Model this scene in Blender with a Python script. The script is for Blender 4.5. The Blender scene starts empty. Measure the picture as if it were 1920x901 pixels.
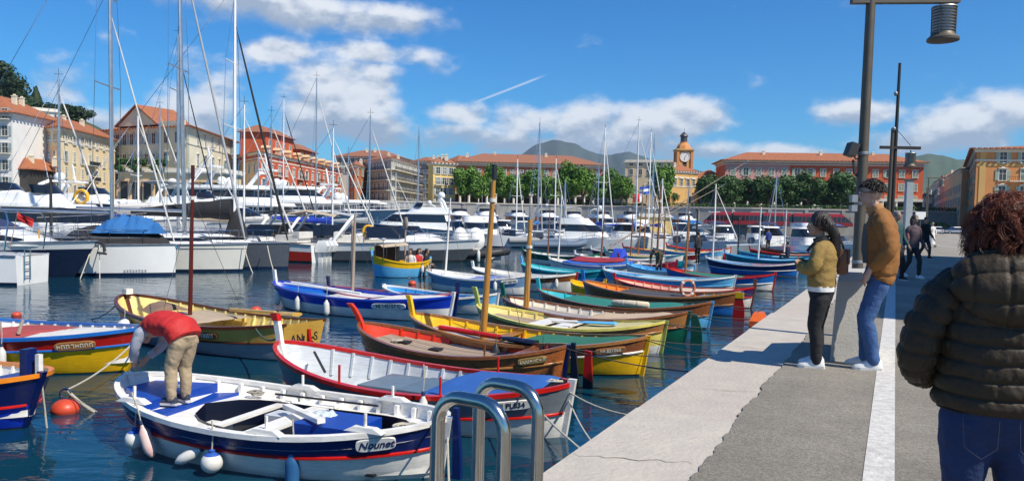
import bpy, bmesh, math, random
from mathutils import Vector, Matrix, noise as mnoise
R = math.radians
rnd = random.Random(11)
sc = bpy.context.scene
col = sc.collection
# ---------------------------------------------------------------- camera
F, CZ, WZ = 1440.0, 1.42, -1.3                   # focal length (pixels of a 1920 wide frame), eye height over the quay, water level
CY, ROLL, PITCH = 480.0, 0.021, math.atan(72.0 / 1440.0)
cam = bpy.data.cameras.new('camera'); camo = bpy.data.objects.new('camera', cam); col.objects.link(camo)
cam.sensor_width = 36; cam.lens = 27.0; cam.clip_start = 0.05; cam.clip_end = 20000
cam.shift_y = (CY - 450.5) / 1920
CM = Matrix.Rotation(R(90) - PITCH, 3, 'X') @ Matrix.Rotation(ROLL, 3, 'Z')
camo.location = (0, 0, CZ); camo.rotation_euler = CM.to_euler()
sc.camera = camo
sc.view_settings.view_transform = 'Standard'; sc.view_settings.look = 'None'
sc.view_settings.exposure = 0.25; sc.view_settings.gamma = 1.0
sc.render.engine = 'CYCLES'
sc.cycles.max_bounces = 6; sc.cycles.transparent_max_bounces = 8; sc.cycles.volume_bounces = 0
sc.cycles.use_denoising = True
# surveying: where a point seen in the photograph stands, given its distance or the level it lies on
def ray(px, py): return CM @ Vector(((px - 960) / F, -(py - CY) / F, -1))
def P(px, py, Y):
    r = ray(px, py); return Vector((0, 0, CZ)) + r * (Y / r.y)
def G(px, py, z=0.0):
    r = ray(px, py); return Vector((0, 0, CZ)) + r * ((z - CZ) / r.z)
def pix(p):
    q = CM.transposed() @ (Vector(p) - Vector((0, 0, CZ))); return (960 - q.x / q.z * F, CY + q.y / q.z * F)
def up_to(px, py, base):
    """point straight above base seen at row py"""
    r = ray(px, py); return CZ + r.z * (base.y / r.y)
# quay: edge point, direction along the edge, normal pointing inland
QE = G(1023.7, 882); QU = (G(1500, 548.8) - QE).normalized(); QN = Vector((QU.y, -QU.x, 0))
def Q(a, n, z=0.0):
    p = QE + QU * a + QN * n; p.z = z; return p

# ---------------------------------------------------------------- sun
SUN = Vector((0.81, -0.585, 0)).normalized(); SEL = R(50)
sdir = Vector((SUN.x * math.cos(SEL), SUN.y * math.cos(SEL), math.sin(SEL)))
sl = bpy.data.lights.new('sun', 'SUN'); sl.energy = 5.0; sl.angle = R(0.5); sl.color = (1.0, 0.925, 0.785)
so = bpy.data.objects.new('sun', sl); col.objects.link(so)
so.rotation_euler = (-sdir).to_track_quat('-Z', 'Y').to_euler()

# ---------------------------------------------------------------- world: physical sky with fair-weather clouds
w = bpy.data.worlds.new("World"); sc.world = w; w.use_nodes = True
nt = w.node_tree; nt.nodes.clear()
def N(tp, **kw):
    n = nt.nodes.new(tp)
    for k, v in kw.items(): setattr(n, k, v)
    return n
def lk(a, b): nt.links.new(a, b)
def val(x, sock):
    if isinstance(x, (int, float)): sock.default_value = x
    else: lk(x, sock)
def M(op, a, b=0.0, c=None, clamp=False):
    n = N('ShaderNodeMath', operation=op); n.use_clamp = clamp
    val(a, n.inputs[0]); val(b, n.inputs[1])
    if c is not None: val(c, n.inputs[2])
    return n.outputs[0]
def mapr(x, a, b, c=0.0, d=1.0):
    n = N('ShaderNodeMapRange'); n.interpolation_type = 'SMOOTHSTEP'
    val(x, n.inputs[0])
    for i, q in enumerate((a, b, c, d)): n.inputs[i + 1].default_value = q
    return n.outputs[0]
def mixc(f, a, b):
    n = N('ShaderNodeMix', data_type='RGBA'); val(f, n.inputs[0])
    for q, s in ((a, n.inputs[6]), (b, n.inputs[7])):
        if isinstance(q, tuple): s.default_value = (*q, 1)
        else: lk(q, s)
    return n.outputs[2]
sky = N('ShaderNodeTexSky', sky_type='NISHITA'); sky.sun_disc = False
sky.sun_elevation = SEL; sky.sun_rotation = math.atan2(SUN.x, SUN.y)
sky.air_density = 1.0; sky.dust_density = 0.15; sky.ozone_density = 3.0; sky.altitude = 200
hs = N('ShaderNodeHueSaturation'); hs.inputs['Saturation'].default_value = 1.3; hs.inputs['Value'].default_value = 1.0
lk(sky.outputs[0], hs.inputs['Color'])
tint = N('ShaderNodeMix', data_type='RGBA', blend_type='MULTIPLY'); tint.inputs[0].default_value = 1.0; lk(hs.outputs[0], tint.inputs[6]); tint.inputs[7].default_value = (.39, .94, 1.24, 1)
tc = N('ShaderNodeTexCoord'); sp = N('ShaderNodeSeparateXYZ'); lk(tc.outputs['Generated'], sp.inputs[0])
X, Yv, Z = sp.outputs
az = M('ARCTAN2', X, Yv); el = M('ARCSINE', Z)
wn = N('ShaderNodeTexNoise'); wn.inputs['Scale'].default_value = 7.0; wn.inputs['Detail'].default_value = 3
lk(tc.outputs['Generated'], wn.inputs['Vector'])
def cloudnoise(dz):
    mp = N('ShaderNodeMapping'); mp.inputs['Location'].default_value = (3.1, 1.7, dz); mp.inputs['Scale'].default_value = (1, 1, 1.7)
    lk(tc.outputs['Generated'], mp.inputs['Vector'])
    n = N('ShaderNodeTexNoise'); n.inputs['Scale'].default_value = 10.0; n.inputs['Detail'].default_value = 7; n.inputs['Roughness'].default_value = 0.54
    lk(mp.outputs[0], n.inputs['Vector'])
    return n.outputs[0]
n0, n1 = cloudnoise(0.0), cloudnoise(0.022)
# each cloud bank by its compass bearing and height in the sky: (azimuth, elevation, half width, half height, weight), radians
def AE(px, py, rx, ry, wt=1.0):
    d = ray(px, py).normalized(); a = math.atan2(d.x, d.y)
    return (a, math.asin(d.z), rx / F * math.cos(a) ** 2, ry / F * math.cos(a), wt)
BANKS = [AE(450, -5, 130, 45, .9), AE(560, 25, 180, 36, .85), AE(710, 40, 105, 34), AE(520, 92, 62, 24), AE(690, 98, 95, 24, .95),
         AE(605, 205, 95, 80, .84), AE(660, 165, 110, 62), AE(690, 245, 120, 45, .9), AE(370, 185, 95, 60), AE(340, 235, 150, 50, .85), AE(125, 175, 85, 38, .9), AE(170, 225, 150, 50, .8),
         AE(870, 212, 70, 24), AE(850, 255, 130, 32, .85), AE(1000, 222, 95, 40), AE(1090, 232, 110, 40), AE(1190, 232, 90, 38), AE(1290, 222, 95, 38),
         AE(1050, 275, 280, 30, .85), AE(1320, 285, 160, 26, .7), AE(1630, 212, 75, 26), AE(1690, 268, 130, 30, .9), AE(1820, 235, 150, 46), AE(1930, 215, 120, 50), AE(1500, 290, 120, 20, .7)]
# the rest of the sky carries the same kind of banks
crng = random.Random(3)
for i in range(14):
    BANKS.append((0.75 + (2 * math.pi - 1.5) * (i + crng.random() * .8) / 14 - (2 * math.pi if i > 6 else 0), crng.uniform(.06, .3), crng.uniform(.08, .17), crng.uniform(.025, .05), 1.0))
bank = None; rel = None
for (a, e, rx, ry, wt) in BANKS:
    a = (a + math.pi) % (2 * math.pi) - math.pi
    dx = M('MULTIPLY', M('SUBTRACT', az, a), 1 / rx); dy = M('MULTIPLY', M('SUBTRACT', el, e), 1 / ry)
    r2 = M('ADD', M('MULTIPLY', dx, dx), M('MULTIPLY', dy, dy))
    g = M('MULTIPLY', M('EXPONENT', M('MULTIPLY', r2, -0.75)), wt)
    gy = M('MULTIPLY', g, dy)
    bank = g if bank is None else M('MAXIMUM', bank, g)
    rel = gy if rel is None else M('ADD', rel, gy)
dens = M('ADD', M('MULTIPLY', bank, 0.62), M('MULTIPLY', M('SUBTRACT', n0, 0.5), 1.5))
cov = mapr(dens, 0.18, 0.54)
lit = M('ADD', M('ADD', M('MULTIPLY', M('SUBTRACT', n0, n1), 4.0), M('MULTIPLY', rel, 0.6)), 0.48)
lit = mapr(lit, 0.1, 1.0)
ccol = mixc(lit, (3.6, 4.3, 5.4), (8.4, 8.6, 8.9))
above = mapr(el, -0.01, 0.02)
# a thin vapour trail, straight in the sky
def trail(p, q, wid):
    a0, e0 = AE(*p, 1, 1)[:2]; a1, e1 = AE(*q, 1, 1)[:2]
    L = math.hypot(a1 - a0, e1 - e0); ux, uy = (a1 - a0) / L, (e1 - e0) / L
    da, de = M('SUBTRACT', az, a0), M('SUBTRACT', el, e0)
    t = M('ADD', M('MULTIPLY', da, ux), M('MULTIPLY', de, uy)); d = M('ABSOLUTE', M('ADD', M('MULTIPLY', da, -uy), M('MULTIPLY', de, ux)))
    k = M('MULTIPLY', mapr(t, 0, L * .25), mapr(t, L * .75, L, 1, 0))
    return M('MULTIPLY', M('MULTIPLY', k, mapr(d, 0, wid, 1, 0)), 0.55)
tr = trail((880, 196), (1030, 138), .0022)
cov = M('MULTIPLY', M('MULTIPLY', cov, 0.93), above)
c1 = mixc(cov, tint.outputs[2], ccol)
c2 = mixc(tr, c1, (8.0, 8.4, 9.0))
bg = N('ShaderNodeBackground'); bg.inputs['Strength'].default_value = 0.095; lk(c2, bg.inputs['Color'])
wo = N('ShaderNodeOutputWorld'); lk(bg.outputs[0], wo.inputs[0])

# ---------------------------------------------------------------- materials
def lin(h):
    h = h.lstrip('#'); o = []
    for i in (0, 2, 4):
        c = int(h[i:i + 2], 16) / 255
        o.append(c / 12.92 if c <= .04045 else ((c + .055) / 1.055) ** 2.4)
    return tuple(o)
MATS = {}
def mat(name, c, rough=.5, metal=0., var=.12, vs=6., bump=0., bs=40., spec=.5, coat=0., stretch=None, emit=None, c2=None, sheen=0.):
    """one real-world surface: colour with fine mottling and relief"""
    if name in MATS: return MATS[name]
    if isinstance(c, str): c = lin(c)
    m = bpy.data.materials.new(name); m.use_nodes = True; t = m.node_tree; b = t.nodes['Principled BSDF']
    b.inputs['Roughness'].default_value = rough; b.inputs['Metallic'].default_value = metal
    b.inputs['Specular IOR Level'].default_value = spec; b.inputs['Coat Weight'].default_value = coat
    b.inputs['Base Color'].default_value = (*c, 1)
    if sheen: b.inputs['Sheen Weight'].default_value = sheen
    if emit: b.inputs['Emission Color'].default_value = (*emit[:3], 1); b.inputs['Emission Strength'].default_value = emit[3]
    x = t.nodes.new('ShaderNodeTexCoord'); src = x.outputs['Object']
    if stretch:
        mp = t.nodes.new('ShaderNodeMapping'); mp.inputs['Scale'].default_value = stretch
        t.links.new(src, mp.inputs['Vector']); src = mp.outputs[0]
    if var or c2:
        n = t.nodes.new('ShaderNodeTexNoise'); n.inputs['Scale'].default_value = vs; n.inputs['Detail'].default_value = 6; n.inputs['Roughness'].default_value = .62
        t.links.new(src, n.inputs['Vector'])
        rp = t.nodes.new('ShaderNodeValToRGB'); e = rp.color_ramp.elements
        e[0].position = .3; e[1].position = .7
        if c2 is None:
            e[0].color = (*[q * (1 - var) for q in c], 1); e[1].color = (*[min(1, q * (1 + var)) for q in c], 1)
        else:
            e[0].color = (*(lin(c2) if isinstance(c2, str) else c2), 1); e[1].color = (*c, 1)
        t.links.new(n.outputs[0], rp.inputs[0]); t.links.new(rp.outputs[0], b.inputs['Base Color'])
        rr = t.nodes.new('ShaderNodeMapRange'); rr.inputs[3].default_value = max(0.02, rough - .08); rr.inputs[4].default_value = min(1, rough + .1)
        t.links.new(n.outputs[0], rr.inputs[0]); t.links.new(rr.outputs[0], b.inputs['Roughness'])
    if bump:
        n2 = t.nodes.new('ShaderNodeTexNoise'); n2.inputs['Scale'].default_value = bs; n2.inputs['Detail'].default_value = 5
        t.links.new(src, n2.inputs['Vector'])
        bp = t.nodes.new('ShaderNodeBump'); bp.inputs['Strength'].default_value = bump; bp.inputs['Distance'].default_value = .02
        t.links.new(n2.outputs[0], bp.inputs['Height']); t.links.new(bp.outputs[0], b.inputs['Normal'])
    MATS[name] = m
    return m
def paint(h, name=None, rough=.32):
    m = mat(name or 'paint_' + h.lstrip('#'), h, rough, var=.13, vs=2.6, bump=.10, bs=14, coat=.12)
    if 'worn' not in m:
        # brushed paint: faint streaks along the planks and scuffs
        m['worn'] = 1; t = m.node_tree; b = t.nodes['Principled BSDF']; src = b.inputs['Base Color'].links[0].from_socket
        x = t.nodes.new('ShaderNodeTexCoord'); mp = t.nodes.new('ShaderNodeMapping'); mp.inputs['Scale'].default_value = (1.2, 1.2, 16)
        n = t.nodes.new('ShaderNodeTexNoise'); n.inputs['Scale'].default_value = 3.2; n.inputs['Detail'].default_value = 7; n.inputs['Roughness'].default_value = .7
        t.links.new(x.outputs['Object'], mp.inputs['Vector']); t.links.new(mp.outputs[0], n.inputs['Vector'])
        rp = t.nodes.new('ShaderNodeValToRGB'); e = rp.color_ramp.elements; e[0].position = .28; e[1].position = .52; e[0].color = (.68, .66, .62, 1); e[1].color = (1, 1, 1, 1)
        t.links.new(n.outputs[0], rp.inputs[0]); mx = t.nodes.new('ShaderNodeMix'); mx.data_type = 'RGBA'; mx.blend_type = 'MULTIPLY'; mx.inputs[0].default_value = .8
        t.links.new(src, mx.inputs[6]); t.links.new(rp.outputs[0], mx.inputs[7]); t.links.new(mx.outputs[2], b.inputs['Base Color'])
    return m

# ---------------------------------------------------------------- mesh helpers
class MB:
    def __init__(s): s.v = []; s.f = []; s.m = []
    def vs(s, pts):
        k = len(s.v); s.v.extend([tuple(p) for p in pts]); return list(range(k, k + len(pts)))
    def face(s, pts, mi=0):
        s.f.append(tuple(s.vs(pts))); s.m.append(mi)
    def ring_faces(s, A, B, mi=0, closed=True):
        n = len(A)
        for i in range(n if closed else n - 1):
            j = (i + 1) % n
            s.f.append((A[i], A[j], B[j], B[i])); s.m.append(mi)
    def cap(s, A, mi=0, flip=False):
        s.f.append(tuple(reversed(A)) if flip else tuple(A)); s.m.append(mi)
    def box(s, c, d, mi=0, rz=0., mtx=None, taper=1.0):
        c = Vector(c); x, y, z = d[0] / 2, d[1] / 2, d[2] / 2
        P8 = [Vector((a * x * (taper if q > 0 else 1), b * y * (taper if q > 0 else 1), q * z)) for q in (-1, 1) for a, b in ((-1, -1), (1, -1), (1, 1), (-1, 1))]
        if mtx is not None: P8 = [mtx @ p for p in P8]
        elif rz:
            r = Matrix.Rotation(rz, 3, 'Z'); P8 = [r @ p for p in P8]
        k = s.vs([c + p for p in P8])
        for q in ((3, 2, 1, 0), (4, 5, 6, 7), (0, 1, 5, 4), (1, 2, 6, 5), (2, 3, 7, 6), (3, 0, 4, 7)):
            s.f.append(tuple(k[i] for i in q)); s.m.append(mi)
    def tube(s, pts, r, n=8, mi=0, cap=True, closed=False, flat=1.0, up=None):
        pts = [Vector(p) for p in pts]; m = len(pts)
        rs = r if isinstance(r, (list, tuple)) else [r] * m
        rings = []; ref = Vector(up) if up else None
        for i, p in enumerate(pts):
            if closed: t = pts[(i + 1) % m] - pts[i - 1]
            else: t = pts[min(i + 1, m - 1)] - pts[max(i - 1, 0)]
            if t.length < 1e-9: t = Vector((0, 0, 1))
            t.normalize()
            if ref is None or abs(ref.dot(t)) > .98: ref = Vector((0, 0, 1)) if abs(t.z) < .9 else Vector((1, 0, 0))
            a = (ref - t * ref.dot(t)).normalized(); b = t.cross(a)
            if up is None: ref = a
            rings.append(s.vs([p + (a * math.cos(2 * math.pi * j / n) * flat + b * math.sin(2 * math.pi * j / n)) * rs[i] for j in range(n)]))
        for i in range(m - 1): s.ring_faces(rings[i], rings[i + 1], mi)
        if closed: s.ring_faces(rings[-1], rings[0], mi)
        elif cap: s.cap(rings[0], mi, True); s.cap(rings[-1], mi)
    def lathe(s, prof, n=16, c=(0, 0, 0), mi=0, mtx=None, sx=1., sy=1.):
        c = Vector(c); rings = []
        for r, z in prof:
            q = [Vector((r * sx * math.cos(2 * math.pi * j / n), r * sy * math.sin(2 * math.pi * j / n), z)) for j in range(n)]
            if mtx is not None: q = [mtx @ p for p in q]
            rings.append(s.vs([c + p for p in q]))
        ms = mi if isinstance(mi, (list, tuple)) else [mi] * (len(prof) - 1)
        for i in range(len(rings) - 1): s.ring_faces(rings[i], rings[i + 1], ms[i])
        s.cap(rings[0], ms[0], True); s.cap(rings[-1], ms[-1])
    def loft(s, rings, mis=0, cap0=True, cap1=True):
        k = [s.vs(r) for r in rings]
        ms = mis if isinstance(mis, (list, tuple)) else [mis] * (len(k) - 1)
        for i in range(len(k) - 1): s.ring_faces(k[i], k[i + 1], ms[i])
        if cap0: s.cap(k[0], ms[0], True)
        if cap1: s.cap(k[-1], ms[-1])
    def grid(s, rows, mi=0, skip=None):
        k = [s.vs(r) for r in rings_(rows)]
        for i in range(len(k) - 1):
            for j in range(len(k[0]) - 1):
                if skip and skip(i, j): continue
                q = mi(i, j) if callable(mi) else mi
                s.f.append((k[i][j], k[i][j + 1], k[i + 1][j + 1], k[i + 1][j])); s.m.append(q)
    def mesh(s, name, mats, smooth=None, fix=True):
        me = bpy.data.meshes.new(name); me.from_pydata(s.v, [], s.f)
        for m in (mats if isinstance(mats, (list, tuple)) else [mats]): me.materials.append(m)
        me.polygons.foreach_set('material_index', s.m)
        if fix:
            bm = bmesh.new(); bm.from_mesh(me)
            bmesh.ops.remove_doubles(bm, verts=bm.verts, dist=1e-5)
            bmesh.ops.recalc_face_normals(bm, faces=bm.faces); bm.to_mesh(me); bm.free()
        if smooth is not None:
            me.shade_smooth(); me.set_sharp_from_angle(angle=R(smooth))
        me.update(); return me
    def build(s, name, mats, parent=None, smooth=None, loc=None, rz=0., fix=True):
        if isinstance(smooth, (tuple, Vector)): smooth, loc, rz = None, smooth, (loc or 0.)
        return put(name, s.mesh(name, mats, smooth, fix), parent, loc, rz)
def rings_(r): return r
def put(name, me, parent=None, loc=None, rz=0.):
    o = bpy.data.objects.new(name, me); col.objects.link(o)
    if parent is not None: o.parent = parent
    if loc is not None: o.location = loc
    if rz: o.rotation_euler = (0, 0, rz)
    return o
def tag(o, label=None, cat=None, group=None, kind=None):
    for k, v in (('label', label), ('category', cat), ('group', group), ('kind', kind)):
        if v: o[k] = v
    return o
def thing(name, label, cat, loc=(0, 0, 0), rz=0., group=None):
    o = bpy.data.objects.new(name, None); col.objects.link(o); o.location = loc; o.rotation_euler = (0, 0, rz)
    o.empty_display_size = .2
    return tag(o, label, cat, group)
def struct(name, mb, mats, smooth=None): return tag(mb.build(name, mats, None, smooth), kind='structure')
def copy_tree(o, parent=None):
    c = o.copy(); col.objects.link(c); c.parent = parent
    for ch in o.children: copy_tree(ch, c)
    return c
def again(o, label, loc, rz=None, scale=None):
    c = copy_tree(o); c['label'] = label; c.location = loc
    if rz is not None: c.rotation_euler = (0, 0, rz)
    if scale is not None: c.scale = scale if isinstance(scale, tuple) else (scale,) * 3
    return c
def lettering(txt, size, material, parent, loc, rot, name='lettering', shear=0., sx=1.0, depth=.002):
    cu = bpy.data.curves.new('lettering', 'FONT'); cu.body = txt; cu.size = size; cu.shear = shear; cu.extrude = depth; cu.offset = .02 * size
    cu.align_x = 'CENTER'; cu.align_y = 'CENTER'
    t = bpy.data.objects.new('tmp_text', cu); col.objects.link(t)
    dg = bpy.context.evaluated_depsgraph_get(); dg.update()
    me = bpy.data.meshes.new_from_object(t.evaluated_get(dg)); me.name = 'lettering'
    bpy.data.objects.remove(t); bpy.data.curves.remove(cu)
    me.materials.clear(); me.materials.append(material)
    o = put(name, me, parent, loc); o.rotation_euler = rot; o.scale = (sx, 1, 1)
    return o
def lerp(a, b, t): return a + (b - a) * t
def sm(t): t = max(0., min(1., t)); return t * t * (3 - 2 * t)
# ================================================================ THE SETTING
m_asph = mat('asphalt', (.325, .292, .245), .9, var=.16, vs=1.3, bump=.9, bs=170)
def asphalt_grain():
    t = m_asph.node_tree; b = t.nodes['Principled BSDF']; src = b.inputs['Base Color'].links[0].from_socket
    x = t.nodes.new('ShaderNodeTexCoord'); n = t.nodes.new('ShaderNodeTexVoronoi'); n.inputs['Scale'].default_value = 85
    t.links.new(x.outputs['Object'], n.inputs['Vector'])
    rp = t.nodes.new('ShaderNodeValToRGB'); rp.color_ramp.elements[0].color = (.62, .62, .62, 1); rp.color_ramp.elements[1].color = (1.3, 1.3, 1.27, 1)
    t.links.new(n.outputs['Color'], rp.inputs[0])
    mx = t.nodes.new('ShaderNodeMix'); mx.data_type = 'RGBA'; mx.blend_type = 'MULTIPLY'; mx.inputs[0].default_value = 1
    t.links.new(src, mx.inputs[6]); t.links.new(rp.outputs[0], mx.inputs[7])
    n = t.nodes.new('ShaderNodeTexNoise'); n.inputs['Scale'].default_value = .45; n.inputs['Detail'].default_value = 5; t.links.new(x.outputs['Object'], n.inputs['Vector'])
    rq = t.nodes.new('ShaderNodeValToRGB'); rq.color_ramp.elements[0].position = .3; rq.color_ramp.elements[1].position = .62; rq.color_ramp.elements[0].color = (.78, .78, .78, 1); rq.color_ramp.elements[1].color = (1.06, 1.06, 1.06, 1)
    t.links.new(n.outputs[0], rq.inputs[0]); m2 = t.nodes.new('ShaderNodeMix'); m2.data_type = 'RGBA'; m2.blend_type = 'MULTIPLY'; m2.inputs[0].default_value = 1
    t.links.new(mx.outputs[2], m2.inputs[6]); t.links.new(rq.outputs[0], m2.inputs[7]); t.links.new(m2.outputs[2], b.inputs['Base Color'])
asphalt_grain()
m_stone = mat('pale_stone', (.52, .47, .40), .75, var=.14, vs=3.6, bump=.45, bs=26, c2=(.43, .39, .345))
m_stone_b = mat('pale_stone_warm', (.49, .438, .37), .75, var=.14, vs=4.1, bump=.45, bs=30, c2=(.42, .375, .33))
m_stone_c = mat('pale_stone_grey', (.49, .45, .385), .78, var=.14, vs=2.6, bump=.45, bs=22, c2=(.41, .38, .335))
m_wline = mat('road_paint', (.70, .68, .64), .7, var=.2, vs=20, bump=.4, bs=60, c2=(.43, .415, .39))
m_conc = mat('concrete', (.52, .50, .46), .85, var=.12, vs=3, bump=.25, bs=45, c2=(.42, .40, .37))
m_dkstone = mat('wet_quay_stone', (.12, .11, .095), .7, var=.3, vs=2, bump=.5, bs=12)
m_land = mat('town_ground', (.27, .26, .245), .95, var=.2, vs=.2)
m_wallst = mat('embankment_stone', (.36, .345, .32), .9, var=.2, vs=.6, bump=.3, bs=4, c2=(.25, .24, .225))

# ---- water
def make_water():
    m = bpy.data.materials.new('harbour_water'); m.use_nodes = True; t = m.node_tree; b = t.nodes['Principled BSDF']
    b.inputs['Base Color'].default_value = (.004, .034, .062, 1); b.inputs['Roughness'].default_value = .035; b.inputs['IOR'].default_value = 1.333
    x = t.nodes.new('ShaderNodeTexCoord')
    def wave(sx, sy, rot, sc_, det, dist):
        mp = t.nodes.new('ShaderNodeMapping'); mp.inputs['Scale'].default_value = (sx, sy, 1); mp.inputs['Rotation'].default_value = (0, 0, rot)
        t.links.new(x.outputs['Object'], mp.inputs['Vector'])
        n = t.nodes.new('ShaderNodeTexNoise'); n.inputs['Scale'].default_value = sc_; n.inputs['Detail'].default_value = det; n.inputs['Distortion'].default_value = dist
        t.links.new(mp.outputs[0], n.inputs['Vector']); return n.outputs[0]
    a = wave(.45, 1.0, R(12), 2.2, 3, .6); c = wave(.7, 1.0, R(-24), 6.5, 3, .3); d = wave(.3, .45, R(5), .55, 2, .4)
    def mth(op, p, q):
        n = t.nodes.new('ShaderNodeMath'); n.operation = op
        for i, s in enumerate((p, q)):
            if isinstance(s, float): n.inputs[i].default_value = s
            else: t.links.new(s, n.inputs[i])
        return n.outputs[0]
    h = mth('ADD', mth('ADD', mth('MULTIPLY', a, .021), mth('MULTIPLY', c, .0048)), mth('MULTIPLY', d, .055))
    bp = t.nodes.new('ShaderNodeBump'); bp.inputs['Strength'].default_value = 1.0; bp.inputs['Distance'].default_value = 1.0
    t.links.new(h, bp.inputs['Height']); t.links.new(bp.outputs[0], b.inputs['Normal'])
    # drifting patches of greener and bluer water
    cn = wave(.2, .3, 0, 1.0, 2, .2); rp = t.nodes.new('ShaderNodeValToRGB')
    rp.color_ramp.elements[0].position = .35; rp.color_ramp.elements[1].position = .65
    rp.color_ramp.elements[0].color = (.003, .030, .068, 1); rp.color_ramp.elements[1].color = (.004, .042, .066, 1)
    t.links.new(cn, rp.inputs[0]); t.links.new(rp.outputs[0], b.inputs['Base Color'])
    return m
mb = MB(); mb.face([(-3000, -600, WZ), (3000, -600, WZ), (3000, 500, WZ), (-3000, 500, WZ)])
struct('water', mb, make_water())
mb = MB(); mb.face([(-9000, -4000, -6), (9000, -4000, -6), (9000, 12000, -6), (-9000, 12000, -6)])
struct('sea_bed', mb, m_dkstone)

# ---- the quay we stand on: body, coping stones, asphalt with a ragged edge, painted line
A0, A1 = -30.0, 216.0
def qprism(mb, pts, z0, z1, mi=0):
    mb.loft([[Q(a, n, z0) for a, n in pts], [Q(a, n, z1) for a, n in pts]], mi)
mb = MB(); qprism(mb, [(A0, .03), (A1, .03), (A1, 260), (A0, 260)], -6, -.02)
quay = struct('quay', mb, m_dkstone)
a = -7.0; crn = random.Random(5); stone_mats = [m_stone, m_stone_b, m_stone_c]
while a < 70:
    L = crn.uniform(2.0, 3.4); g = .003; dz = crn.uniform(-.004, .003); e = crn.uniform(-.012, .012)
    mb = MB()
    q0, q1 = (a + g, e), (a + L - g, e + crn.uniform(-.005, .005))
    c = .012
    b0 = [Q(q0[0], q0[1], -.32), Q(q1[0], q1[1], -.32), Q(q1[0], .84, -.32), Q(q0[0], .84, -.32)]
    b1 = [Q(q0[0], q0[1], -c + dz), Q(q1[0], q1[1], -c + dz), Q(q1[0], .84, -c + dz), Q(q0[0], .84, -c + dz)]
    b2 = [Q(q0[0] + .008, q0[1] + c, dz), Q(q1[0] - .008, q1[1] + c, dz), Q(q1[0] - .008, .835, dz), Q(q0[0] + .008, .835, dz)]
    mb.loft([b0, b1, b2]); mb.build('coping_stone', crn.choice(stone_mats), quay)
    a += L
mb = MB(); qprism(mb, [(a, 0), (A1, 0), (A1, .84), (a, .84)], -.32, 0); mb.build('coping', m_stone, quay)
edge = []
k = A0
while k < 26:
    n = .735 + .055 * (mnoise.fractal(Vector((k * .8, 3.3, 0)), .9, 2.2, 4)) + .022 * mnoise.noise(Vector((k * 11, 7.7, 0)))
    edge.append((k, n)); k += .05 if -1 < k < 14 else .4
edge += [(60, .735), (A1, .735)]
mb = MB()
for i in range(len(edge) - 1):
    (a0, n0_), (a1, n1_) = edge[i], edge[i + 1]
    mb.face([Q(a0, n0_, -.01), Q(a1, n1_, -.01), Q(a1, n1_ + .01, .012), Q(a0, n0_ + .01, .012)])
    mb.face([Q(a0, n0_ + .01, .012), Q(a1, n1_ + .01, .012), Q(a1, 260, .012), Q(a0, 260, .012)])
struct('quay_pavement', mb, m_asph)
mb = MB()
for i in range(60):
    a0 = -6 + i * 1.6
    mb.face([Q(a0, 1.60, .017), Q(a0 + 1.6, 1.60, .017), Q(a0 + 1.6, 1.76, .017), Q(a0, 1.76, .017)])
# bay lines of the car park further along, and the dashed lane marks
for a0, n0_, a1, n1_, wd in ((52, 6.2, 70, 3.6, .16), (64, 2.4, 64.25, 6.0, .25), (80, 8, 92, 6.4, .18), (100, 9, 112, 7.6, .18), (120, 10.4, 140, 9, .2), (47.0, 1.9, 47.3, 5.5, .3)):
    mb.face([Q(a0, n0_, .017), Q(a1, n1_, .017), Q(a1, n1_ + wd, .017), Q(a0, n0_ + wd, .017)])
struct('painted_line', mb, m_wline)

# hairline cracks across the coping
m_crack = mat('crack_dirt', (.16, .14, .12), .9)
for i, (a0, n0_, a1, n1_) in enumerate(((.35, .02, .55, .70), (-.35, .05, .15, .66), (2.6, .25, 2.75, .72), (5.1, .02, 5.0, .60), (7.9, .10, 8.2, .70), (-.9, .2, -.55, .7))):
    rc_ = random.Random(i); mb = MB(); pts = []
    for k in range(15): t = k / 14; pts.append((lerp(a0, a1, t) + rc_.gauss(0, .022), lerp(n0_, n1_, t), .0035 * (1 - abs(2 * t - 1)) + .0015))
    for (p_, q_) in zip(pts, pts[1:]): mb.face([Q(p_[0] - p_[2], p_[1], .0055), Q(p_[0] + p_[2], p_[1], .0055), Q(q_[0] + q_[2], q_[1], .0055), Q(q_[0] - q_[2], q_[1], .0055)])
    mb.build('crack', m_crack, quay)
# ---- far quay, embankment and the ground of the town
def prism(mb, pts, z0, z1, mi=0): mb.loft([[(x, y, z0) for x, y in pts], [(x, y, z1) for x, y in pts]], mi)
mb = MB(); prism(mb, [(-46, 196), (88, 196), (88, 240), (-46, 240)], -6, .75); struct('far_quay', mb, m_wallst)
mb = MB(); prism(mb, [(-900, 40), (-160, 95), (-62, 150), (-46, 196), (-46, 260), (-900, 260)], -6, .9); struct('port_quay', mb, m_land)
mb = MB(); prism(mb, [(-48, 214.6), (20, 223.6), (64, 207.6), (140, 200.6), (600, 190), (3000, 400), (3000, 9000), (-3000, 9000), (-3000, 262), (-48, 262)], -6, 5.0); struct('ground', mb, m_land)
wall_line = [(-48, 213.6), (20, 222.6), (64, 206.6), (140, 199.6), (600, 189)]
emb = thing('embankment_wall', 'long grey stone embankment wall behind the harbour below the street', 'wall', (0, 0, 0))
mb = MB()
for (x0, y0), (x1, y1) in zip(wall_line, wall_line[1:]):
    mb.loft([[(x0, y0, .6), (x1, y1, .6), (x1, y1 + 1.2, .6), (x0, y0 + 1.2, .6)], [(x0, y0, 5.15), (x1, y1, 5.15), (x1, y1 + 1.2, 5.15), (x0, y0 + 1.2, 5.15)]])
mb.build('wall', m_wallst, emb)
mb = MB()
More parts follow.
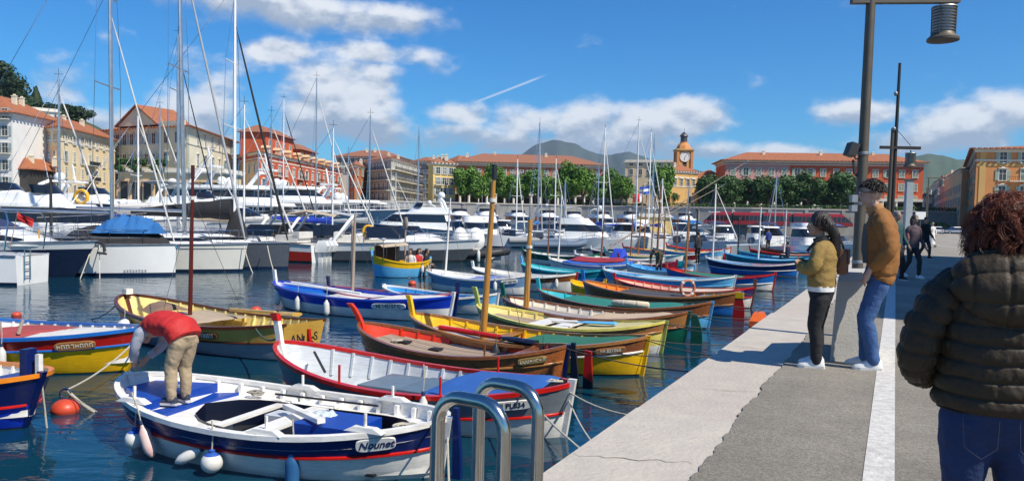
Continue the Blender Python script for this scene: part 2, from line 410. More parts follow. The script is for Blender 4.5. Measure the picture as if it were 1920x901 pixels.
for (x0, y0), (x1, y1) in zip(wall_line, wall_line[1:]):
    mb.loft([[(x0, y0 - .25, 5.15), (x1, y1 - .25, 5.15), (x1, y1 + 1.3, 5.15), (x0, y0 + 1.3, 5.15)], [(x0, y0 - .25, 5.5), (x1, y1 - .25, 5.5), (x1, y1 + 1.3, 5.5), (x0, y0 + 1.3, 5.5)]])
mb.build('coping', m_stone_c, emb)
mb = MB()
for (x0, y0), (x1, y1) in zip(wall_line, wall_line[1:]):
    n = int(math.hypot(x1 - x0, y1 - y0) / 9)
    for i in range(n):
        t = (i + .5) / n; x, y = lerp(x0, x1, t), lerp(y0, y1, t); mb.box((x, y - .1, 2.9), (.9, .3, 4.4))
mb.build('buttress', m_wallst, emb)
# ---- hills
m_hill = mat('wooded_mountain', (.045, .072, .066), 1, var=.35, vs=.012, c2=(.075, .088, .075))
m_hill2 = mat('wooded_hillside', (.045, .075, .035), 1, var=.35, vs=.03, c2=(.075, .10, .05))
def ridge(name, prof, Y0, depth, m, rows=9, rough=6.):
    """a hill whose crest runs through surveyed bearings at distance Y0; the flank comes down towards us"""
    mb = MB(); pts = []
    for (p0, p1) in zip(prof, prof[1:]):
        n = max(2, int((p1[0] - p0[0]) / 6))
        for i in range(n):
            t = i / n; pts.append((lerp(p0[0], p1[0], t), lerp(p0[1], p1[1], sm(t) * .4 + t * .6)))
    pts.append(prof[-1]); grid = []
    for j in range(-3, rows + 1):
        row = []
        for (px, py) in pts:
            c = P(px, py, Y0); t = j / rows
            if j < 0: q = Vector((c.x * (1 + .12 * -j), Y0 * (1 + .12 * -j), c.z * (1 - .3 * -j)))
            else: q = Vector((c.x * (1 - depth * t), Y0 * (1 - depth * t), c.z * (1 - t) ** 1.25))
            q.z += rough * (1 - abs(t)) * mnoise.fractal(Vector((q.x, q.y, 0)) * (2.2 / (Y0 * .05)), 1., 2., 5) * (0.25 if j == 0 else 1)
            row.append(q)
        grid.append(row)
    mb.grid(grid); return struct(name, mb, m, 60)
ridge('mountain', [(700, 330), (840, 318), (930, 298), (975, 290), (1010, 268), (1040, 262), (1072, 268), (1105, 283), (1140, 292), (1180, 283), (1205, 293), (1260, 312), (1400, 335)], 4200, .5, m_hill, rough=45)
ridge('mountain', [(1560, 330), (1680, 305), (1705, 295), (1738, 289), (1768, 291), (1800, 300), (1860, 310), (1960, 318), (2150, 335)], 2600, .55, m_hill2, rough=22)
ridge('hill', [(-420, 60), (-260, 70), (-120, 88), (-40, 105), (0, 122), (35, 150), (58, 195), (100, 212), (150, 222), (200, 245), (260, 300)], 330, .26, m_hill2, rough=3)
# ================================================================ BUILDINGS
m_glass = mat('window_glass', (.045, .055, .06), .12, var=.3, vs=.7)
m_tile = mat('terracotta_tiles', (.40, .135, .05), .85, var=.25, vs=.9, bump=.5, bs=3, c2=(.27, .10, .05))
m_tile2 = mat('old_terracotta_tiles', (.32, .12, .06), .88, var=.25, vs=.8, bump=.5, bs=3, c2=(.26, .12, .075))
m_white = mat('white_render', (.74, .72, .68), .8, var=.06, vs=.4)
m_trim = mat('pale_trim', (.66, .62, .53), .8, var=.08, vs=.6)
m_iron = mat('wrought_iron', (.045, .045, .048), .5, metal=.4, var=.1)
m_dark = mat('dark_front_and_shade', (.05, .045, .04), .6, var=.3, vs=.5)
def stucco(n, c, c2=None): return mat('stucco_' + n, c, .88, var=.10, vs=.25, bump=.1, bs=6, c2=c2)
m_cream = stucco('cream', (.72, .58, .36)); m_peach = stucco('peach', (.70, .47, .27)); m_lemon = stucco('lemon', (.76, .65, .42))
m_pale = stucco('ivory', (.70, .64, .48)); m_redst = stucco('brick_red', (.52, .10, .035)); m_terra = stucco('terracotta', (.44, .14, .06)); m_pinkst = stucco('old_pink', (.55, .29, .24))
m_orange = stucco('orange', (.60, .25, .085)); m_ochre = stucco('ochre', (.58, .35, .12)); m_grey = stucco('grey', (.42, .41, .38)); m_yell = stucco('yellow', (.72, .52, .19))
SH = dict(grey=mat('shutter_grey', (.36, .40, .40), .6), white=mat('shutter_white', (.62, .62, .57), .6), green=mat('shutter_green', (.10, .22, .16), .6), blue=mat('shutter_blue', (.22, .34, .44), .6), brown=mat('shutter_brown', (.16, .09, .05), .6), sage=mat('shutter_sage', (.34, .40, .32), .6))
_wm = {}
def window_meshes(w, h, sh, closed, arch):
    k = (round(w, 2), round(h, 2), sh, closed, arch)
    if k in _wm: return _wm[k]
    f = MB(); t = .14
    f.box((-w / 2 - t / 2, -.05, 0), (t, .16, h)); f.box((w / 2 + t / 2, -.05, 0), (t, .16, h))
    f.box((0, -.06, h / 2 + t / 2), (w + 2 * t + .1, .2, t)); f.box((0, -.12, -h / 2 - .07), (w + 2 * t + .16, .32, .14))
    f.box((0, -.085, 0), (.07, .05, h)); f.box((0, -.088, h * .12), (w, .04, .06))
    if arch: f.box((0, -.16, h / 2 + t + .14), (w + .5, .4, .16)); f.box((0, -.1, h / 2 + t + .34), (w * .6, .3, .22), taper=.6)
    fm = f.mesh('window', [m_trim])
    p = MB(); p.box((0, -.07, 0), (w, .012, h)); pm = p.mesh('pane', [m_glass])
    sm_ = None
    if sh:
        s = MB()
        if closed:
            xs = w / 4
            s.box((0, -.05, 0), (w / 2 - .03, .05, h - .03))
        else:
            xs = w / 2 + t + w / 4
            s.box((0, -.09, 0), (w / 2, .05, h))
        for i in range(5): s.box((0, -.085 if closed else -.125, -h / 2 + (i + .5) * h / 5), (w / 2 - .1, .03, h / 9))
        sm_ = (s.mesh('shutter', [SH[sh]], None, False), xs)
    _wm[k] = (fm, pm, sm_); return _wm[k]
class Building:
    def __init__(s, name, label, front, zb, zt, wall, roof=m_tile, group=None, depth=16., cat='building', rise=4., over=.9, roofkind='hip', cornice=m_trim, courses=(), plinth=None):
        front = [Vector((p[0], p[1])) for p in front]
        if len(front) == 2:
            d = (front[1] - front[0]).normalized(); n = Vector((-d.y, d.x)); n = n if n.y > 0 else -n
            fp = [front[0], front[1], front[1] + n * depth, front[0] + n * depth]
        else: fp = [front[0], front[1], front[2], front[0] + front[2] - front[1]]
        s.o = Vector((front[0].x, front[0].y, 0)); s.front = front; s.zb, s.zt = zb, zt
        s.root = thing(name, label, cat, s.o, 0, group); s.fp = [p - s.o.xy for p in fp]
        mb = MB(); s.pr(mb, s.fp, zb, zt); s.wall = mb.build('wall', wall, s.root)
        if cornice:
            mb = MB(); s.pr(mb, s.grow(.35), zt - .55, zt - .2); s.pr(mb, s.grow(.6), zt - .2, zt + .12); mb.build('cornice', cornice, s.root)
        for z in courses:
            mb = MB(); s.pr(mb, s.grow(.18), z - .16, z + .16); mb.build('string_course', m_trim, s.root)
        s.roof = None
        if roofkind == 'hip':
            e = s.grow(over); z = zt + .12; a, b, c, d = e
            if (b - a).length < (c - b).length: a, b, c, d = b, c, d, a     # a-b long side
            k = min(.5, .5 * (c - b).length / max(.1, (b - a).length))
            r0 = (a + d) / 2 + (b - a) * k * .9; r1 = (b + c) / 2 - (b - a) * k * .9
            V = lambda p, zz: (p.x, p.y, zz)
            mb = MB()
            mb.face([V(a, z), V(b, z), V(r1, z + rise), V(r0, z + rise)]); mb.face([V(c, z), V(d, z), V(r0, z + rise), V(r1, z + rise)])
            mb.face([V(b, z), V(c, z), V(r1, z + rise)]); mb.face([V(d, z), V(a, z), V(r0, z + rise)])
            mb.face([V(d, z), V(c, z), V(b, z), V(a, z)])
            # rows of roll tiles at the eave
            for p, q in ((a, b), (b, c), (c, d), (d, a)):
                L = (q - p).length; n = int(L / 1.1)
                for i in range(n):
                    t = (i + .5) / n; mb.box((*(p + (q - p) * t), z + .05), (.55, .55, .22), rz=math.atan2((q - p).y, (q - p).x))
            s.roof = mb.build('roof', roof, s.root); s.r0, s.r1, s.rz = r0, r1, z + rise
            cm = _wm.get('chim')
            if cm is None:
                mb = MB(); mb.box((0, 0, -.2), (.9, .55, 1.7)); mb.box((0, 0, .72), (1.05, .7, .16)); mb.box((0, 0, .95), (.5, .3, .3), taper=.8)
                cm = _wm['chim'] = mb.mesh('chimney', [m_pale])
            rr = random.Random(name + label); nn = max(2, int((r1 - r0).length / 11))
            for i in range(nn):
                t = (i + rr.uniform(.2, .8)) / nn; q = r0 + (r1 - r0) * t; off = (a - d).normalized() * rr.uniform(.5, 3.)
                put('chimney', cm, s.roof, (q.x + off.x, q.y + off.y, z + rise * .85))
        elif roofkind == 'flat':
            mb = MB(); s.pr(mb, s.grow(.15), zt + .12, zt + .8); s.roof = mb.build('parapet', cornice or wall, s.root)
    def grow(s, k):
        c = sum(s.fp, Vector((0, 0))) / 4; out = []
        for i, p in enumerate(s.fp):
            a = (p - s.fp[i - 1]).normalized(); b = (p - s.fp[(i + 1) % 4]).normalized()
            out.append(p + (a + b) * k)
        return out
    def pr(s, mb, pts, z0, z1): mb.loft([[(p.x, p.y, z0) for p in pts], [(p.x, p.y, z1) for p in pts]])
    def frame(s, i):
        p, q = s.fp[i], s.fp[i + 1]; d = (q - p); L = d.length; d = d / L; n = Vector((d.y, -d.x))
        return p, d, n, L
    def windows(s, i, cols, zs, w=1.1, h=2.0, sh=None, closed=0.0, arch=False, m0=.5, m1=.5, skip=(), name='window', wall=None):
        p, d, n, L = s.frame(i); rz = math.atan2(d.y, d.x); rr = random.Random(s.root['label'] + str(i))
        for r, z in enumerate(zs):
            hh = h[r] if isinstance(h, (list, tuple)) else h
            for c in range(cols):
                if (r, c) in skip: continue
                t = m0 + (L - m0 - m1) * (c + .5) / cols; q = p + d * t
                f, g, k = window_meshes(w, hh, sh, rr.random() < closed, arch)
                o = put(name, f, s.root, (q.x + n.x * .01, q.y + n.y * .01, z), rz)
                put('pane', g, o)
                for sd in (-1, 1):
                    if k: put('shutter', k[0], o, (sd * k[1], 0, 0))
    def balcony(s, i, t0, t1, z, dep=1.0, rail=m_iron, hr=.95, slab=m_trim, solid=False):
        p, d, n, L = s.frame(i); rz = math.atan2(d.y, d.x); q = p + d * (L * (t0 + t1) / 2); wd = L * (t1 - t0)
        mb = MB(); mb.box((0, -dep / 2, 0), (wd, dep, .18))
        o = mb.build('balcony', slab, s.root, (q.x, q.y, z), rz)
        mb = MB()
        mb.box((0, -dep + .04, hr), (wd, .07, .06))
        if solid: mb.box((0, -dep + .04, hr / 2), (wd, .06, hr - .1))
        else:
            nn = max(3, int(wd / .35))
            for k in range(nn + 1): mb.box((-wd / 2 + wd * k / nn, -dep + .04, hr / 2), (.05, .05, hr))
            for q_ in (-1, 1):
                mb.box((q_ * wd / 2, -dep / 2, hr), (.05, dep, .05))
        mb.build('railing', rail, o)
    def band(s, i, z0, z1, out, m, name='band'):
        p, d, n, L = s.frame(i); rz = math.atan2(d.y, d.x); q = p + d * L / 2
        mb = MB(); mb.box((0, -out / 2, (z0 + z1) / 2), (L, out, z1 - z0)); mb.build(name, m, s.root, (q.x, q.y, 0), rz)
    def quoins(s, i, m=m_trim, wd=.9):
        p, d, n, L = s.frame(i); rz = math.atan2(d.y, d.x)
        for t in (wd / 2, L - wd / 2):
            q = p + d * t; mb = MB(); mb.box((0, -.04, (s.zb + s.zt) / 2), (wd, .12, s.zt - s.zb - .8)); mb.build('pilaster', m, s.root, (q.x, q.y, 0), rz)
def xy(px, Y): p = P(px, 400, Y); return (p.x, p.y)
def zr(px, py, Y): return P(px, py, Y).z
ZB = .5
# white block at the left edge
b = Building('apartment_block', 'white apartment block at the far left edge below the wooded hill', [xy(-90, 150), xy(25, 150)], ZB, zr(25, 213, 150), m_white, group='buildings around the harbour', cornice=m_white)
b.windows(0, 6, [3 + 3.3 * i for i in range(6)], 1.1, 1.9, 'grey')
for i in range(3): b.balcony(0, .52, .98, 5.2 + 6.6 * i, 1.0)
b = Building('town_house', 'tall narrow yellow house with a pale side wall beside the white block', [xy(-60, 176), xy(42, 168), xy(54, 190)], ZB, zr(42, 206, 168), m_yell, m_tile, group='buildings around the harbour')
b.windows(0, 6, [4 + 3.5 * i for i in range(6)], 1.0, 1.9, 'sage')
b = Building('town_house', 'pale upper house with flat terrace behind the cream palazzo', [xy(48, 215), xy(112, 220)], ZB, zr(60, 205, 215), m_pale, group='buildings around the harbour', roofkind='flat')
b.windows(0, 6, [16.5, 20, 24, 27.5], 1.0, 1.8, 'white')
b = Building('boat_house', 'low shed with an orange tiled roof left of the cream palazzo', [xy(24, 152), xy(56, 152)], ZB, zr(40, 318, 152), m_dark, m_tile, group='buildings around the harbour', depth=9, rise=2.4, over=.6, cornice=None)
# cream palazzo with a near corner
b = Building('palazzo', 'cream and peach palazzo with an orange hipped roof and grey balconies', [xy(55, 166), xy(113, 158), xy(216, 186)], ZB, zr(113, 240, 158), m_cream, m_tile, group='buildings around the harbour', rise=3.4, over=1.3, courses=(zr(113, 262, 158),))
zt = b.zt
rows = [zt - 1.9, zt - 5.6, zt - 9.0, zt - 12.6, zt - 16.4]
b.windows(0, 5, rows, .9, [1.7, 2.2, 2.2, 2.3, 2.3], 'grey', .75, m0=.8, m1=.8)
b.windows(1, 7, rows, 1.0, [1.7, 2.2, 2.2, 2.3, 2.3], 'white', .55, m0=.8, m1=.8)
b.band(0, ZB, zt - 2.8 - .75, .05, m_peach, 'painted_panel')
for z in rows[1:4]: b.balcony(1, .40, .60, z - 1.2, 1.3, m_iron, .9, m_grey, True)
# the big ivory hotel
b = Building('hotel', 'large ivory hotel with a wide orange roof and a pedimented corner', [xy(200, 190), xy(352, 176), xy(440, 214)], ZB, zr(352, 238, 176), m_pale, m_tile, group='buildings around the harbour', rise=4.2, over=1.4, courses=(zr(352, 268, 176), zr(352, 314, 176)))
zt = b.zt; rows = [zt - 2.3, zt - 7.0, zt - 11.2, zt - 15.4]
b.windows(0, 9, rows, 1.2, [2.6, 2.4, 2.5, 2.8], 'grey', .15, True, m1=5)
b.windows(1, 6, rows, 1.2, [2.2, 2.4, 2.5, 2.8], 'blue', .4, True, m0=4)
for z in rows[1:3]: b.balcony(0, .03, .80, z - 1.5, 1.1, m_iron, .95)
p, d, n, L = b.frame(0); gq = p + d * (L - 4.6)
mb = MB(); mb.box((0, -.3, (ZB + zt) / 2 + .7), (7.6, .7, zt - ZB + 1.6)); o = mb.build('corner_pavilion', m_lemon, b.root, (gq.x, gq.y, 0), math.atan2(d.y, d.x))
f, g, k = window_meshes(1.2, 2.5, 'blue', False, True)
for z in rows:
    for x in (-1.9, 1.9):
        wo_ = put('window', f, b.root, (gq.x + d.x * x + n.x * .67, gq.y + d.y * x + n.y * .67, z), math.atan2(d.y, d.x)); put('pane', g, wo_)
gp = p + d * (L * .42)
mb = MB(); mb.loft([[(-7, -.6, zt + .9), (7, -.6, zt + .9), (0, -.6, zt + 5.4)], [(-7, 9, zt + .9), (7, 9, zt + .9), (0, 9, zt + 5.4)]]); mb.build('gable', m_lemon, b.root, (gp.x, gp.y, 0), math.atan2(d.y, d.x))
mb = MB()
for q in (-1, 1): mb.loft([[(q * 7.7, -1, zt + .75), (0, -1, zt + 5.6), (0, -1, zt + 5.9), (q * 7.9, -1, zt + 1.0)], [(q * 7.7, 9.6, zt + .75), (0, 9.6, zt + 5.6), (0, 9.6, zt + 5.9), (q * 7.9, 9.6, zt + 1.0)]])
mb.build('gable_roof', m_tile, b.root, (gp.x, gp.y, 0), math.atan2(d.y, d.x))
# terrace with arcade below the hotel
b = Building('garden_terrace', 'low ochre arcaded terrace wall in front of the ivory hotel', [xy(222, 160), xy(420, 158)], ZB, zr(300, 322, 160), m_cream, group='buildings around the harbour', depth=8, cat='terrace', roofkind='flat')
for c in range(9):
    pq, d, n, L = b.frame(0); q = pq + d * (L * (c + .5) / 9)
    mb = MB(); mb.box((0, -.03, 5.4), (1.5, .1, 3.6)); mb.build('doorway', m_dark, b.root, (q.x, q.y, 0), math.atan2(d.y, d.x))
    mb = MB(); mb.box((0, -.14, 7.5), (2.3, .34, .35)); mb.box((-1.3, -.1, 5.4), (.5, .24, 4.2)); mb.box((1.3, -.1, 5.4), (.5, .24, 4.2)); mb.build('pilaster', m_peach, b.root, (q.x, q.y, 0), math.atan2(d.y, d.x))
# ornate red building
b = Building('palace', 'ornate brick red building with yellow window surrounds and mansard gables', [xy(443, 214), xy(484, 196), xy(640, 268)], ZB, zr(484, 285, 196), m_redst, m_tile2, group='buildings around the harbour', rise=3.0, over=.9, courses=(zr(484, 296, 196),))
zt = b.zt; rows = [zt - 4.0, zt - 8.0, zt - 12.2, zt - 16]
b.windows(0, 4, rows, 1.3, 2.3, 'white', .2, True)
b.band(0, ZB, zt - 1.9, .06, m_peach, 'stone_facing')
b.windows(1, 13, rows, 1.6, 2.4, 'white', .35, True)
for c in (.18, .42, .66, .88):
    for z in rows[:2]: b.balcony(1, c - .035, c + .035, z - 1.4, 1.0, m_iron)
p, d, n, L = b.frame(1); rz_ = math.atan2(d.y, d.x)
for t, ww, hh in ((.24, 20, 6.2), (.56, 15, 4.0)):
    q = p + d * (L * t) - n * 4.5
    mb = MB(); mb.box((0, 0, zt + hh / 2 - .5), (ww, 7, hh)); o = mb.build('attic', m_redst, b.root, (q.x, q.y, 0), rz_)
    mb = MB(); z = zt + hh - .4
    mb.loft([[(-ww / 2 - .8, -4.4, z), (ww / 2 + .8, -4.4, z), (ww / 2 + .8, 4.4, z), (-ww / 2 - .8, 4.4, z)], [(-ww / 2 + 3, -.4, z + 2.2), (ww / 2 - 3, -.4, z + 2.2), (ww / 2 - 3, .4, z + 2.2), (-ww / 2 + 3, .4, z + 2.2)]]); mb.build('attic_roof', m_tile2, b.root, (q.x, q.y, 0), rz_)
    for c in range(4):
        f, g, k = window_meshes(1.2, 1.6, None, False, False)
        x = -ww / 2 + ww * (c + .5) / 4; wo_ = put('window', f, b.root, (q.x + d.x * x + n.x * 3.52, q.y + d.y * x + n.y * 3.52, zt + hh * .5), rz_); put('pane', g, wo_)
for c in range(9):
    q = p + d * (L * (c + .7) / 9.6) + n * .2
    mb = MB(); mb.box((0, 0, zt + .8), (1.2, 1.4, 1.4)); mb.loft([[(-.8, -.9, zt + 1.5), (.8, -.9, zt + 1.5), (0, -.9, zt + 2.2)], [(-.8, 1.5, zt + 1.5), (.8, 1.5, zt + 1.5), (0, 1.5, zt + 2.2)]]); mb.build('dormer', m_peach, b.root, (q.x, q.y, 0), rz_)
b = Building('town_house', 'small red house with yellow windows between the ornate building and the grey block', [xy(652, 236), xy(664, 226), xy(700, 250)], ZB, zr(664, 310, 226), m_terra, m_tile2, group='buildings around the harbour', rise=2)
b.windows(0, 2, [7, 10.5, 14], 1.2, 1.9, 'sage'); b.windows(1, 4, [7, 10.5, 14], 1.2, 1.9, 'sage')
b = Building('town_house', 'beige house with an orange roof behind the grey balcony block', [xy(628, 290), xy(742, 286)], ZB, zr(680, 294, 288), m_pale, m_tile2, group='buildings around the harbour', rise=3)
b.windows(0, 9, [18, 21.5], 1.2, 1.9, 'grey')
# grey balcony block
b = Building('apartment_block', 'grey apartment block ringed by a balcony on every storey', [xy(676, 244), xy(732, 225), xy(786, 262)], ZB, zr(732, 297, 225), m_grey, m_tile2, group='buildings around the harbour', rise=2.6, over=.7)
zt = b.zt; rows = [zt - 1.9 - 3.05 * i for i in range(6)]
b.windows(0, 7, rows, 1.1, 2.1, 'white', .3); b.windows(1, 10, rows, 1.1, 2.1, 'white', .3)
for z in rows[:5]:
    for i in (0, 1): b.balcony(i, .01, .99, z - 1.25, 1.3, m_iron, .95, m_pale)
b = Building('town_house', 'grey brown house in shade behind the grey block', [xy(770, 290), xy(806, 286)], ZB, zr(786, 303, 288), m_grey, m_tile2, group='buildings around the harbour', rise=2)
b.windows(0, 4, [9, 12.5, 16, 19.5], 1.1, 1.9, 'brown')
b = Building('town_house', 'yellow house with balconies beside the long terracotta building', [xy(802, 236), xy(811, 230), xy(853, 234)], ZB, zr(811, 305, 230), m_yell, m_tile2, group='buildings around the harbour', rise=2, over=.6)
zt = b.zt; rows = [zt - 2.2 - 3.1 * i for i in range(5)]
b.windows(1, 3, rows, 1.3, 2.0, 'grey', .3)
for z in rows[1:4]: b.balcony(1, .06, .40, z - 1.2, .9)
# long terracotta building with white arcade columns
def arcade(b, i, n, z0, z1, m):
    p, d, nn, L = b.frame(i); rz = math.atan2(d.y, d.x)
    mb = MB(); q = p + d * L / 2; mb.box((0, -.02, (z0 + z1) / 2), (L, .1, z1 - z0)); mb.build('arcade_shade', m_dark, b.root, (q.x, q.y, 0), rz)  # dark sheet paints the shade behind the columns onto the wall
    mb = MB(); mb.box((0, -3.2, z1 + .35), (L, 6.4, .8)); mb.build('arcade_roof', m_trim, b.root, (q.x, q.y, 0), rz)
    cm = MB(); cm.lathe([(.52, 0), (.52, .35), (.42, .4), (.36, z1 - z0 - .5), (.5, z1 - z0 - .35), (.55, z1 - z0)], 10); cm = cm.mesh('column', [m], 40)
    for k in range(n):
        q = p + d * (L * (k + .5) / n) + nn * 6.0; put('column', cm, b.root, (q.x, q.y, z0))
b = Building('arcaded_building', 'long terracotta building with an arcade behind the bright green trees', [xy(853, 246), xy(1128, 250)], 4.5, zr(990, 307, 248), m_terra, m_tile2, group='buildings around the harbour', rise=3.6, over=1.2, depth=20, courses=(zr(990, 312, 248),))
zt = b.zt; rows = [zt - 3.1, zt - 6.5, zt - 9.8]
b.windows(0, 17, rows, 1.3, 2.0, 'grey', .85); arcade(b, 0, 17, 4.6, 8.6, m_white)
b = Building('town_house', 'ochre house glimpsed behind the mooring masts left of the trees', [xy(838, 262), xy(858, 258)], ZB, zr(850, 302, 260), m_orange, m_tile2, group='buildings around the harbour', rise=2)
b.windows(0, 2, [9, 12, 15], 1.2, 1.8, 'grey')
b = Building('town_house', 'beige flat roofed building behind the trees left of the clock tower', [xy(1170, 285), xy(1262, 280)], 4, zr(1210, 303, 282), m_cream, group='buildings around the harbour', roofkind='flat', depth=14)
b.windows(0, 5, [zr(1210, 306, 282), zr(1210, 322, 282)], 1.3, 1.9)
b = Building('gatehouse', 'pale stone baroque gateway at the foot of the trees', [xy(1118, 233), xy(1172, 231)], 4.5, zr(1140, 352, 232), m_trim, group='buildings around the harbour', roofkind='flat', depth=6, cat='gateway')
for c in range(4):
    p, d, n, L = b.frame(0); q = p + d * (L * (c + .5) / 4)
    mb = MB(); mb.lathe([(.5, 0), (.42, .4), (.36, 5.2), (.55, 5.6), (.3, 6.2), (.42, 6.8), (.1, 7.6)], 10); mb.build('column', m_trim, b.root, 40, (q.x, q.y - .6, 4.6))
    mb = MB(); mb.box((0, -.06, 6.6), (1.3, .1, 3.2)); mb.build('doorway', m_dark, b.root, None, (q.x + d.x * 1.1, q.y, 0))
# small red roofed houses and the long red building on the right
b = Building('town_house', 'low orange house with red roofs right of the clock tower', [xy(1288, 262), xy(1362, 258)], 4, zr(1320, 338, 260), m_ochre, m_tile, group='buildings around the harbour', rise=4, depth=14)
b.windows(0, 4, [8.5], 1.2, 2, 'brown')
b = Building('arcaded_building', 'long brick red building with a pink left end and white arcade columns', [xy(1357, 244), xy(1728, 238)], 4.5, zr(1540, 303, 241), m_redst, m_tile, group='buildings around the harbour', rise=3.3, over=1.3, depth=18, courses=(zr(1540, 309, 241),))
zt = b.zt; rows = [zt - 3.4, zt - 7.6, zt - 11.4]
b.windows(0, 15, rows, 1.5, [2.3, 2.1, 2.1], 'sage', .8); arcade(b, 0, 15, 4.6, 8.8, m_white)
p, d, n, L = b.frame(0); q = p + d * L * .165
mb = MB(); mb.box((0, -.0, (8.8 + zt) / 2 - .6), (L * .33, .06, zt - 10.2)); mb.build('pink_facing', m_pinkst, b.root, None, (q.x, q.y, 0), math.atan2(d.y, d.x))
for c in (.62, .78): b.balcony(0, c, c + .04, rows[1] - 1.3, 1.0)
# gap house and street running away to the right, corner building
hl = ['slim ochre house, first of the side street from the car park', 'dusky pink house, second down the side street', 'tall beige house halfway along the side street', 'brown house farthest down the side street', 'pale grey house between the pink and beige street houses']
cs = [m_peach, m_pinkst, m_pale, m_orange, m_grey]
for i, (x0, y0, x1, y1, e) in enumerate(((1800, 196, 1768, 240, 318), (1768, 242, 1754, 280, 330), (1754, 284, 1745, 330, 340), (1744, 340, 1739, 400, 352), (1739, 410, 1735, 470, 364))):
    a_, c_ = xy(x0, y0), xy(x1, y1)
    b = Building('town_house', hl[(0, 1, 4, 2, 3)[i]], [c_, a_, (a_[0] + 12, a_[1] + 3)], 1, zr(x0, e - 6 * 0, y0), cs[(0, 1, 4, 2, 3)[i]], m_tile2, group='houses of the side street', rise=2, over=.5)
    b.windows(0, 7, [5 + 3.2 * k for k in range(int((b.zt - 5) / 3.2))], 1.2, 1.9, 'sage')
b = Building('town_house', 'pale low house closing the view at the end of the side street', [xy(1722, 300), xy(1748, 300)], 2, zr(1735, 368, 300), m_pale, m_tile2, group='houses of the side street', rise=1.5)
b.windows(0, 3, [6, 9.5], 1.2, 1.8, 'grey')
b = Building('corner_building', 'orange and ochre corner building at the right edge behind the woman', [xy(1812, 208), xy(1826, 160), (xy(1826, 160)[0] + 60, 150)], 1, zr(1826, 280, 160), m_orange, m_tile, group='buildings around the harbour', rise=4, over=1.2, courses=(zr(1826, 300, 160),))
zt = b.zt; rows = [zt - 1.6, zt - 5.2, zt - 8.6, zt - 12.0]
b.windows(0, 6, rows, 1.2, 2, 'sage', .3); b.windows(1, 14, rows, 1.3, 2.2, 'sage', .25, True, m0=3)
p, d, n, L = b.frame(1)
for z in rows[1:3]: b.balcony(1, .10, .95, z - 1.3, 1.0)
b.band(1, zt - 3.4, zt - 2.9, .1, m_ochre, 'painted_frieze')
q = p + d * 1.4
for k in range(6):
    q = p + d * (1.2 + k * 9.5)
    mb = MB(); mb.box((0, -.05, (1 + zt) / 2), (1.2, .14, zt - 2)); mb.build('pilaster', m_ochre, b.root, None, (q.x, q.y, 0), math.atan2(d.y, d.x))
# the clock tower and its church
TY = 262.; tx, ty = xy(1278, TY)
tw = thing('clock_tower', 'ochre bell tower with a clock face and a domed lantern', 'tower', (tx, ty, 0))
ze = zr(1278, 284, TY); hw = 2.35
mb = MB(); mb.box((0, 0, (4 + ze) / 2), (2 * hw, 2 * hw, ze - 4)); mb.build('wall', m_ochre, tw)
mb = MB()
for a_, b_ in ((-1, -1), (1, -1), (1, 1), (-1, 1)): mb.box((a_ * hw, b_ * hw, (4 + ze) / 2), (.8, .8, ze - 4.2))
mb.build('pilaster', m_orange, tw)
mb = MB(); mb.box((0, 0, ze), (2 * hw + .8, 2 * hw + .8, .5)); mb.box((0, 0, ze + .45), (2 * hw + 1.3, 2 * hw + 1.3, .45)); mb.build('cornice', m_ochre, tw)
mb = MB(); mb.lathe([(2.6, ze + .6), (2.3, ze + 1.6), (1.8, ze + 2.4), (1.3, ze + 2.8), (1.3, ze + 3.2)], 8); mb.build('dome', m_orange, tw, 30)
mb = MB(); mb.lathe([(1.15, ze + 3.2), (1.15, ze + 5.0), (1.5, ze + 5.05), (1.45, ze + 5.3), (.9, ze + 5.9), (.3, ze + 6.5), (.08, ze + 6.6), (.06, ze + 7.8)], 10); mb.build('lantern', mat('lead_roof', (.10, .10, .10), .5, .5), tw, 35)
zc = zr(1278, 295, TY)
mb = MB(); mb.lathe([(1.55, 0), (1.55, .12)], 24, (0, 0, 0), mtx=Matrix.Rotation(R(90), 3, 'X')); cf = mb.build('clock_face', mat('clock_enamel', (.75, .74, .70), .4), tw, None, (0, -hw - .02, zc))
mb = MB(); mb.tube([(1.62 * math.cos(t * math.pi / 12), -.12, 1.62 * math.sin(t * math.pi / 12)) for t in range(24)], .14, 6, closed=True); mb.build('rim', m_trim, cf)
mb = MB(); mb.box((.25, -.17, .35), (.14, .05, 1.0), mtx=Matrix.Rotation(R(35), 3, 'Y')); mb.box((-.1, -.19, -.55), (.1, .05, 1.3), mtx=Matrix.Rotation(R(10), 3, 'Y')); mb.build('hand', m_iron, cf)
mb = MB()
for k in range(12):
    t = k * math.pi / 6; mb.box((1.3 * math.cos(t), -.14, 1.3 * math.sin(t)), (.12, .05, .12))
mb.build('hour_mark', m_iron, cf)
zl = zr(1278, 312, TY)
for a_ in (0, 1, -1):
    mb = MB(); mb.box((0, 0, 0), (1.3, .12, 2.6)); mb.lathe([(.65, -.06), (.65, .06)], 16, (0, 0, 1.3), mtx=Matrix.Rotation(R(90), 3, 'X'))
    o = mb.build('belfry_opening', m_dark, tw, None, (a_ * (hw + .02), 0 if a_ else -hw - .02, zl), R(90) if a_ else 0)
mb = MB(); mb.box((0, 0, zl - 3), (2 * hw + .7, 2 * hw + .7, .35)); mb.build('string_course', m_trim, tw)
b = Building('church', 'ochre church with white trim at the foot of the clock tower', [xy(1240, 258), xy(1256, 246), xy(1306, 252)], 4, zr(1270, 322, 250), m_ochre, m_tile, group='buildings around the harbour', rise=2.5, over=.5, cat='church', courses=(zr(1270, 333, 250), zr(1270, 350, 250)))
b.windows(1, 4, [zr(1270, 342, 250)], 1.0, 2.0, None, 0, True)
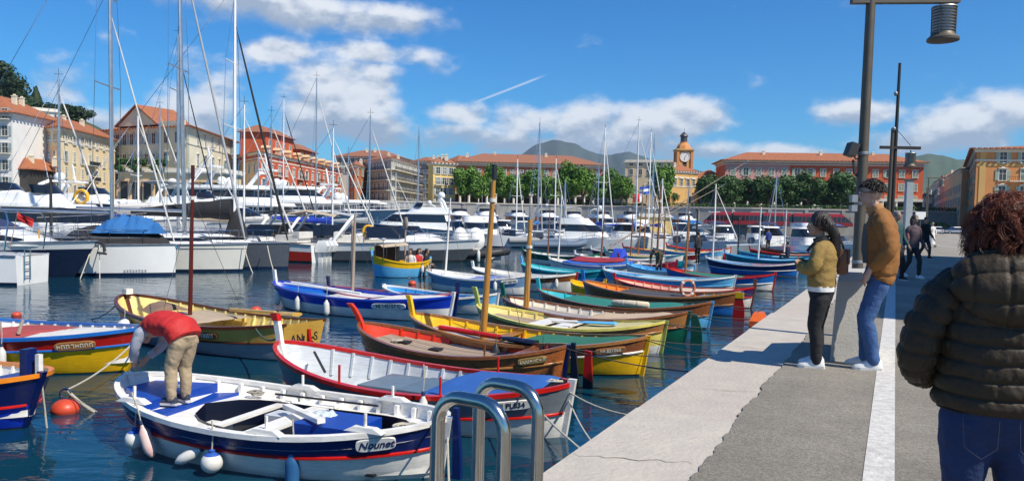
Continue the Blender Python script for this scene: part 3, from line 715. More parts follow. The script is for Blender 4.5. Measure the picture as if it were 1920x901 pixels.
# unseen building added beyond the right edge, sized to shade the path
wa, wb = Q(7.3, 16.2), Q(35.2, 16.2); wc = wa + QN * 14
b = Building('shade_building', 'ochre harbour warehouse standing inland of the quay path', [(wb.x, wb.y), (wa.x, wa.y), (wc.x, wc.y)], 0, 17.0, m_ochre, group='buildings around the harbour', roofkind='flat')
b.windows(0, 7, [3.2, 7.6, 12], 1.4, 2.4, 'green')
# ================================================================ TRADITIONAL WOODEN BOATS
m_varn = mat('varnished_mahogany', (.30, .105, .034), .28, var=.35, vs=5, stretch=(1, 6, 6), coat=.35, c2=(.16, .052, .02))
m_varl = mat('varnished_oak', (.42, .20, .06), .3, var=.3, vs=5, stretch=(1, 6, 6), coat=.35, c2=(.28, .11, .035))
m_teak = mat('weathered_teak', (.40, .31, .23), .8, var=.25, vs=6, stretch=(1, 9, 9), bump=.2, bs=60, c2=(.30, .235, .18))
m_teakdk = mat('darker_teak', (.31, .24, .175), .8, var=.25, vs=6, stretch=(1, 9, 9), bump=.2, bs=60, c2=(.23, .175, .13))
m_greydeck = mat('grey_deck_paint', (.34, .34, .36), .6, var=.15, vs=5, bump=.1)
m_black = mat('antifouling_black', (.018, .02, .024), .5, var=.3)
m_rope = mat('pale_rope', (.55, .51, .42), .9, var=.25, vs=60, bump=.6, bs=300)
m_ropedk = mat('dark_rope', (.07, .07, .065), .9, var=.25, vs=60, bump=.5, bs=300)
m_bronze = mat('bronze_plate', (.42, .28, .10), .4, .5, var=.2, vs=20)
m_steel = mat('stainless_steel', (.62, .62, .63), .16, 1.0, var=.08, vs=12)
m_letter = mat('black_lettering', (.02, .02, .025), .5, var=0)
m_letterw = mat('pale_lettering', (.75, .70, .55), .5, var=0)
m_vinyl = mat('white_fender_vinyl', (.78, .77, .73), .35, var=.10, vs=9, coat=.1, c2=(.62, .60, .55))
def canvas(n, c, c2=None): return mat('canvas_' + n, c, .85, var=.10, vs=3, bump=.5, bs=9, c2=c2)
W_ = '#ece9e2'
pw, pnavy, pred, proyal = paint(W_), paint('#0c1f5c'), paint('#c01a12'), paint('#1038b8')
pyel, ppale, porange, pgrey, plgrey = paint('#f2bd08'), paint('#e8d870'), paint('#d8370a'), paint('#6d767e'), paint('#c3c8cc')
pgreen, pturq, psky, pteal, pbrown, ptan, pcream = paint('#0c5a48'), paint('#35b6c0'), paint('#62b4e6'), paint('#0e7d90'), paint('#5a2a18'), paint('#cda34c'), paint('#ecd68a')
pmid, pviolet, porg2, pvdark = paint('#1c6cc0'), paint('#43306a'), paint('#ee8a1c'), paint('#10182e')
m_mahog = mat('red_mahogany', (.42, .13, .03), .28, var=.35, vs=5, stretch=(1, 6, 6), coat=.35, c2=(.24, .07, .02))
m_honey = mat('honey_spar_varnish', (.56, .27, .05), .3, var=.25, vs=4, stretch=(6, 6, 1), coat=.35, c2=(.42, .18, .03))
m_gelw = mat('white_band', (.7, .68, .62), .4)
class Pointu:
    """double-ended open boat; local x from stern to bow, z = 0 at the waterline"""
    def __init__(s, label, loc, rz, L, B=1.75, f=.44, bow=.30, st=.14, bands=((.5, pnavy), (0, pw)), inside=pw, gun=pw, strake=None, strake_t=.5, stem=(.38, .14, pw, None), sternh=.10, group='wooden boats moored side on to the quay', ribs=True, name='wooden_boat', transom=0., post_m=None, black=True, zin=.10, full=1.28, cat='boat'):
        B += .12; st += 0 if transom or full == 1.25 else .09; f += 0 if full == 1.25 else .03; s.L, s.B, s.f, s.bow, s.st, s.tr, s.full = L, B, f, bow, st, transom, full
        s.root = thing(name, label, cat, loc, rz, group); s.zin = zin
        s.N = 26; ss = [.5 - .5 * math.cos(math.pi * i / s.N) for i in range(s.N + 1)]; s.ss = ss
        # outer skin
        cut = sorted({1., .93, .84, .72, .6, .45, .3, .16, .05, 0., -.15, -.35, -.55, -.7} | {b[0] for b in bands}, reverse=True)
        mats = [b[1] for b in bands] + [m_black]
        def mi(t):
            for k, b in enumerate(bands):
                if t > b[0]: return k
            return len(bands) if black or t < -.1 else len(bands) - 1
        rows = []
        for u in ss: rows.append([s.sk(u, t, 1) for t in cut] + [s.sk(u, t, -1) for t in reversed(cut)])
        nn = len(cut)
        mb = MB(); mb.grid(rows, lambda i, j: mi((cut[j] + cut[j + 1]) / 2 - (.03 if j + 1 == 0 else 0)) if j < nn - 1 else (mi(-1) if j == nn - 1 else mi((cut[2 * nn - 2 - j] + cut[2 * nn - 1 - j]) / 2)))
        if transom: mb.f.append(tuple(range(2 * nn))); mb.m.append(0)
        s.hull = mb.build('hull', mats, s.root, 50)
        # lining and sole
        it = [.99, .8, .6, .42]
        rows = []
        for u in ss[1:-1]:
            a = [s.ins(u, t, 1) for t in it]; zs = zin
            fl = s.ins(u, .42, 1); fl = (fl[0], fl[1] * .9, min(fl[2], zs)); fr = s.ins(u, .42, -1); fr = (fr[0], fr[1] * .9, min(fr[2], zs))
            rows.append(a + [fl, (fl[0], 0, fl[2]), fr] + [s.ins(u, t, -1) for t in reversed(it)])
        mb = MB(); mb.grid(rows); mb.build('lining', inside, s.root, 40)
        # gunwale
        mb = MB()
        for sd in (1, -1):
            rings = []
            for u in ss:
                x, y, z = s.sk(u, 1., sd); yo, yi = y + sd * .022, y - sd * .06
                if abs(y) < .07: yi = 0
                rings.append([(x, yo, z - .035), (x, yo, z + .018), (x, yi, z + .022), (x, yi, z - .03)])
            mb.loft(rings)
        s.gun = mb.build('gunwale', gun, s.root)
        if strake:
            mb = MB()
            for sd in (1, -1): mb.tube([(lambda p: (p[0], p[1] + sd * .008, p[2]))(s.sk(u, strake_t, sd)) for u in ss[1:-1]], .019, 6)
            mb.build('rubbing_strake', strake, s.root, 50)
        # stem and stern posts
        h, lean, sm1, sm2 = stem
        x1, _, z1 = s.sk(1, 1, 1)
        pts = [s.sk(1, t, 0) for t in (-.6, -.2, .2, .6, 1.)]
        prof = [(p[0], p[2]) for p in pts]
        prof += [(x1 + lean * .25, z1 + h * .35), (x1 + lean * .62, z1 + h * .75), (x1 + lean, z1 + h)]
        def post(prof, wd, th, m, nm):
            mb = MB(); rings = []
            for k, (x, z) in enumerate(prof):
                g = wd * (1.15 if k == len(prof) - 1 else 1); rings.append([(x - g * .75, -th, z), (x + g * .5, -th, z), (x + g * .5, th, z), (x - g * .75, th, z)])
            mb.loft(rings); return mb.build(nm, m, s.root)
        post(prof, .075, .035, sm1, 'stem_post')
        if sm2: post([(a + .004, b) for a, b in prof[-2:]], .088, .041, sm2, 'stem_tip')
        if not transom:
            x0, _, z0 = s.sk(0, 1, 1); pts = [s.sk(0, t, 0) for t in (-.6, -.2, .2, .6, 1.)]
            s._sp(pts, x0, z0, sternh, post_m or sm1)
        if ribs:
            n = int(L / .33)
            for k in range(1, n):
                u = .06 + .88 * k / n
                for sd in (1, -1):
                    mb = MB(); rings = []
                    for t in (.97, .75, .5, .42):
                        x, y, z = s.ins(u, t, sd); rings.append([(x - .02, y, z), (x + .02, y, z), (x + .02, y - sd * .035, z), (x - .02, y - sd * .035, z)])
                    mb.loft(rings); mb.build('rib', inside, s.root)
    def _sp(s, pts, x0, z0, h, sm1):
        mb = MB(); rings = []
        for x, z in [(p[0] - .01, p[2]) for p in pts] + [(x0 - .02, z0 + h)]:
            rings.append([(x - .05, -.035, z), (x + .05, -.035, z), (x + .05, .035, z), (x - .05, .035, z)])
        mb.loft(rings); mb.build('stern_post', sm1, s.root)
    def hb(s, u):
        v = 2 * u - 1
        if s.tr and v < 0: return s.B / 2 * (s.tr + (1 - s.tr) * (1 - abs(v) ** 2.2))
        return max(.032, s.B / 2 * (1 - abs(v) ** 2.3) ** (.78 / s.full))
    def sheer(s, u): return s.f + s.bow * max(0, (u - .45) / .55) ** 2 + s.st * max(0, (.45 - u) / .45) ** 2
    def sk(s, u, t, sd):
        z1 = s.sheer(u); e = abs(2 * u - 1) ** 3
        f0 = lerp(.80, .40, e)
        if s.tr and u < .5: f0 = .8
        g = f0 + (1 - f0) * t ** .75 if t >= 0 else f0 * max(0, 1 - (-t / .7) ** 2)
        y = max(.03 if t > -.6 else .0, s.hb(u) * g) * sd
        z = t * z1 if t >= 0 else t * .5
        x = s.L * u; q = 1 - t
        x += -.06 * s.L * q * max(0, (u - .7) / .3) ** 2 + .022 * s.L * q * max(0, (.3 - u) / .3) ** 2
        return (x, y, z)
    def ins(s, u, t, sd):
        x, y, z = s.sk(u, t, sd); yy = max(.004, abs(y) - .035) * sd; return (x, yy, z)
    def w(s, u, off=.07): return max(.02, s.hb(u) - off)
    def at(s, u, y=0., dz=0.):
        """local point at fraction u, y as a fraction of the inner half width, dz from the sheer"""
        return Vector((s.L * u, y * s.w(u), s.sheer(u) + dz))
    def world(s, p): return s.root.location + Matrix.Rotation(s.root.rotation_euler.z, 3, 'Z') @ Vector(p)
    def deck(s, u0, u1, dz, m, o0=0, o1=0, ow=.6, name='deck', coam=.07, well=None):
        mb = MB(); n = 22; us = [lerp(u0, u1, i / n) for i in range(n + 1)]
        def hole(u):
            if not o0 < u < o1: return 0
            t = (u - o0) / (o1 - o0) * 2 - 1; return ow * (1 - abs(t) ** 5) ** .5
        for i in range(n):
            a, b = us[i], us[i + 1]
            for sd in (1, -1):
                ha, hb_ = hole(a), hole(b); za, zb_ = s.sheer(a) + dz, s.sheer(b) + dz
                mb.face([(s.L * a, sd * s.w(a, .04), za - .01), (s.L * b, sd * s.w(b, .04), zb_ - .01), (s.L * b, sd * s.w(b) * hb_, zb_ + .02), (s.L * a, sd * s.w(a) * ha, za + .02)])
                if ha or hb_:
                    A, B_ = (s.L * a, sd * s.w(a) * ha, za + .02 + coam), (s.L * b, sd * s.w(b) * hb_, zb_ + .02 + coam)
                    mb.face([A, B_, (B_[0], B_[1], s.zin), (A[0], A[1], s.zin)], 1)
        return mb.build(name, [m, well or m], s.root, 30)
    def planks(s, u0, u1, dz, wd, m, y0=-1, y1=1, flat=None):
        """deck boards laid fore and aft, each its own board"""
        ymax = max(s.w(u0 + (u1 - u0) * k / 8, .10) for k in range(9)); y = -ymax * -y0 if y0 != -1 else -ymax; y = max(y, y0 * ymax)
        while y < min(ymax, y1 * ymax) - .01:
            ya, yb = y + .006, y + wd - .006; pts = []
            for k in range(11):
                u = lerp(u0, u1, k / 10); h = s.w(u, .10); a, b = max(-h, min(h, ya)), max(-h, min(h, yb))
                if b - a > .004: pts.append((s.L * u, a, b, (flat if flat is not None else s.sheer(u) + dz)))
            if len(pts) > 1:
                mb = MB(); mb.loft([[(x, a, z - .03), (x, a, z), (x, b, z), (x, b, z - .03)] for x, a, b, z in pts]); mb.build('plank', m if int(y / wd + 50) % 3 else m_teakdk, s.root)
            y += wd
    def cover(s, u0, u1, m, rise=.10, dz=.03, name='tarpaulin', w0=1.0, drape=0.0, sag=.02, off=.0):
        mb = MB(); rows = []; n = 16
        for i in range(n + 1):
            u = lerp(u0, u1, i / n); row = []
            for j in range(13):
                v = -1 + j / 6; h = s.hb(u) + off; e = sm(min(1, min(i, n - i) / 3 + .35))
                z = s.sheer(u) + dz + rise * (1 - abs(v) ** 1.7) * e + sag * mnoise.noise(Vector((u * 9, v * 3, len(s.root['label']))))
                row.append((s.L * u, v * h * w0, z))
            if drape: row = [(row[0][0], row[0][1] * 1.02 , row[0][2] - drape)] + row + [(row[-1][0], row[-1][1] * 1.02, row[-1][2] - drape)]
            rows.append(row)
        mb.grid(rows)
        low = []
        mb2 = MB(); mb2.v = mb.v; mb2.f = mb.f; mb2.m = mb.m
        return mb2.build(name, m, s.root, 60)
    def box(s, u, y, z, d, m, name, rz=0.):
        mb = MB(); mb.box((0, 0, 0), d); return mb.build(name, m, s.root, (s.L * u, y, z), rz)
    def thwart(s, u, m, dz=-.1, wd=.2):
        h = s.w(u, .05); mb = MB(); mb.box((0, 0, 0), (wd, 2 * h, .035)); return mb.build('thwart', m, s.root, (s.L * u, 0, s.sheer(u) + dz))
    def mast(s, u, h, m, r=.05, lean=(0., 0.), top=None, y=0.):
        b = s.at(u, 0, -.3); b.y = y; mb = MB()
        lean = (-lean[0], lean[1]); pts = [b + Vector((lean[0] * h * t, lean[1] * h * t, h * t)) for t in (0, .3, .6, .85, 1)]
        mb.tube(pts, [r, r, r * .9, r * .75, r * .6], 10); o = mb.build('mast', m, s.root, 50)
        if top is not None:
            mb = MB(); e = pts[-1]; mb.tube([e - Vector((0, 0, .12)), e + Vector((0, 0, .16))], r * .85, 8); mb.build('masthead', top, o, 50); mb = MB(); mb.tube([e - Vector((lean[0] * .55, lean[1] * .55, .55)), e - Vector((lean[0] * .5, lean[1] * .5, .48))], r * 1.15, 8); mb.build('band', m_gelw, o, 50)
        for q in (1, -1):
            mb = MB(); mb.tube([pts[3], s.at(max(.02, u - .08), q * 1.02, .02)], .006, 4); mb.build('shroud', m_ropedk, o)
        return o
    def rudder(s, m, m2=None, h=.3, wd=.2, dn=-.5, t=.03):
        x0, _, z0 = s.sk(0, 1, 1); mb = MB()
        mid = z0 * .45
        def pl(za, zb_, wa, wb): mb.loft([[(x0 - .07, -t, za), (x0 - .07 - wa, -t, za), (x0 - .07 - wa, t, za), (x0 - .07, t, za)], [(x0 - .07, -t, zb_), (x0 - .07 - wb, -t, zb_), (x0 - .07 - wb, t, zb_), (x0 - .07, t, zb_)]])
        pl(dn, mid, wd, wd * .8); o = mb.build('rudder', m, s.root)
        mb = MB(); pl(mid, z0 + h, wd * .8, wd * .42); mb.build('rudder_head', m2 or m, o)
        return o
    def plate(s, txt, u, t, sd, m=pw, lm=m_letter, size=.10, wd=None, shear=0., round_=True):
        """name board let into the topsides, following the planking"""
        wd = wd or size * .62 * len(txt) + .06; h = size * .64
        p0, p1 = Vector(s.sk(u - wd / 2 / s.L, t, sd)), Vector(s.sk(u + wd / 2 / s.L, t, sd)); c = Vector(s.sk(u, t, sd))
        upv = (Vector(s.sk(u, t + .12, sd)) - Vector(s.sk(u, t - .12, sd))).normalized()
        xd = (p1 - p0).normalized() * (-1 if sd > 0 else 1); nrm = xd.cross(upv).normalized(); upv = nrm.cross(xd)
        mt = Matrix((xd, upv, nrm)).transposed()
        mb = MB(); out = []
        for k in range(24):
            a = 2 * math.pi * k / 24; cx, sy = math.cos(a), math.sin(a)
            out.append((math.copysign(abs(cx) ** .45, cx) * wd / 2 * (1 if round_ else 1), math.copysign(abs(sy) ** .6, sy) * h))
        mb.loft([[(x, y, -.02) for x, y in out], [(x, y, .010) for x, y in out], [(x * .985, y * .96, .014) for x, y in out]])
        o = mb.build('name_board', m, s.root); o.matrix_local = Matrix.Translation(c + nrm * .016) @ mt.to_4x4()
        if txt[0] == '~':
            # carved letters worn past reading
            n = len(txt); rr = random.Random(s.root['label']); cw = (wd - .06) / n
            for k in range(n):
                mb = MB(); x = -(wd - .06) / 2 + (k + .5) * cw
                for q in (-.28, .28):
                    if rr.random() < .8: mb.box((x + q * cw, 0, .017), (cw * .16, size * rr.uniform(.4, .66), .004))
                mb.box((x, size * rr.choice((-.26, 0, .26)), .017), (cw * .5, size * .11, .004)); mb.build('carved_letter', lm, o)
        else: lettering(txt, size, lm, o, (0, 0, .016), (0, 0, 0), shear=shear)
        return o
    def thole(s, u, sd, m, h=.16):
        p = s.at(u, sd); mb = MB(); mb.tube([p + Vector((0, 0, -.05)), p + Vector((0, 0, h))], .018, 6); mb.build('thole_pin', m, s.root, 50)
def fit(sx, sy, bx, dang=0):
    """stern seen at (sx, sy) on the waterline; length so that the stem stands at column bx"""
    S = G(sx, sy, WZ); d = Matrix.Rotation(R(dang), 3, 'Z') @ (-QN); lo, hi = .5, 16
    for _ in range(40):
        m = (lo + hi) / 2
        if pix(S + d * m + Vector((0, 0, .7)))[0] > bx: lo = m
        else: hi = m
    return S, math.atan2(d.y, d.x), m
# ================================================================ the individual boats, nearest first
def mk(label, sx, sy, bx, dang=0, **k):
    S, rz, L = fit(sx, sy, bx, dang); return Pointu(label, S, rz, L, **k)
# 1 white and navy boat in front
b1 = mk('white and navy open boat with blue hatch boards, nearest the steel handrails', 838, 893, 240, 5, B=1.85, f=.46, bow=.20, st=.16, bands=((.54, pnavy), (0., pw)), inside=pw, gun=pw, strake=pred, strake_t=.54, stem=(.02, .0, pw, None), sternh=.02, zin=.06, ribs=False, full=1.25)
b1.deck(.02, .985, -.13, pw, .10, .71, .66, coam=.03, well=pvdark)
b1.box(.41, 0, .075, (2.5, 1.0, .03), m_black, 'floor_board')
for k in range(13):
    u = .10 + .065 * k
    for sd in (1, -1):
        p = b1.at(u, sd * .985, 0); mb = MB(); mb.box((0, -sd * .02, -.085), (.045, .05, .14)); mb.build('stanchion', pw, b1.root, tuple(p))
mblue = mat('hatch_blue_paint', lin('#0d3f9c'), .42, var=.12, vs=6, bump=.15)
def hatch(b, u0, u1, dz, th, m, wf=.72):
    mb = MB(); rings = []
    for z in (dz, dz + th): rings.append([(b.L * u0, -b.w(u0) * wf, b.sheer(u0) + z), (b.L * u1, -b.w(u1) * wf * .9, b.sheer(u1) + z - .04), (b.L * u1, b.w(u1) * wf * .9, b.sheer(u1) + z - .04), (b.L * u0, b.w(u0) * wf, b.sheer(u0) + z)])
    mb.loft(rings); return mb.build('hatch', m, b.root)
hatch(b1, .735, .80, -.14, .05, mblue, .80); hatch(b1, .80, .95, -.14, .12, mblue, .82)
mb = MB(); mb.box((0, 0, 0), (.12, .05, .03)); mb.build('hatch_handle', pw, b1.root, tuple(b1.at(.83, -.2, -.0)))
b1.thwart(.45, pw, -.10, .24); b1.thwart(.58, pw, -.12, .10)
b1.box(.30, .02, .24, (.75, .62, .42), mblue, 'engine_box'); b1.box(.18, -.05, .16, (.30, .8, .26), mblue, 'locker'); b1.box(.64, .22, .16, (.3, .2, .24), pw, 'fuel_can'); b1.box(.52, -.25, .20, (.26, .26, .30), paint('#c8ccd0'), 'bucket')
mb = MB(); mb.box((0, 0, 0), (1.05, .09, .05), mtx=Matrix.Rotation(R(-32), 3, 'Z') @ Matrix.Rotation(R(3), 3, 'Y')); mb.build('tiller', pw, b1.root, tuple(b1.at(.40, .05, .02)))
for u, sd in ((.80, 1), (.36, 1), (.14, 1), (.56, -1), (.25, -1)):
    b1.thole(u, sd, pw, .20); mb = MB(); mb.loft([[(-.22, -.05, 0), (.22, -.05, 0), (.22, .05, 0), (-.22, .05, 0)], [(-.12, -.04, .05), (.12, -.04, .05), (.12, .04, .05), (-.12, .04, .05)]]); mb.build('thole_pad', pw, b1.root, tuple(b1.at(u, sd * 1.02, .02)))
b1.rudder(pnavy, pnavy, .12, .11)
b1.plate('Nounet', .115, .80, 1, pw, mat('navy_lettering', (.02, .03, .10), .5, var=0), .112, .40, .35)
# 2 grey, red and white boat
b2 = mk('grey and white boat with red gunwale and blue tarpaulin behind the handrails', 1068, 820, 524, 1, B=1.75, f=.46, bow=.30, st=.10, bands=((.48, pgrey), (0., pw)), inside=plgrey, gun=pred, strake=pred, strake_t=.47, stem=(.42, .10, pw, pred), sternh=.06, zin=.16, post_m=pw)
b2.box(.56, 0, .36, (.62, .85, .12), paint('#66757f'), 'hatch'); b2.box(.42, 0, .37, (.62, .9, .12), paint('#5d6c77'), 'hatch')
b2.cover(.05, .36, canvas('blue', (.018, .10, .36)), .10, .02, w0=.93)
for u, sd in ((.30, 1), (.30, -1), (.62, 1)): b2.thole(u, sd, pred, .24)
b2.plate('NI PL834', .12, .78, 1, pw, m_letter, .095)
b2.box(.92, 0, .48, (.06, .3, .03), pw, 'cleat')
# 3 mahogany boat, orange inside
b3 = mk('dark mahogany boat with bright orange inside and planked teak deck', 1062, 724, 676, 2, B=1.65, f=.43, bow=.28, st=.12, bands=((0., m_mahog),), inside=porange, gun=m_varn, strake=m_varl, strake_t=.62, stem=(.34, .26, porange, None), sternh=.02, zin=.20, post_m=pnavy)
b3.planks(.34, .90, -.14, .11, m_teak); b3.thwart(.20, m_varn, -.06, .16); b3.box(.24, 0, .21, (.9, .9, .03), pvdark, 'cockpit_floor')
b3.box(.335, 0, .28, (.03, 1.25, .2), pvdark, 'bulkhead')
b3.plate('~~~~~~~~', .10, .80, 1, m_bronze, m_letterw, .085); b3.rudder(pvdark, pvdark, .06, .15)
b3.thole(.28, 1, m_varn, .2); b3.thole(.28, -1, pred, .2)
for u in (.62, .78): b3.box(u, -.1, b3.sheer(u) - .115, (.2, .2, .03), m_black, 'deck_fitting')
# 4 yellow boat with the tall mast
b4 = mk('yellow and mahogany boat with green tarpaulin and tall honey coloured mast', 1212, 705, 772, 0, B=1.75, f=.44, bow=.28, st=.14, bands=((.66, m_varn), (.055, pyel)), inside=pyel, gun=m_varl, strake=pw, strake_t=.645, stem=(.36, .10, pyel, None), sternh=.02, zin=.18, post_m=pyel)
b4.planks(.45, .90, -.16, .15, m_greydeck); b4.cover(.05, .47, canvas('green', (.02, .14, .09)), .06, -.02, w0=.86)
b4.mast(.665, 3.35, m_honey, .062, (.055, 0.0), m_black); b4.plate('NI 831065', .10, .80, 1, m_varl, m_letterw, .085); b4.thwart(.60, m_varl, -.08, .2)
# 5 pale yellow
b5 = mk('pale yellow boat with cream deck lying behind the yellow mast', 1246, 662, 896, 0, B=1.65, f=.42, bow=.26, st=.12, bands=((.72, m_varl), (.25, ppale), (0, pw)), inside=pcream, gun=ppale, strake=m_varl, strake_t=.7, stem=(.40, .12, paint('#a9b45a'), None), sternh=.02, zin=.18)
b5.planks(.40, .92, -.14, .13, m_teak); b5.cover(.06, .40, canvas('straw', (.50, .44, .22)), .05, -.02, w0=.85); b5.thwart(.62, pw, -.05, .35); b5.thwart(.5, pw, -.05, .35)
# 6 brown and green
b6 = mk('varnished brown and dark green boat with beige canvas and short orange mast', 1289, 642, 944, 0, B=1.75, f=.44, bow=.28, st=.14, bands=((.52, m_varl), (.0, pgreen)), inside=paint('#e6dcc8'), gun=m_varn, strake=m_varn, strake_t=.52, stem=(.34, .08, pgreen, None), sternh=.02, zin=.20)
b6.planks(.45, .92, -.15, .13, m_greydeck); b6.cover(.08, .48, canvas('sand', (.48, .36, .25)), .07, -.03, w0=.86); b6.mast(.865, 2.2, m_honey, .075, (.03, 0), m_honey); b6.rudder(pgreen, pgreen, -.05, .3)
# 7 brown with light blue hull
b7 = mk('brown and light blue boat with turquoise inside and long green canvas cover', 1333, 617, 1010, 0, B=1.75, f=.44, bow=.28, st=.14, bands=((.52, m_varn), (.04, psky)), inside=pturq, gun=m_varn, strake=m_varl, strake_t=.52, stem=(.30, .06, pturq, None), sternh=.02, zin=.20, post_m=psky)
b7.cover(.15, .80, canvas('sea_green', (.015, .17, .14)), .10, -.02, w0=.88)
# 8 blue hull, orange inside, red rudder
b8 = mk('brown boat with orange and yellow inside, blue lower hull and life ring', 1388, 592, 1094, 0, B=1.75, f=.46, bow=.28, st=.14, bands=((.50, m_varn), (.03, pmid)), inside=porg2, gun=m_varl, strake=m_varl, strake_t=.5, stem=(.34, .06, pmid, None), sternh=.02, zin=.20, post_m=pmid)
b8.cover(.30, .72, canvas('charcoal', (.055, .058, .065)), .06, -.02, w0=.88); b8.deck(.03, .26, -.05, paint('#86bde4'))
b9 = mk('white and violet boat with red gunwale and beige canvas', 1413, 578, 1152, 0, B=1.7, f=.44, bow=.26, st=.12, bands=((.55, pviolet), (.03, pw)), inside=paint('#e8b8a0'), gun=pred, strake=pred, strake_t=.55, stem=(.18, .04, pred, None), sternh=.26, zin=.20, post_m=m_varn)
b9.cover(.15, .55, canvas('shell', (.58, .46, .36)), .05, -.02, w0=.88)
b10 = mk('light blue and white boat with pale blue deck behind the violet one', 1377, 550, 1132, 0, B=1.6, f=.42, bow=.22, st=.12, bands=((.5, psky), (.03, pw)), inside=psky, gun=pw, strake=psky, strake_t=.5, stem=(.14, .03, pw, None), sternh=.06, zin=.2)
b10.cover(.30, .72, canvas('sky', (.25, .50, .66)), .04, -.03, w0=.85)
b11 = mk('blue and white boat with red gunwale, orange stem and green canvas', 1452, 546, 1250, 0, B=1.7, f=.46, bow=.26, st=.12, bands=((.5, pmid), (.03, pw)), inside=porange, gun=pred, strake=pw, strake_t=.5, stem=(.20, .05, porange, None), sternh=.10, zin=.2)
b11.cover(.28, .82, canvas('bottle_green', (.015, .15, .11)), .08, -.02, w0=.9); b11.mast(.82, 3.3, m_varl, .05, (.03, 0), m_black)
b12 = mk('blue boat with broad white gunwale and red stern deck', 1497, 519, 1324, 0, B=1.7, f=.50, bow=.26, st=.10, bands=((.5, pnavy), (.03, pmid)), inside=psky, gun=pw, strake=pw, strake_t=.5, stem=(.14, .03, pw, None), sternh=.06, zin=.2)
b12.deck(.05, .50, -.04, pred); b12.mast(.93, 2.2, pw, .05, (.02, 0))
far = [(44.0, 'turquoise boat with white mast, fourth from the end of the moored row', dict(bands=((.5, pteal), (.03, psky)), inside=pturq, gun=psky), .62, pw),
       (48.5, 'light blue boat with a dark outboard, third from the end of the moored row', dict(bands=((.5, psky), (.03, pmid)), inside=psky, gun=pteal), .4, None),
       (53.0, 'red and white boat with white mast, second from the end of the moored row', dict(bands=((.5, pred), (.03, pw)), inside=pred, gun=pred), .55, pw),
       (58.0, 'dark brown boat with red inside at the far end of the moored row', dict(bands=((.5, m_varn), (.03, pw)), inside=pred, gun=paint('#4a1a14')), 0, None)]
for a_, lab, kw, um, mm in far:
    q = Q(a_, -2.4, WZ); bb = Pointu(lab, q, math.atan2(-QN.y, -QN.x), 5.2, B=1.75, f=.52, stem=(.22, .05, kw['gun'], None), zin=.2, **kw)
    bb.cover(.2, .6, canvas('sky', (.25, .50, .66)) if um != .55 else canvas('shell', (.58, .46, .36)), .05, -.03, w0=.85)
    if mm: bb.mast(um, 3.4, mm, .05, (.02, 0))
for a_, n_, lab, kw in ((41.5, -9.5, 'white boat with a teal gunwale behind the blue and white decked boat', dict(bands=((.5, pw), (.03, pteal)), inside=pcream, gun=pteal)), (50.5, -9.0, 'pale blue boat with a cream deck in the far outer row', dict(bands=((.5, psky), (.03, pw)), inside=pcream, gun=pw)), (56, -9.5, 'orange trimmed white boat in the far outer row', dict(bands=((.5, pw), (.03, porange)), inside=porange, gun=porange)), (38.0, -13.5, 'green and white boat behind the slanting spars', dict(bands=((.5, pgreen), (.03, pw)), inside=pw, gun=pgreen))):
    bb = Pointu(lab, Q(a_, n_, WZ), math.atan2(-QN.y, -QN.x), 5.0, B=1.75, f=.5, stem=(.22, .05, kw['gun'], None), zin=.2, group='wooden boats moored in the outer row', **kw); bb.deck(.1, .9, -.06, kw['inside'], .25, .75, .6); bb.mast(.66, 3.0, m_varn, .045, (.03, 0))
dy = mk('little yellow dinghy between the red stem and the brown boat with orange inside', 1133, 558, 1072, 0, B=1.1, f=.36, bow=.16, st=.08, bands=((.0, pyel),), inside=pyel, gun=pyel, stem=(.04, .02, pyel, None), zin=.1, group='wooden boats moored in the outer row')
# ---- boats lying further out from the quay
GRP2 = 'wooden boats moored in the outer row'
c1 = mk('royal blue and white boat with three white fenders along its side', 848, 603, 516, -1, B=1.85, f=.46, bow=.22, st=.08, bands=((.54, proyal), (.03, pw)), inside=proyal, gun=proyal, stem=(.34, .06, pw, None), sternh=.12, zin=.2, group=GRP2)
c1.deck(.42, .62, -.05, pw); c1.deck(.66, .96, -.12, pmid); c1.cover(.03, .34, canvas('white', (.62, .60, .56)), .05, 0., w0=.9); c1.plate('NI 145157 C', .235, .72, 1, pw, m_letter, .13)
mb = MB(); mb.tube([c1.at(.90, .55, .06), c1.at(.42, .55, .12)], .035, 8); mb.build('boom', pw, c1.root, 50)
c2 = mk('navy boat with a pink gunwale and gilt name board, between royal blue boat and dinghy', 856, 596, 616, -2, B=1.6, f=.42, bow=.14, st=.16, bands=((.45, pnavy), (.03, pmid)), inside=paint('#3f5aa8'), gun=paint('#a8586a'), stem=(.30, .04, paint('#3d3a52'), None), sternh=.28, zin=.2, group=GRP2, post_m=pnavy)
c2.mast(.80, 2.5, m_teak, .05, (.03, 0)); c2.plate('~~~~~~', .14, .8, 1, m_bronze, m_letterw, .10); c2.cover(.3, .9, canvas('white', (.62, .60, .56)), .02, -.1, w0=.5)
c3 = mk('small sky blue and white dinghy with bright blue inside', 932, 590, 720, -2, B=1.4, f=.38, bow=.18, st=.10, bands=((.55, psky), (.03, pw)), inside=paint('#2f8fd0'), gun=pw, stem=(.05, .02, pw, None), sternh=.02, zin=.12, group=GRP2)
for u in (.3, .52, .74): c3.thwart(u, paint('#9fd0ee'), -.12, .18)
c4 = mk('white boat with slate blue hull side and a white mast, registration board aft', 992, 553, 802, 0, B=1.8, f=.48, bow=.20, st=.12, bands=((.42, paint('#6f93b8')), (.03, pw)), inside=pw, gun=pw, stem=(.16, .02, m_teak, None), sternh=.10, zin=.25, group=GRP2)
c4.deck(.55, .97, -.06, pw); c4.mast(.82, 3.1, pw, .04, (.06, 0)); c4.plate('~~~~~~~~', .12, .78, 1, pw, m_letter, .11); c4.cover(.28, .5, canvas('navy_white', (.15, .20, .45)), .06, 0, w0=.9)
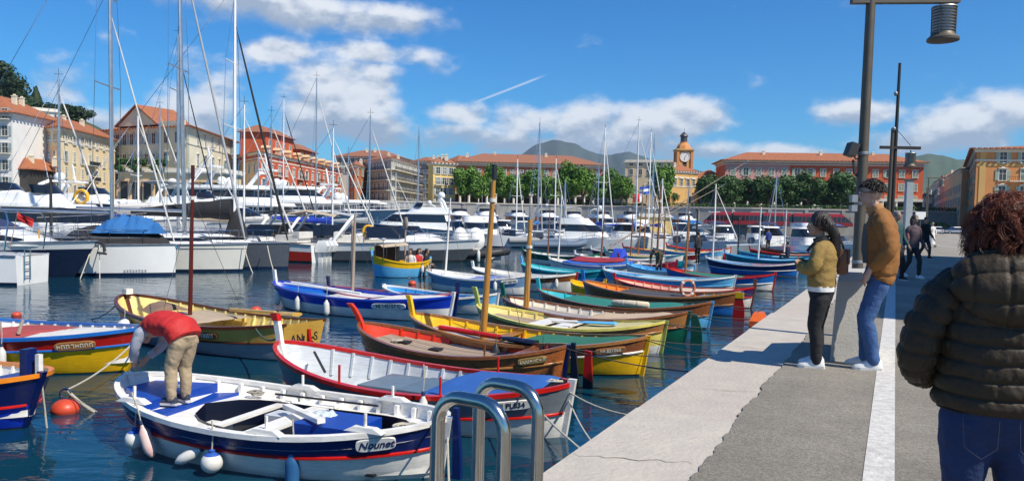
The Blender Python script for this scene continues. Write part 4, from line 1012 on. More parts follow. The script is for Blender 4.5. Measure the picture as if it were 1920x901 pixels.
c5 = mk('white boat with brown upper strake lying behind the honey coloured mast', 1080, 548, 887, 0, B=1.7, f=.48, bow=.22, st=.10, bands=((.62, m_varn), (.03, pw)), inside=pw, gun=pw, stem=(.26, .06, pw, None), sternh=.06, zin=.25, group=GRP2, post_m=pred)
c5.deck(.1, .95, -.06, pw, .2, .8, .6)
c6 = mk('turquoise and white boat with pale blue stem in the outer row', 1145, 534, 978, 0, B=1.7, f=.46, bow=.24, st=.10, bands=((.5, pteal), (.03, psky)), inside=pturq, gun=pturq, stem=(.34, .08, psky, None), sternh=.06, zin=.22, group=GRP2)
c6.deck(.45, .95, -.05, paint('#8fd4d8'))
c7 = mk('boat under a red and blue cover with a slim white mast', 1200, 520, 1030, 0, B=1.8, f=.48, bow=.22, st=.10, bands=((.5, pw), (.03, pw)), inside=pw, gun=pw, stem=(.10, .03, pw, None), sternh=.06, zin=.22, group=GRP2)
c7.cover(.05, .78, canvas('mid_blue', (.03, .11, .45)), .10, .06, w0=1.0, drape=.16); c7.cover(.16, .72, canvas('wine', (.30, .025, .045)), .20, .16, w0=.62, name='awning'); c7.mast(.90, 3.6, pw, .045, (.035, 0))
c8 = mk('blue and white boat with a bright blue hooded cover amidships', 1245, 508, 1078, 0, B=1.8, f=.50, bow=.22, st=.10, bands=((.5, pw), (.03, proyal)), inside=pw, gun=pw, strake=pnavy, strake_t=.55, stem=(.20, .03, pw, None), sternh=.06, zin=.22, group=GRP2)
c8.deck(.1, .95, -.05, pw, .15, .4, .5); c8.cover(.42, .56, canvas('royal', (.015, .05, .42)), .55, .05, w0=.7, name='hood'); c8.mast(.70, 3.0, m_varn, .045, (.05, 0))
for i, (sx, sy, bx, lab, kw, um, hm, mm) in enumerate((
    (1310, 497, 1108, 'dark red boat with long white gunwale behind the slanting spars', dict(bands=((.5, paint('#8c1820')), (.03, pw)), inside=pred, gun=pw), .55, 4.6, m_varl),
    (1330, 487, 1168, 'white boat with red trim and a slender brown mast in the outer row', dict(bands=((.5, pw), (.03, pred)), inside=pcream, gun=pred), .75, 4.2, m_varl),
    (1268, 516, 1160, 'small wine red boat beside the man bending in dark clothes', dict(bands=((.5, paint('#7a1630')), (.03, pw)), inside=pw, gun=paint('#8c2038')), .45, 3.6, m_teak),
    (1300, 530, 1175, 'white and sky blue boat the man in dark trousers stands in', dict(bands=((.5, pw), (.03, psky)), inside=psky, gun=psky), .55, 3.9, m_varn))):
    bb = mk(lab, sx, sy, bx, 0, B=1.7, f=.48, bow=.24, st=.1, stem=(.25, .06, kw['gun'], None), zin=.22, group=GRP2, **kw)
    if i != 3: bb.deck(.1, .9, -.06, pcream if i == 1 else pw, .25, .75, .6)
    bb.mast(um, hm, mm, .05, (.025 * (1 if i % 2 else 2), 0), m_varn); globals()['d%d' % i] = bb
for i, (u0, du, r) in enumerate(((.72, 4.6, .035), (.66, 4.2, .03))):
    sp = d0.world(d0.at(.85 + .04 * i, 0, .1)); e = P(1405 + i * 105, 300 + 40 * i, sp.y + 1.5) if i == 0 else P(1360, 345, sp.y + 2)
    t = thing('slanting_spar', ('long pale slanting spar rising to the right over the wooden boats', 'shorter slanting spar below the long pale one')[i], 'spar', sp, group=None)
    mb = MB(); mb.tube([(0, 0, 0), (e - sp) * .5, (e - sp)], [r, r, r * .6], 8); mb.build('pole', m_teak, t, 50); mb = MB(); mb.tube([(e - sp) * .96, (e - sp) * .985], r * .9, 8); mb.build('end_fitting', m_steel, t, 50)
# ---- boats on the left
l1 = mk('tan and brown boat with a flat lettered stern, red rudder and dark red mast', 572, 672, 235, -4, B=1.95, f=.50, bow=.30, st=.16, bands=((.50, ptan), (.03, paint('#8b9298'))), inside=pcream, gun=pbrown, strake=pbrown, strake_t=.5, stem=(.03, .02, pbrown, None), transom=.50, zin=.20, group=GRP2)
l1.cover(.46, .70, canvas('taupe', (.40, .31, .22)), .06, -.06, w0=.9); l1.cover(.70, .80, canvas('umber', (.20, .13, .09)), .16, -.04, w0=.5, name='awning'); l1.mast(.60, 3.25, paint('#5a1c14'), .045, (.03, 0), paint('#4a1a14'))
l1.plate('NL 130511', .30, .72, 1, m_varn, m_letterw, .105); l1.rudder(pred, pred, -.12, .1)
lettering('AN', .22, m_black, l1.root, (-.03, .24, .40), (R(90), 0, R(-90))); lettering('S', .22, m_black, l1.root, (-.03, -.24, .40), (R(90), 0, R(-90)))
mb = MB(); mb.box((0, 0, 0), (.16, .16, .12)); mb.build('bow_cap', pw, l1.root, tuple(l1.at(.985, 0, .09)))
def mk2(label, bow_px, level, rz, L, **k):
    """boat whose stem is seen at a pixel on the waterline, heading rz"""
    Bp = G(*bow_px, level); d = Vector((math.cos(rz), math.sin(rz), 0)); return Pointu(label, Bp - d * L, rz, L, **k)
hd = math.atan2(QN.y, QN.x)
l2 = mk2('red and yellow boat with blue gunwale entering from the left edge', (268, 697), WZ, hd + R(14), 5.3, B=1.95, f=.54, bow=.18, st=.10, bands=((.66, pred), (.03, pyel)), inside=pw, gun=pmid, strake=pmid, strake_t=.65, stem=(.10, .05, pyel, None), zin=.16, group=GRP2, full=1.15)
l2.cover(.62, .92, canvas('white', (.62, .60, .56)), .04, -.05, w0=.9); l2.cover(.42, .64, canvas('rust', (.36, .06, .06)), .05, -.03, w0=.8, name='awning'); l2.plate('~~~~~~~~', .86, .76, -1, m_varl, m_letterw, .11)
l3 = mk2('orange and navy boat end at the lower left corner with a navy rudder', (80, 806), WZ, hd + R(8), 5.0, B=1.75, f=.48, bow=.18, st=.14, bands=((.45, pnavy), (.03, proyal)), inside=pw, gun=porg2, strake=pred, strake_t=.45, stem=(.04, .02, pnavy, None), zin=.16, group=GRP2)
l3.thwart(.8, paint('#243a7a'), -.08, .2); l3.plate('~~~', .80, .8, -1, m_bronze, m_letterw, .09)
mb = MB(); mb.box((0, 0, 0), (.09, .16, .62)); mb.build('bitt', pnavy, l3.root, tuple(l3.at(.955, 0, .02))); mb = MB(); mb.box((0, 0, 0), (.06, .06, .26)); mb.build('bitt', pw, l3.root, tuple(l3.at(.985, .2, .12)))
# ---- passenger ferry boat
S = G(806, 517, WZ); B_ = G(697, 519, WZ)
fe = Pointu('light blue and yellow passenger boat with a beige canopy and dark awning', S, math.atan2((B_ - S).y, (B_ - S).x), (B_ - S).length, B=1.6, f=.62, bow=.30, st=.05, bands=((.62, pyel), (.03, psky)), inside=pyel, gun=pyel, stem=(.34, .05, psky, paint('#86b050')), zin=.30, group=None, name='passenger_boat', ribs=False, full=1.4)
mb = MB(); rows = []
for i in range(7):
    u = .45 + .45 * i / 6; rows.append([(fe.L * u, v * .62, 1.42 + .10 * (1 - v * v) - .10 * (i / 6)) for v in (-1, -.5, 0, .5, 1)])
mb.grid(rows); mb.build('canopy', canvas('beige', (.50, .40, .28)), fe.root, 60)
for u in (.46, .68, .88):
    for q in (-.6, .6):
        mb = MB(); mb.tube([(fe.L * u, q, .6), (fe.L * u, q, 1.45)], .018, 6); mb.build('canopy_post', m_steel, fe.root, 50)
mb = MB(); mb.box((fe.L * .68, -.60, 1.0), (fe.L * .42, .02, .72)); mb.build('awning', m_black, fe.root)
mb = MB(); mb.tube([fe.at(.44, 0, -.3), fe.at(.44, 0, 1.9)], .04, 8); mb.lathe([(.13, 0), (.2, .12), (.2, .32), (.12, .5)], 12, tuple(fe.at(.44, 0, 1.5)), sx=.5); mb.build('mast', m_teak, fe.root, 50)
for u in (.12, .26, .4): fe.box(u, 0, .42, (.18, 1.1, .04), m_teak, 'bench')
# ================================================================ YACHTS AND MOTOR BOATS
m_gel = mat('white_gelcoat', (.80, .80, .78), .22, var=.05, vs=1.2, coat=.3)
m_gel2 = mat('ivory_gelcoat', (.72, .70, .63), .28, var=.06, vs=1.2, coat=.2)
m_navyh = mat('navy_gelcoat', (.012, .02, .05), .15, var=.1, coat=.4)
m_slate = mat('slate_gelcoat', (.075, .085, .10), .2, var=.1, coat=.3)
m_seablue = mat('blue_gelcoat', (.06, .13, .22), .18, var=.1, coat=.3)
m_smoke = mat('smoked_glass', (.012, .014, .018), .05, var=0, spec=.8)
m_alu = mat('mast_aluminium', (.52, .54, .56), .35, .85, var=.08, vs=3)
m_wmast = mat('white_mast_paint', (.78, .78, .77), .3, var=.05)
m_blackc = canvas('black', (.022, .022, .025)); m_navyc = canvas('navy', (.02, .035, .10)); m_bluec = canvas('tarp_blue', (.02, .13, .36)); m_greyc = canvas('grey', (.38, .39, .40)); m_whitec = canvas('white', (.62, .60, .56)); m_royc = canvas('royal', (.015, .05, .42)); m_tanc = canvas('tan', (.45, .36, .25))
m_rubber = mat('grey_rubber', (.25, .26, .27), .6, var=.1); m_rubblk = mat('black_rubber', (.03, .03, .033), .55, var=.15)
m_ring = mat('yellow_lifering', (.80, .42, .03), .45, var=.1)
class Yacht:
    def __init__(s, name, label, cat, loc, rz, L, B, f=1.1, rise=.25, rake=.3, stern=.82, bands=((.0, m_gel),), deckm=m_gel, group=None, flare=.25, boot=m_navyh, detail=True):
        s.L, s.B, s.f, s.rise, s.rake, s.stern, s.flare = L, B, f, rise, rake, stern, flare
        s.root = thing(name, label, cat, loc, rz, group)
        n = 18; us = [1 - (1 - i / n) ** 1.4 for i in range(n + 1)]; s.us = us
        cut = sorted({1., .92, .7, .4, .14, .1, .0, -.25, -.5} | {b[0] for b in bands}, reverse=True)
        mats = [b[1] for b in bands] + [boot, m_black]
        def mi(t):
            if t < 0.0: return len(mats) - 1
            if .0 <= t < .1: return len(mats) - 2
            for k, b in enumerate(bands):
                if t > b[0]: return k
            return len(bands) - 1
        rows = [[s.sk(u, t, 1) for t in cut] + [s.sk(u, t, -1) for t in reversed(cut)] for u in us]; nc = len(cut)
        mb = MB(); mb.grid(rows, lambda i, j: mi((cut[j] + cut[j + 1]) / 2) if j < nc - 1 else (len(mats) - 1 if j == nc - 1 else mi((cut[2 * nc - 2 - j] + cut[2 * nc - 1 - j]) / 2)))
        mb.f.append(tuple(range(2 * nc))); mb.m.append(0)
        s.hull = mb.build('hull', mats, s.root, 45)
        mb = MB(); rows = [[(s.sk(u, 1, 1)[0], s.sk(u, 1, 1)[1] * v * .985, s.sheer(u) - .02 + .06 * (1 - v * v)) for v in (1, .5, 0, -.5, -1)] for u in us]
        mb.grid(rows); s.deck = mb.build('deck', deckm, s.root, 40)
        if detail:
            mb = MB()
            for sd in (1, -1): mb.tube([(lambda p: (p[0], p[1] + sd * .01, p[2] + .02))(s.sk(u, 1, sd)) for u in us], .035, 5)
            mb.build('toe_rail', m_alu if L < 16 else m_gel, s.root, 50)
    def hb(s, u):
        k = .40
        return s.B / 2 * (lerp(s.stern, 1, sm(u / k)) if u < k else max(.012, 1 - ((u - k) / (1 - k)) ** 2.4))
    def sheer(s, u): return s.f + s.rise * u
    def sk(s, u, t, sd):
        z = t * s.sheer(u) if t >= 0 else t * .9
        fl = 1 - s.flare * (1 - t) * (.3 + .7 * u) if t >= 0 else (1 - s.flare * (.3 + .7 * u)) * max(0, 1 - (-t / .5) ** 2) ** .7
        x = s.L * u + s.rake * (t - 1) * max(0, (u - .5) / .5) ** 1.5 * (1 if t > 0 else 1)
        return (x, max(.01 if t > -.5 else 0, s.hb(u) * fl) * sd, z)
    def ring(s, x0, x1, w, z, blunt=.5, wb=None):
        """plan outline of a deckhouse level: square aft, rounded forward"""
        wb = wb or w; xf = x1 - blunt * w; out = [(x0, wb, z), (x0, -wb, z)]
        for k in range(9):
            a = -math.pi / 2 + math.pi * k / 8; out.append((xf + blunt * w * math.cos(a), w * math.sin(a), z))
        return out
    def house(s, levels, mats, name='cabin', blunt=1.0):
        """levels: (x0, x1, half width, z, material index of the band above)"""
        mb = MB(); mb.loft([s.ring(a, b, w, z, blunt) for a, b, w, z, _ in levels], [l[4] for l in levels[:-1]])
        return mb.build(name, mats, s.root, 35)
    def mast(s, x, h, r, m, spread=((.45, 1.1), (.7, .85)), fore=None, back=True, boom=None, fore_m=None, fore_top=.92, fore_r=.036, lean=0., z0=None):
        z0 = s.sheer(x / s.L) if z0 is None else z0; mb = MB(); pts = [Vector((x + lean * h * t, 0, z0 + h * t)) for t in (0, .35, .7, 1)]
        mb.tube(pts, [r, r, r * .95, r * .7], 8, flat=.75); o = mb.build('mast', m, s.root, 50)
        at = lambda t: Vector((x + lean * h * t, 0, z0 + h * t))
        for t, w in spread:
            mb = MB(); mb.tube([at(t) + Vector((-.12, -w, .06)), at(t), at(t) + Vector((-.12, w, .06))], r * .28, 5); mb.build('spreader', m, o)
        hbx = s.hb(x / s.L)
        for q in (-1, 1):
            pts = [at(.97)] + [at(t) + Vector((-.12, q * w, .06)) for t, w in reversed(spread)] + [Vector((x - .3, q * hbx * .95, z0))]
            mb = MB(); mb.tube(pts, .012, 4); mb.build('shroud', m_steel, o)
        if fore is not None:
            a, e = at(fore_top), Vector((fore, 0, s.sheer(min(1, fore / s.L)) + .15)); d = e - a
            mb = MB(); mb.tube([a, a + d * .05, a + d * .1, a + d * .5, a + d * .93, e], [.012, .014, fore_r * .7, fore_r, fore_r * 1.2, .03], 7); mb.build('furled_jib', fore_m or m_whitec, o, 50)
        if back:
            mb = MB(); mb.tube([at(1.), Vector((.1, 0, s.sheer(0) + .1))], .012, 4); mb.build('backstay', m_steel, o)
        mb = MB(); mb.tube([at(1), at(1) + Vector((0, 0, .5))], .012, 4); mb.tube([at(1) + Vector((-.25, 0, .2)), at(1) + Vector((.25, 0, .2))], .012, 4); mb.build('masthead_gear', m_rubblk, o)
        if boom:
            bl, bz, cm, cr = boom; a = Vector((x - .1, 0, z0 + bz)); e = a + Vector((-bl, 0, .05))
            mb = MB(); mb.tube([a, e], .07, 8); bo = mb.build('boom', m_alu, s.root, 50)
            if cm:
                mb = MB(); k = 9; pts = [a + (e - a) * (i / k) + Vector((0, 0, cr * (1.0 - .75 * i / k))) for i in range(k + 1)]
                mb.tube(pts, [cr * (1.1 - .8 * i / k) * (1 + .06 * math.sin(i * 2.4)) for i in range(k + 1)], 9, flat=1.35); mb.build('sail_cover', cm, bo, 60)
        return o
    def rail(s, u0, u1, h=.62, n=7, sides=(1, -1), m=m_steel, close=False, name='guard_rail'):
        us = [lerp(u0, u1, i / n) for i in range(n + 1)]; P_ = lambda u, sd, z: Vector((s.L * u, s.hb(u) * sd * .94, s.sheer(u) + z))
        mb = MB()
        for sd in sides:
            mb.tube([P_(u, sd, h) for u in us], .014, 5); mb.tube([P_(u, sd, h * .52) for u in us], .009, 4)
            for u in us: mb.tube([P_(u, sd, 0), P_(u, sd, h)], .012, 4)
        if close: mb.tube([P_(u1, 1, h), Vector((s.L * u1 + .35, 0, s.sheer(1) + h)), P_(u1, -1, h)], .016, 5)
        o = mb.build(name, m, s.root, 50); o['kind'] = 'stuff'; return o
    def lump(s, x0, x1, w, z, h, m, name, peak=.5, seed=0., sub=16, rough=1.):
        """tarpaulin thrown over gear"""
        mb = MB(); rows = []
        for i in range(sub + 1):
            t = i / sub; row = []
            for j in range(11):
                v = -1 + j / 5; e = (1 - abs(2 * t - 1) ** 3.2) * (1 - abs(v) ** 3)
                zz = z + h * e * (1 - .35 * abs(t - peak)) + .09 * rough * h * (mnoise.noise(Vector((t * 7, v * 4, seed))) + .7 * mnoise.noise(Vector((t * 16, v * 7, seed))))
                wl_ = min(w, s.hb(max(0, min(1, lerp(x0, x1, t) / s.L))) * .9); row.append((lerp(x0, x1, t), v * wl_, zz if 0 < i < sub and 0 < j < 10 else z - .05))
            rows.append(row)
        mb.grid(rows); return mb.build(name, m, s.root, 60)
    def lifering(s, p, r=.32, m=m_ring, rot=(R(90), 0, 0)):
        mb = MB(); mb.tube([(r * math.cos(2 * math.pi * k / 16), r * math.sin(2 * math.pi * k / 16), 0) for k in range(16)], r * .30, 7, closed=True)
        o = mb.build('life_ring', m, s.root, 60, p); o.rotation_euler = rot; return o
    def sailcabin(s, u0, u1, w, h, m=None, win=True):
        x0, x1 = s.L * u0, s.L * u1; z = s.sheer(u0) - .05; m = m or m_gel
        o = s.house([(x0, x1, w, z, 0), (x0 + .1, x1 - .35, w * .93, z + h * .5, 1 if win else 0), (x0 + .15, x1 - .75, w * .88, z + h * .82, 0), (x0 + .2, x1 - 1.1, w * .72, z + h, 0)], [m, m_smoke], 'coachroof', 1.4)
        return o
    def outboard(s, x, y, z, m, sc=1.):
        q = lambda a, b, w1, w2, dz, dz2=None: [(x + a * sc, y - w1 * sc, z + dz * sc), (x + b * sc, y - w2 * sc, z + (dz if dz2 is None else dz2) * sc), (x + b * sc, y + w2 * sc, z + (dz if dz2 is None else dz2) * sc), (x + a * sc, y + w1 * sc, z + dz * sc)]
        mb = MB(); mb.loft([q(-.6, .05, .17, .2, .1), q(-.75, .02, .19, .22, .5), q(-.6, -.12, .1, .12, .78, .82)])
        mb.box((x - .22 * sc, y, z - .35 * sc), (.24 * sc, .14 * sc, 1.0 * sc)); return mb.build('outboard_motor', m, s.root, 30)
def at_bow(bow_px, rz, L, Y=None):
    """stern position of a yacht whose bow is seen at a waterline pixel"""
    Bp = G(bow_px[0], bow_px[1], WZ); return Bp - Vector((math.cos(rz), math.sin(rz), 0)) * L
YG = 'yachts moored on the left'
# -- three sailing yachts with plumb bows
y1 = Yacht('sailing_yacht', 'white sailing yacht with a blue tarpaulin and black sail cover on deck', 'yacht', at_bow((331, 516), R(2), 11), R(2), 11, 3.5, 1.18, .10, .05, group=YG)
y1.sailcabin(.40, .86, 1.15, .42, m_slate)
for k in range(8):
    mb = MB(); u = .905 - .0095 * (7 - k); p_ = y1.sk(u, .17, -1)
    for q in (-.022, .022): mb.box((p_[0] + q, p_[1] - .012, p_[2]), (.016, .01, .10))
    mb.box((p_[0], p_[1] - .012, p_[2] + .04 * (k % 3 - 1)), (.05, .01, .018)); mb.build('worn_letter', m_rubber, y1.root)
y1.mast(8.35, 14.5, .105, m_alu, fore=10.9, fore_m=m_whitec, boom=(4.6, 1.3, None, .2), lean=-.004, fore_top=.66)
y1.lump(7.9, 10.5, 1.0, 1.80, .62, m_bluec, 'tarpaulin', .3, 1., 30, 4.5); y1.lump(6.3, 10.8, 1.25, 1.27, .80, m_blackc, 'sail_bag', .4, 4., 26, 2.2); y1.rail(.05, .9, n=8, close=True)
mb = MB(); mb.tube([(9.55, .0, 1.3), (10.95, 0, 1.28), (11.1, 0, 1.1)], .06, 6); mb.build('anchor_roller', m_steel, y1.root)
y2 = Yacht('sailing_yacht', 'ivory sailing yacht with a tall aluminium mast and a white fender on its side', 'yacht', at_bow((464, 509), R(1), 12), R(1), 12, 3.7, 1.12, .12, .25, bands=((.0, m_gel2),), group=YG)
y2.sailcabin(.35, .88, 1.2, .5); y2.mast(9.15, 17.5, .12, m_alu, fore=11.9, fore_m=m_greyc, fore_r=.05, boom=(4.8, 1.5, None, .22), lean=-.02, fore_top=.78); y2.rail(.05, .92, n=9, close=True)
mb = MB()
for sd in (1, -1): mb.tube([(lambda p: (p[0], p[1] + sd * .012, p[2]))(y2.sk(u, .86, sd)) for u in y2.us], .012, 4)
mb.build('cove_stripe', m_slate, y2.root)
y3 = Yacht('sailing_yacht', 'dark slate hulled sailing yacht with a white mast and black sail cover', 'yacht', at_bow((543, 504), R(0), 12), R(0), 12, 3.7, 1.15, .1, .08, bands=((.0, m_slate),), group=YG)
y3.sailcabin(.32, .86, 1.2, .5); y3.mast(9.3, 12.3, .11, m_wmast, fore=11.9, fore_m=m_blackc, fore_r=.055, boom=(4.9, 1.25, m_blackc, .36), fore_top=.86); y3.rail(.05, .92, n=9, close=True)
y3.lump(8.9, 9.9, .35, 1.5, 1.3, m_blackc, 'mast_cover', .5, 2.)
y4 = Yacht('sailing_yacht', 'sailing yacht with a white boom cover and two pairs of spreaders', 'yacht', P(215, 405, 46).xy.to_3d() + Vector((0, 0, WZ)), R(4), 11, 3.5, 1.15, .1, .15, group=YG)
y4.sailcabin(.35, .86, 1.1, .5); y4.mast(3.6 + .1, 12, .12, m_alu, fore=6.3, fore_m=m_blackc, boom=None, spread=((.55, 1.2), (.72, 1.0)))
mb = MB(); mb.tube([(3.5, 0, 2.9), (.4, .1, 2.75), (-.2, .1, 2.85)], [.34, .42, .2], 9, flat=.9); mb.build('sail_cover', m_whitec, y4.root, 60)
# -- dark blue motor yacht and the white stern at the far left
k1 = Yacht('motor_yacht', 'navy hulled motor yacht with a white foredeck and blue cover at the left edge', 'motor yacht', at_bow((183, 520), R(-3), 11.5), R(-3), 11.5, 3.6, 1.05, .38, .95, bands=((.80, m_gel), (.0, m_navyh)), flare=.4, group=YG)
k1.house([(3., 10.2, 1.3, 1.25, 0), (3.2, 9.3, 1.2, 1.55, 0), (3.4, 8.3, 1.05, 1.85, 0)], [m_gel, m_smoke], 'coachroof', 1.4); k1.lump(4.2, 8.2, 1.2, 1.75, .65, m_navyc, 'tarpaulin', .35, 7.); k1.rail(.5, .95, n=6, close=True); k1.rail(.1, .4, .9, 3)
for sd in (1, -1):
    mb = MB(); mb.loft([[(8.3, sd * 1.17, 1.40), (9.25, sd * 1.03, 1.45), (9.1, sd * 1.02, 1.53), (8.3, sd * 1.12, 1.66)], [(8.3, sd * 1.20, 1.40), (9.25, sd * 1.06, 1.45), (9.1, sd * 1.05, 1.53), (8.3, sd * 1.15, 1.66)]]); mb.build('window', m_smoke, k1.root)
mb = MB(); mb.tube([(11.3, 0, 1.45), (11.75, 0, 1.35), (11.8, 0, 1.05)], .07, 6); mb.tube([(11.62, -.22, 1.0), (11.85, 0, .95), (11.62, .22, 1.0)], .05, 5); mb.build('anchor', m_rubblk, k1.root)
k2 = Yacht('sailing_yacht', 'rounded white yacht stern with a steel arch cut off by the left edge', 'yacht', G(62, 531, WZ), R(180), 9.5, 3.1, 1.0, .05, .3, stern=.62, group=YG)
k2.sailcabin(.3, .8, 1.1, .4)
mb = MB()
for q in (-1.1, 1.1): mb.tube([(.3, q, 1.2), (.15, q, 2.2), (.3, q * .9, 2.55)], .03, 6)
mb.tube([(.3, -1., 2.55), (.3, 1., 2.55)], .03, 6); mb.build('stern_arch', m_steel, k2.root, 50)
mb = MB()
for q in (-.16, .16): mb.tube([(-.06, q + .4, 1.25), (-.06, q + .4, .15)], .018, 5)
for z in (.3, .55, .8): mb.tube([(-.06, .24, z), (-.06, .56, z)], .016, 5)
mb.build('boarding_ladder', m_steel, k2.root)
mb = MB(); mb.box((.35, -.95, 1.75), (.06, .02, .34)); mb.build('horseshoe_buoy', m_ring, k2.root)
mb = MB(); mb.tube([(.2, .95, 1.3), (-.1, .95, 2.6)], .014, 5); fp = mb.build('flagstaff', m_teak, k2.root); mb = MB(); mb.grid([[(-.1 - .25 * i, .95 + .06 * math.sin(i * 2 + j), 2.55 - .1 * j - .11 * i) for j in range(4)] for i in range(3)]); mb.build('red_ensign', mat('flag_red', (.55, .02, .02), .8), fp)
# -- flybridge motor yachts on the left
def flybridge(label, loc, rz, L, B, hullm=m_gel, arch=True, win=m_smoke, group=YG, f=1.5, bim=None, ring=False):
    y = Yacht('motor_yacht', label, 'motor yacht', loc, rz, L, B, f, .7, L * .09, bands=((.0, hullm),), flare=.4, group=group, boot=m_slate)
    z = y.sheer(.4); w = B * .40
    y.house([(L * .16, L * .80, w, z - .1, 0), (L * .17, L * .76, w * .97, z + .55, 1), (L * .19, L * .66, w * .92, z + 1.25, 0), (L * .10, L * .64, w * .98, z + 1.3, 0), (L * .10, L * .62, w * .98, z + 1.45, 0)], [m_gel, win], 'saloon', 1.3)
    y.house([(L * .12, L * .52, w * .9, z + 1.45, 0), (L * .14, L * .47, w * .86, z + 1.95, 0)], [m_gel], 'flybridge', 1.2)
    mb = MB(); mb.loft([y.ring(L * .40, L * .47, w * .84, z + 1.95, .6), y.ring(L * .40, L * .44, w * .74, z + 2.35, .6)]); mb.build('windscreen', win, y.root, 30)
    if arch:
        mb = MB()
        for q in (-1, 1): mb.tube([(L * .16, q * w * .85, z + 1.5), (L * .20, q * w * .8, z + 2.5), (L * .22, q * w * .5, z + 2.75)], .07, 6, flat=1.8)
        mb.tube([(L * .22, -w * .5, z + 2.75), (L * .22, w * .5, z + 2.75)], .07, 6); mb.build('radar_arch', m_gel, y.root, 50)
        mb = MB(); mb.lathe([(.28, 0), (.34, .1), (.34, .3), (.22, .48), (.05, .54)], 12, (L * .21, w * .25, z + 2.85)); mb.build('radome', m_gel, y.root, 50)
        mb = MB(); mb.tube([(L * .2, -w * .3, z + 2.8), (L * .17, -w * .3, z + 4.6)], .015, 4); mb.build('aerial', m_gel, y.root)
    if bim:
        mb = MB(); rows = [[(L * (.05 + .3 * i / 5), v * w * .95, z + 3.1 + .12 * (1 - v * v) - .06 * abs(i - 2.5)) for v in (-1, -.5, 0, .5, 1)] for i in range(6)]; mb.grid(rows); mb.build('bimini', bim, y.root, 60)
        for x in (.06, .34):
            for q in (-.9, .9): mb = MB(); mb.tube([(L * x, q * w, z + 1.6), (L * x, q * w * .95, z + 3.1)], .02, 5); mb.build('bimini_post', m_steel, y.root)
    if ring: y.lifering((L * .42, -w * .93, z + 1.7), .42)
    y.rail(.45, .96, .75, 6, close=True); return y
def wl(px, Y): p = P(px, 420, Y); return Vector((p.x, p.y, WZ))
flybridge('white flybridge yacht with a navy bimini at the left edge', wl(-190, 44), R(6), 14, 4.2, bim=m_navyc)
flybridge('white flybridge yacht carrying a yellow life ring, left of the nearest masts', wl(30, 52), R(-4), 13.5, 4.2, ring=True)
flybridge('white yacht with dark saloon glass low behind the navy motor yacht', wl(-80, 37.5), R(2), 10.5, 3.4, arch=False, f=1.2)
flybridge('white flybridge yacht behind the boom with the white cover', wl(250, 58), R(3), 13, 4.2, bim=m_greyc)
# -- sports boats right of the slate yacht
def sport(label, loc, rz, L, B, hullm, group=YG, f=.95, arch=True, cov=None, motors=0, motm=m_gel, deck=m_gel2, boot=m_black):
    y = Yacht('motor_boat', label, 'motor boat', loc, rz, L, B, f, .35, L * .1, bands=((.62, m_gel), (.0, hullm)), deckm=deck, flare=.4, group=group, boot=boot)
    z = y.sheer(.4); w = B * .38
    y.house([(L * .40, L * .84, w, z - .05, 0), (L * .42, L * .74, w * .9, z + .35, 0), (L * .45, L * .64, w * .75, z + .48, 0)], [m_gel], 'foredeck', 1.5)
    mb = MB(); mb.loft([y.ring(L * .30, L * .62, w * .98, z + .3, 1.), y.ring(L * .30, L * .52, w * .86, z + .95, 1.)], cap0=False, cap1=False); mb.build('windscreen', m_smoke, y.root, 30)
    mb = MB(); mb.box((L * .2, 0, z + .2), (L * .16, w * 1.6, .4)); mb.box((L * .13, 0, z + .42), (L * .05, w * 1.6, .35)); mb.build('seat', m_whitec, y.root)
    if arch:
        mb = MB(); mb.tube([(L * .10, -w, z), (L * .20, -w * .95, z + 1.3), (L * .22, -w * .5, z + 1.55), (L * .22, w * .5, z + 1.55), (L * .20, w * .95, z + 1.3), (L * .10, w, z)], .055, 6, flat=1.5); mb.build('arch', m_gel, y.root, 50)
    if cov:
        mb = MB(); rows = [[(L * (.12 + .32 * i / 5), v * w, z + 1.75 + .12 * (1 - v * v) - .10 * abs(i - 2)) for v in (-1, -.5, 0, .5, 1)] for i in range(6)]; mb.grid(rows); mb.build('bimini', cov, y.root, 60)
    for k in range(motors): y.outboard(-.1, (k - (motors - 1) / 2) * .55, f - .45, motm, .9)
    y.rail(.5, .95, .5, 5, close=True); return y
r1 = sport('white and red sports boat with three white outboard motors', G(600, 491, WZ), R(168), 8.2, 2.7, mat('red_gelcoat', (.42, .03, .02), .2), motors=3, arch=False)
sport('dark hulled sports cruiser with a white arch left of the passenger boat', wl(596, 45), R(8), 9.5, 3.2, m_slate, cov=None)
s2 = sport('white sports cruiser with a yellow life ring on its rail', wl(510, 47), R(4), 9., 3.1, m_gel, cov=m_tanc); s2.lifering((6.0, -1.35, 1.75), .3)
sport('white cruiser with a black bimini behind the slate yacht', wl(455, 50), R(5), 9., 3.1, m_gel, cov=m_blackc)
sport('white cruiser with pale canopy below the superyacht bows', wl(560, 54), R(2), 9.5, 3.2, m_gel2, cov=m_greyc)
sport('small white boat lying nose out in front of the pale cruiser', wl(690, 52), R(-20), 7.2, 2.5, m_gel, arch=False)
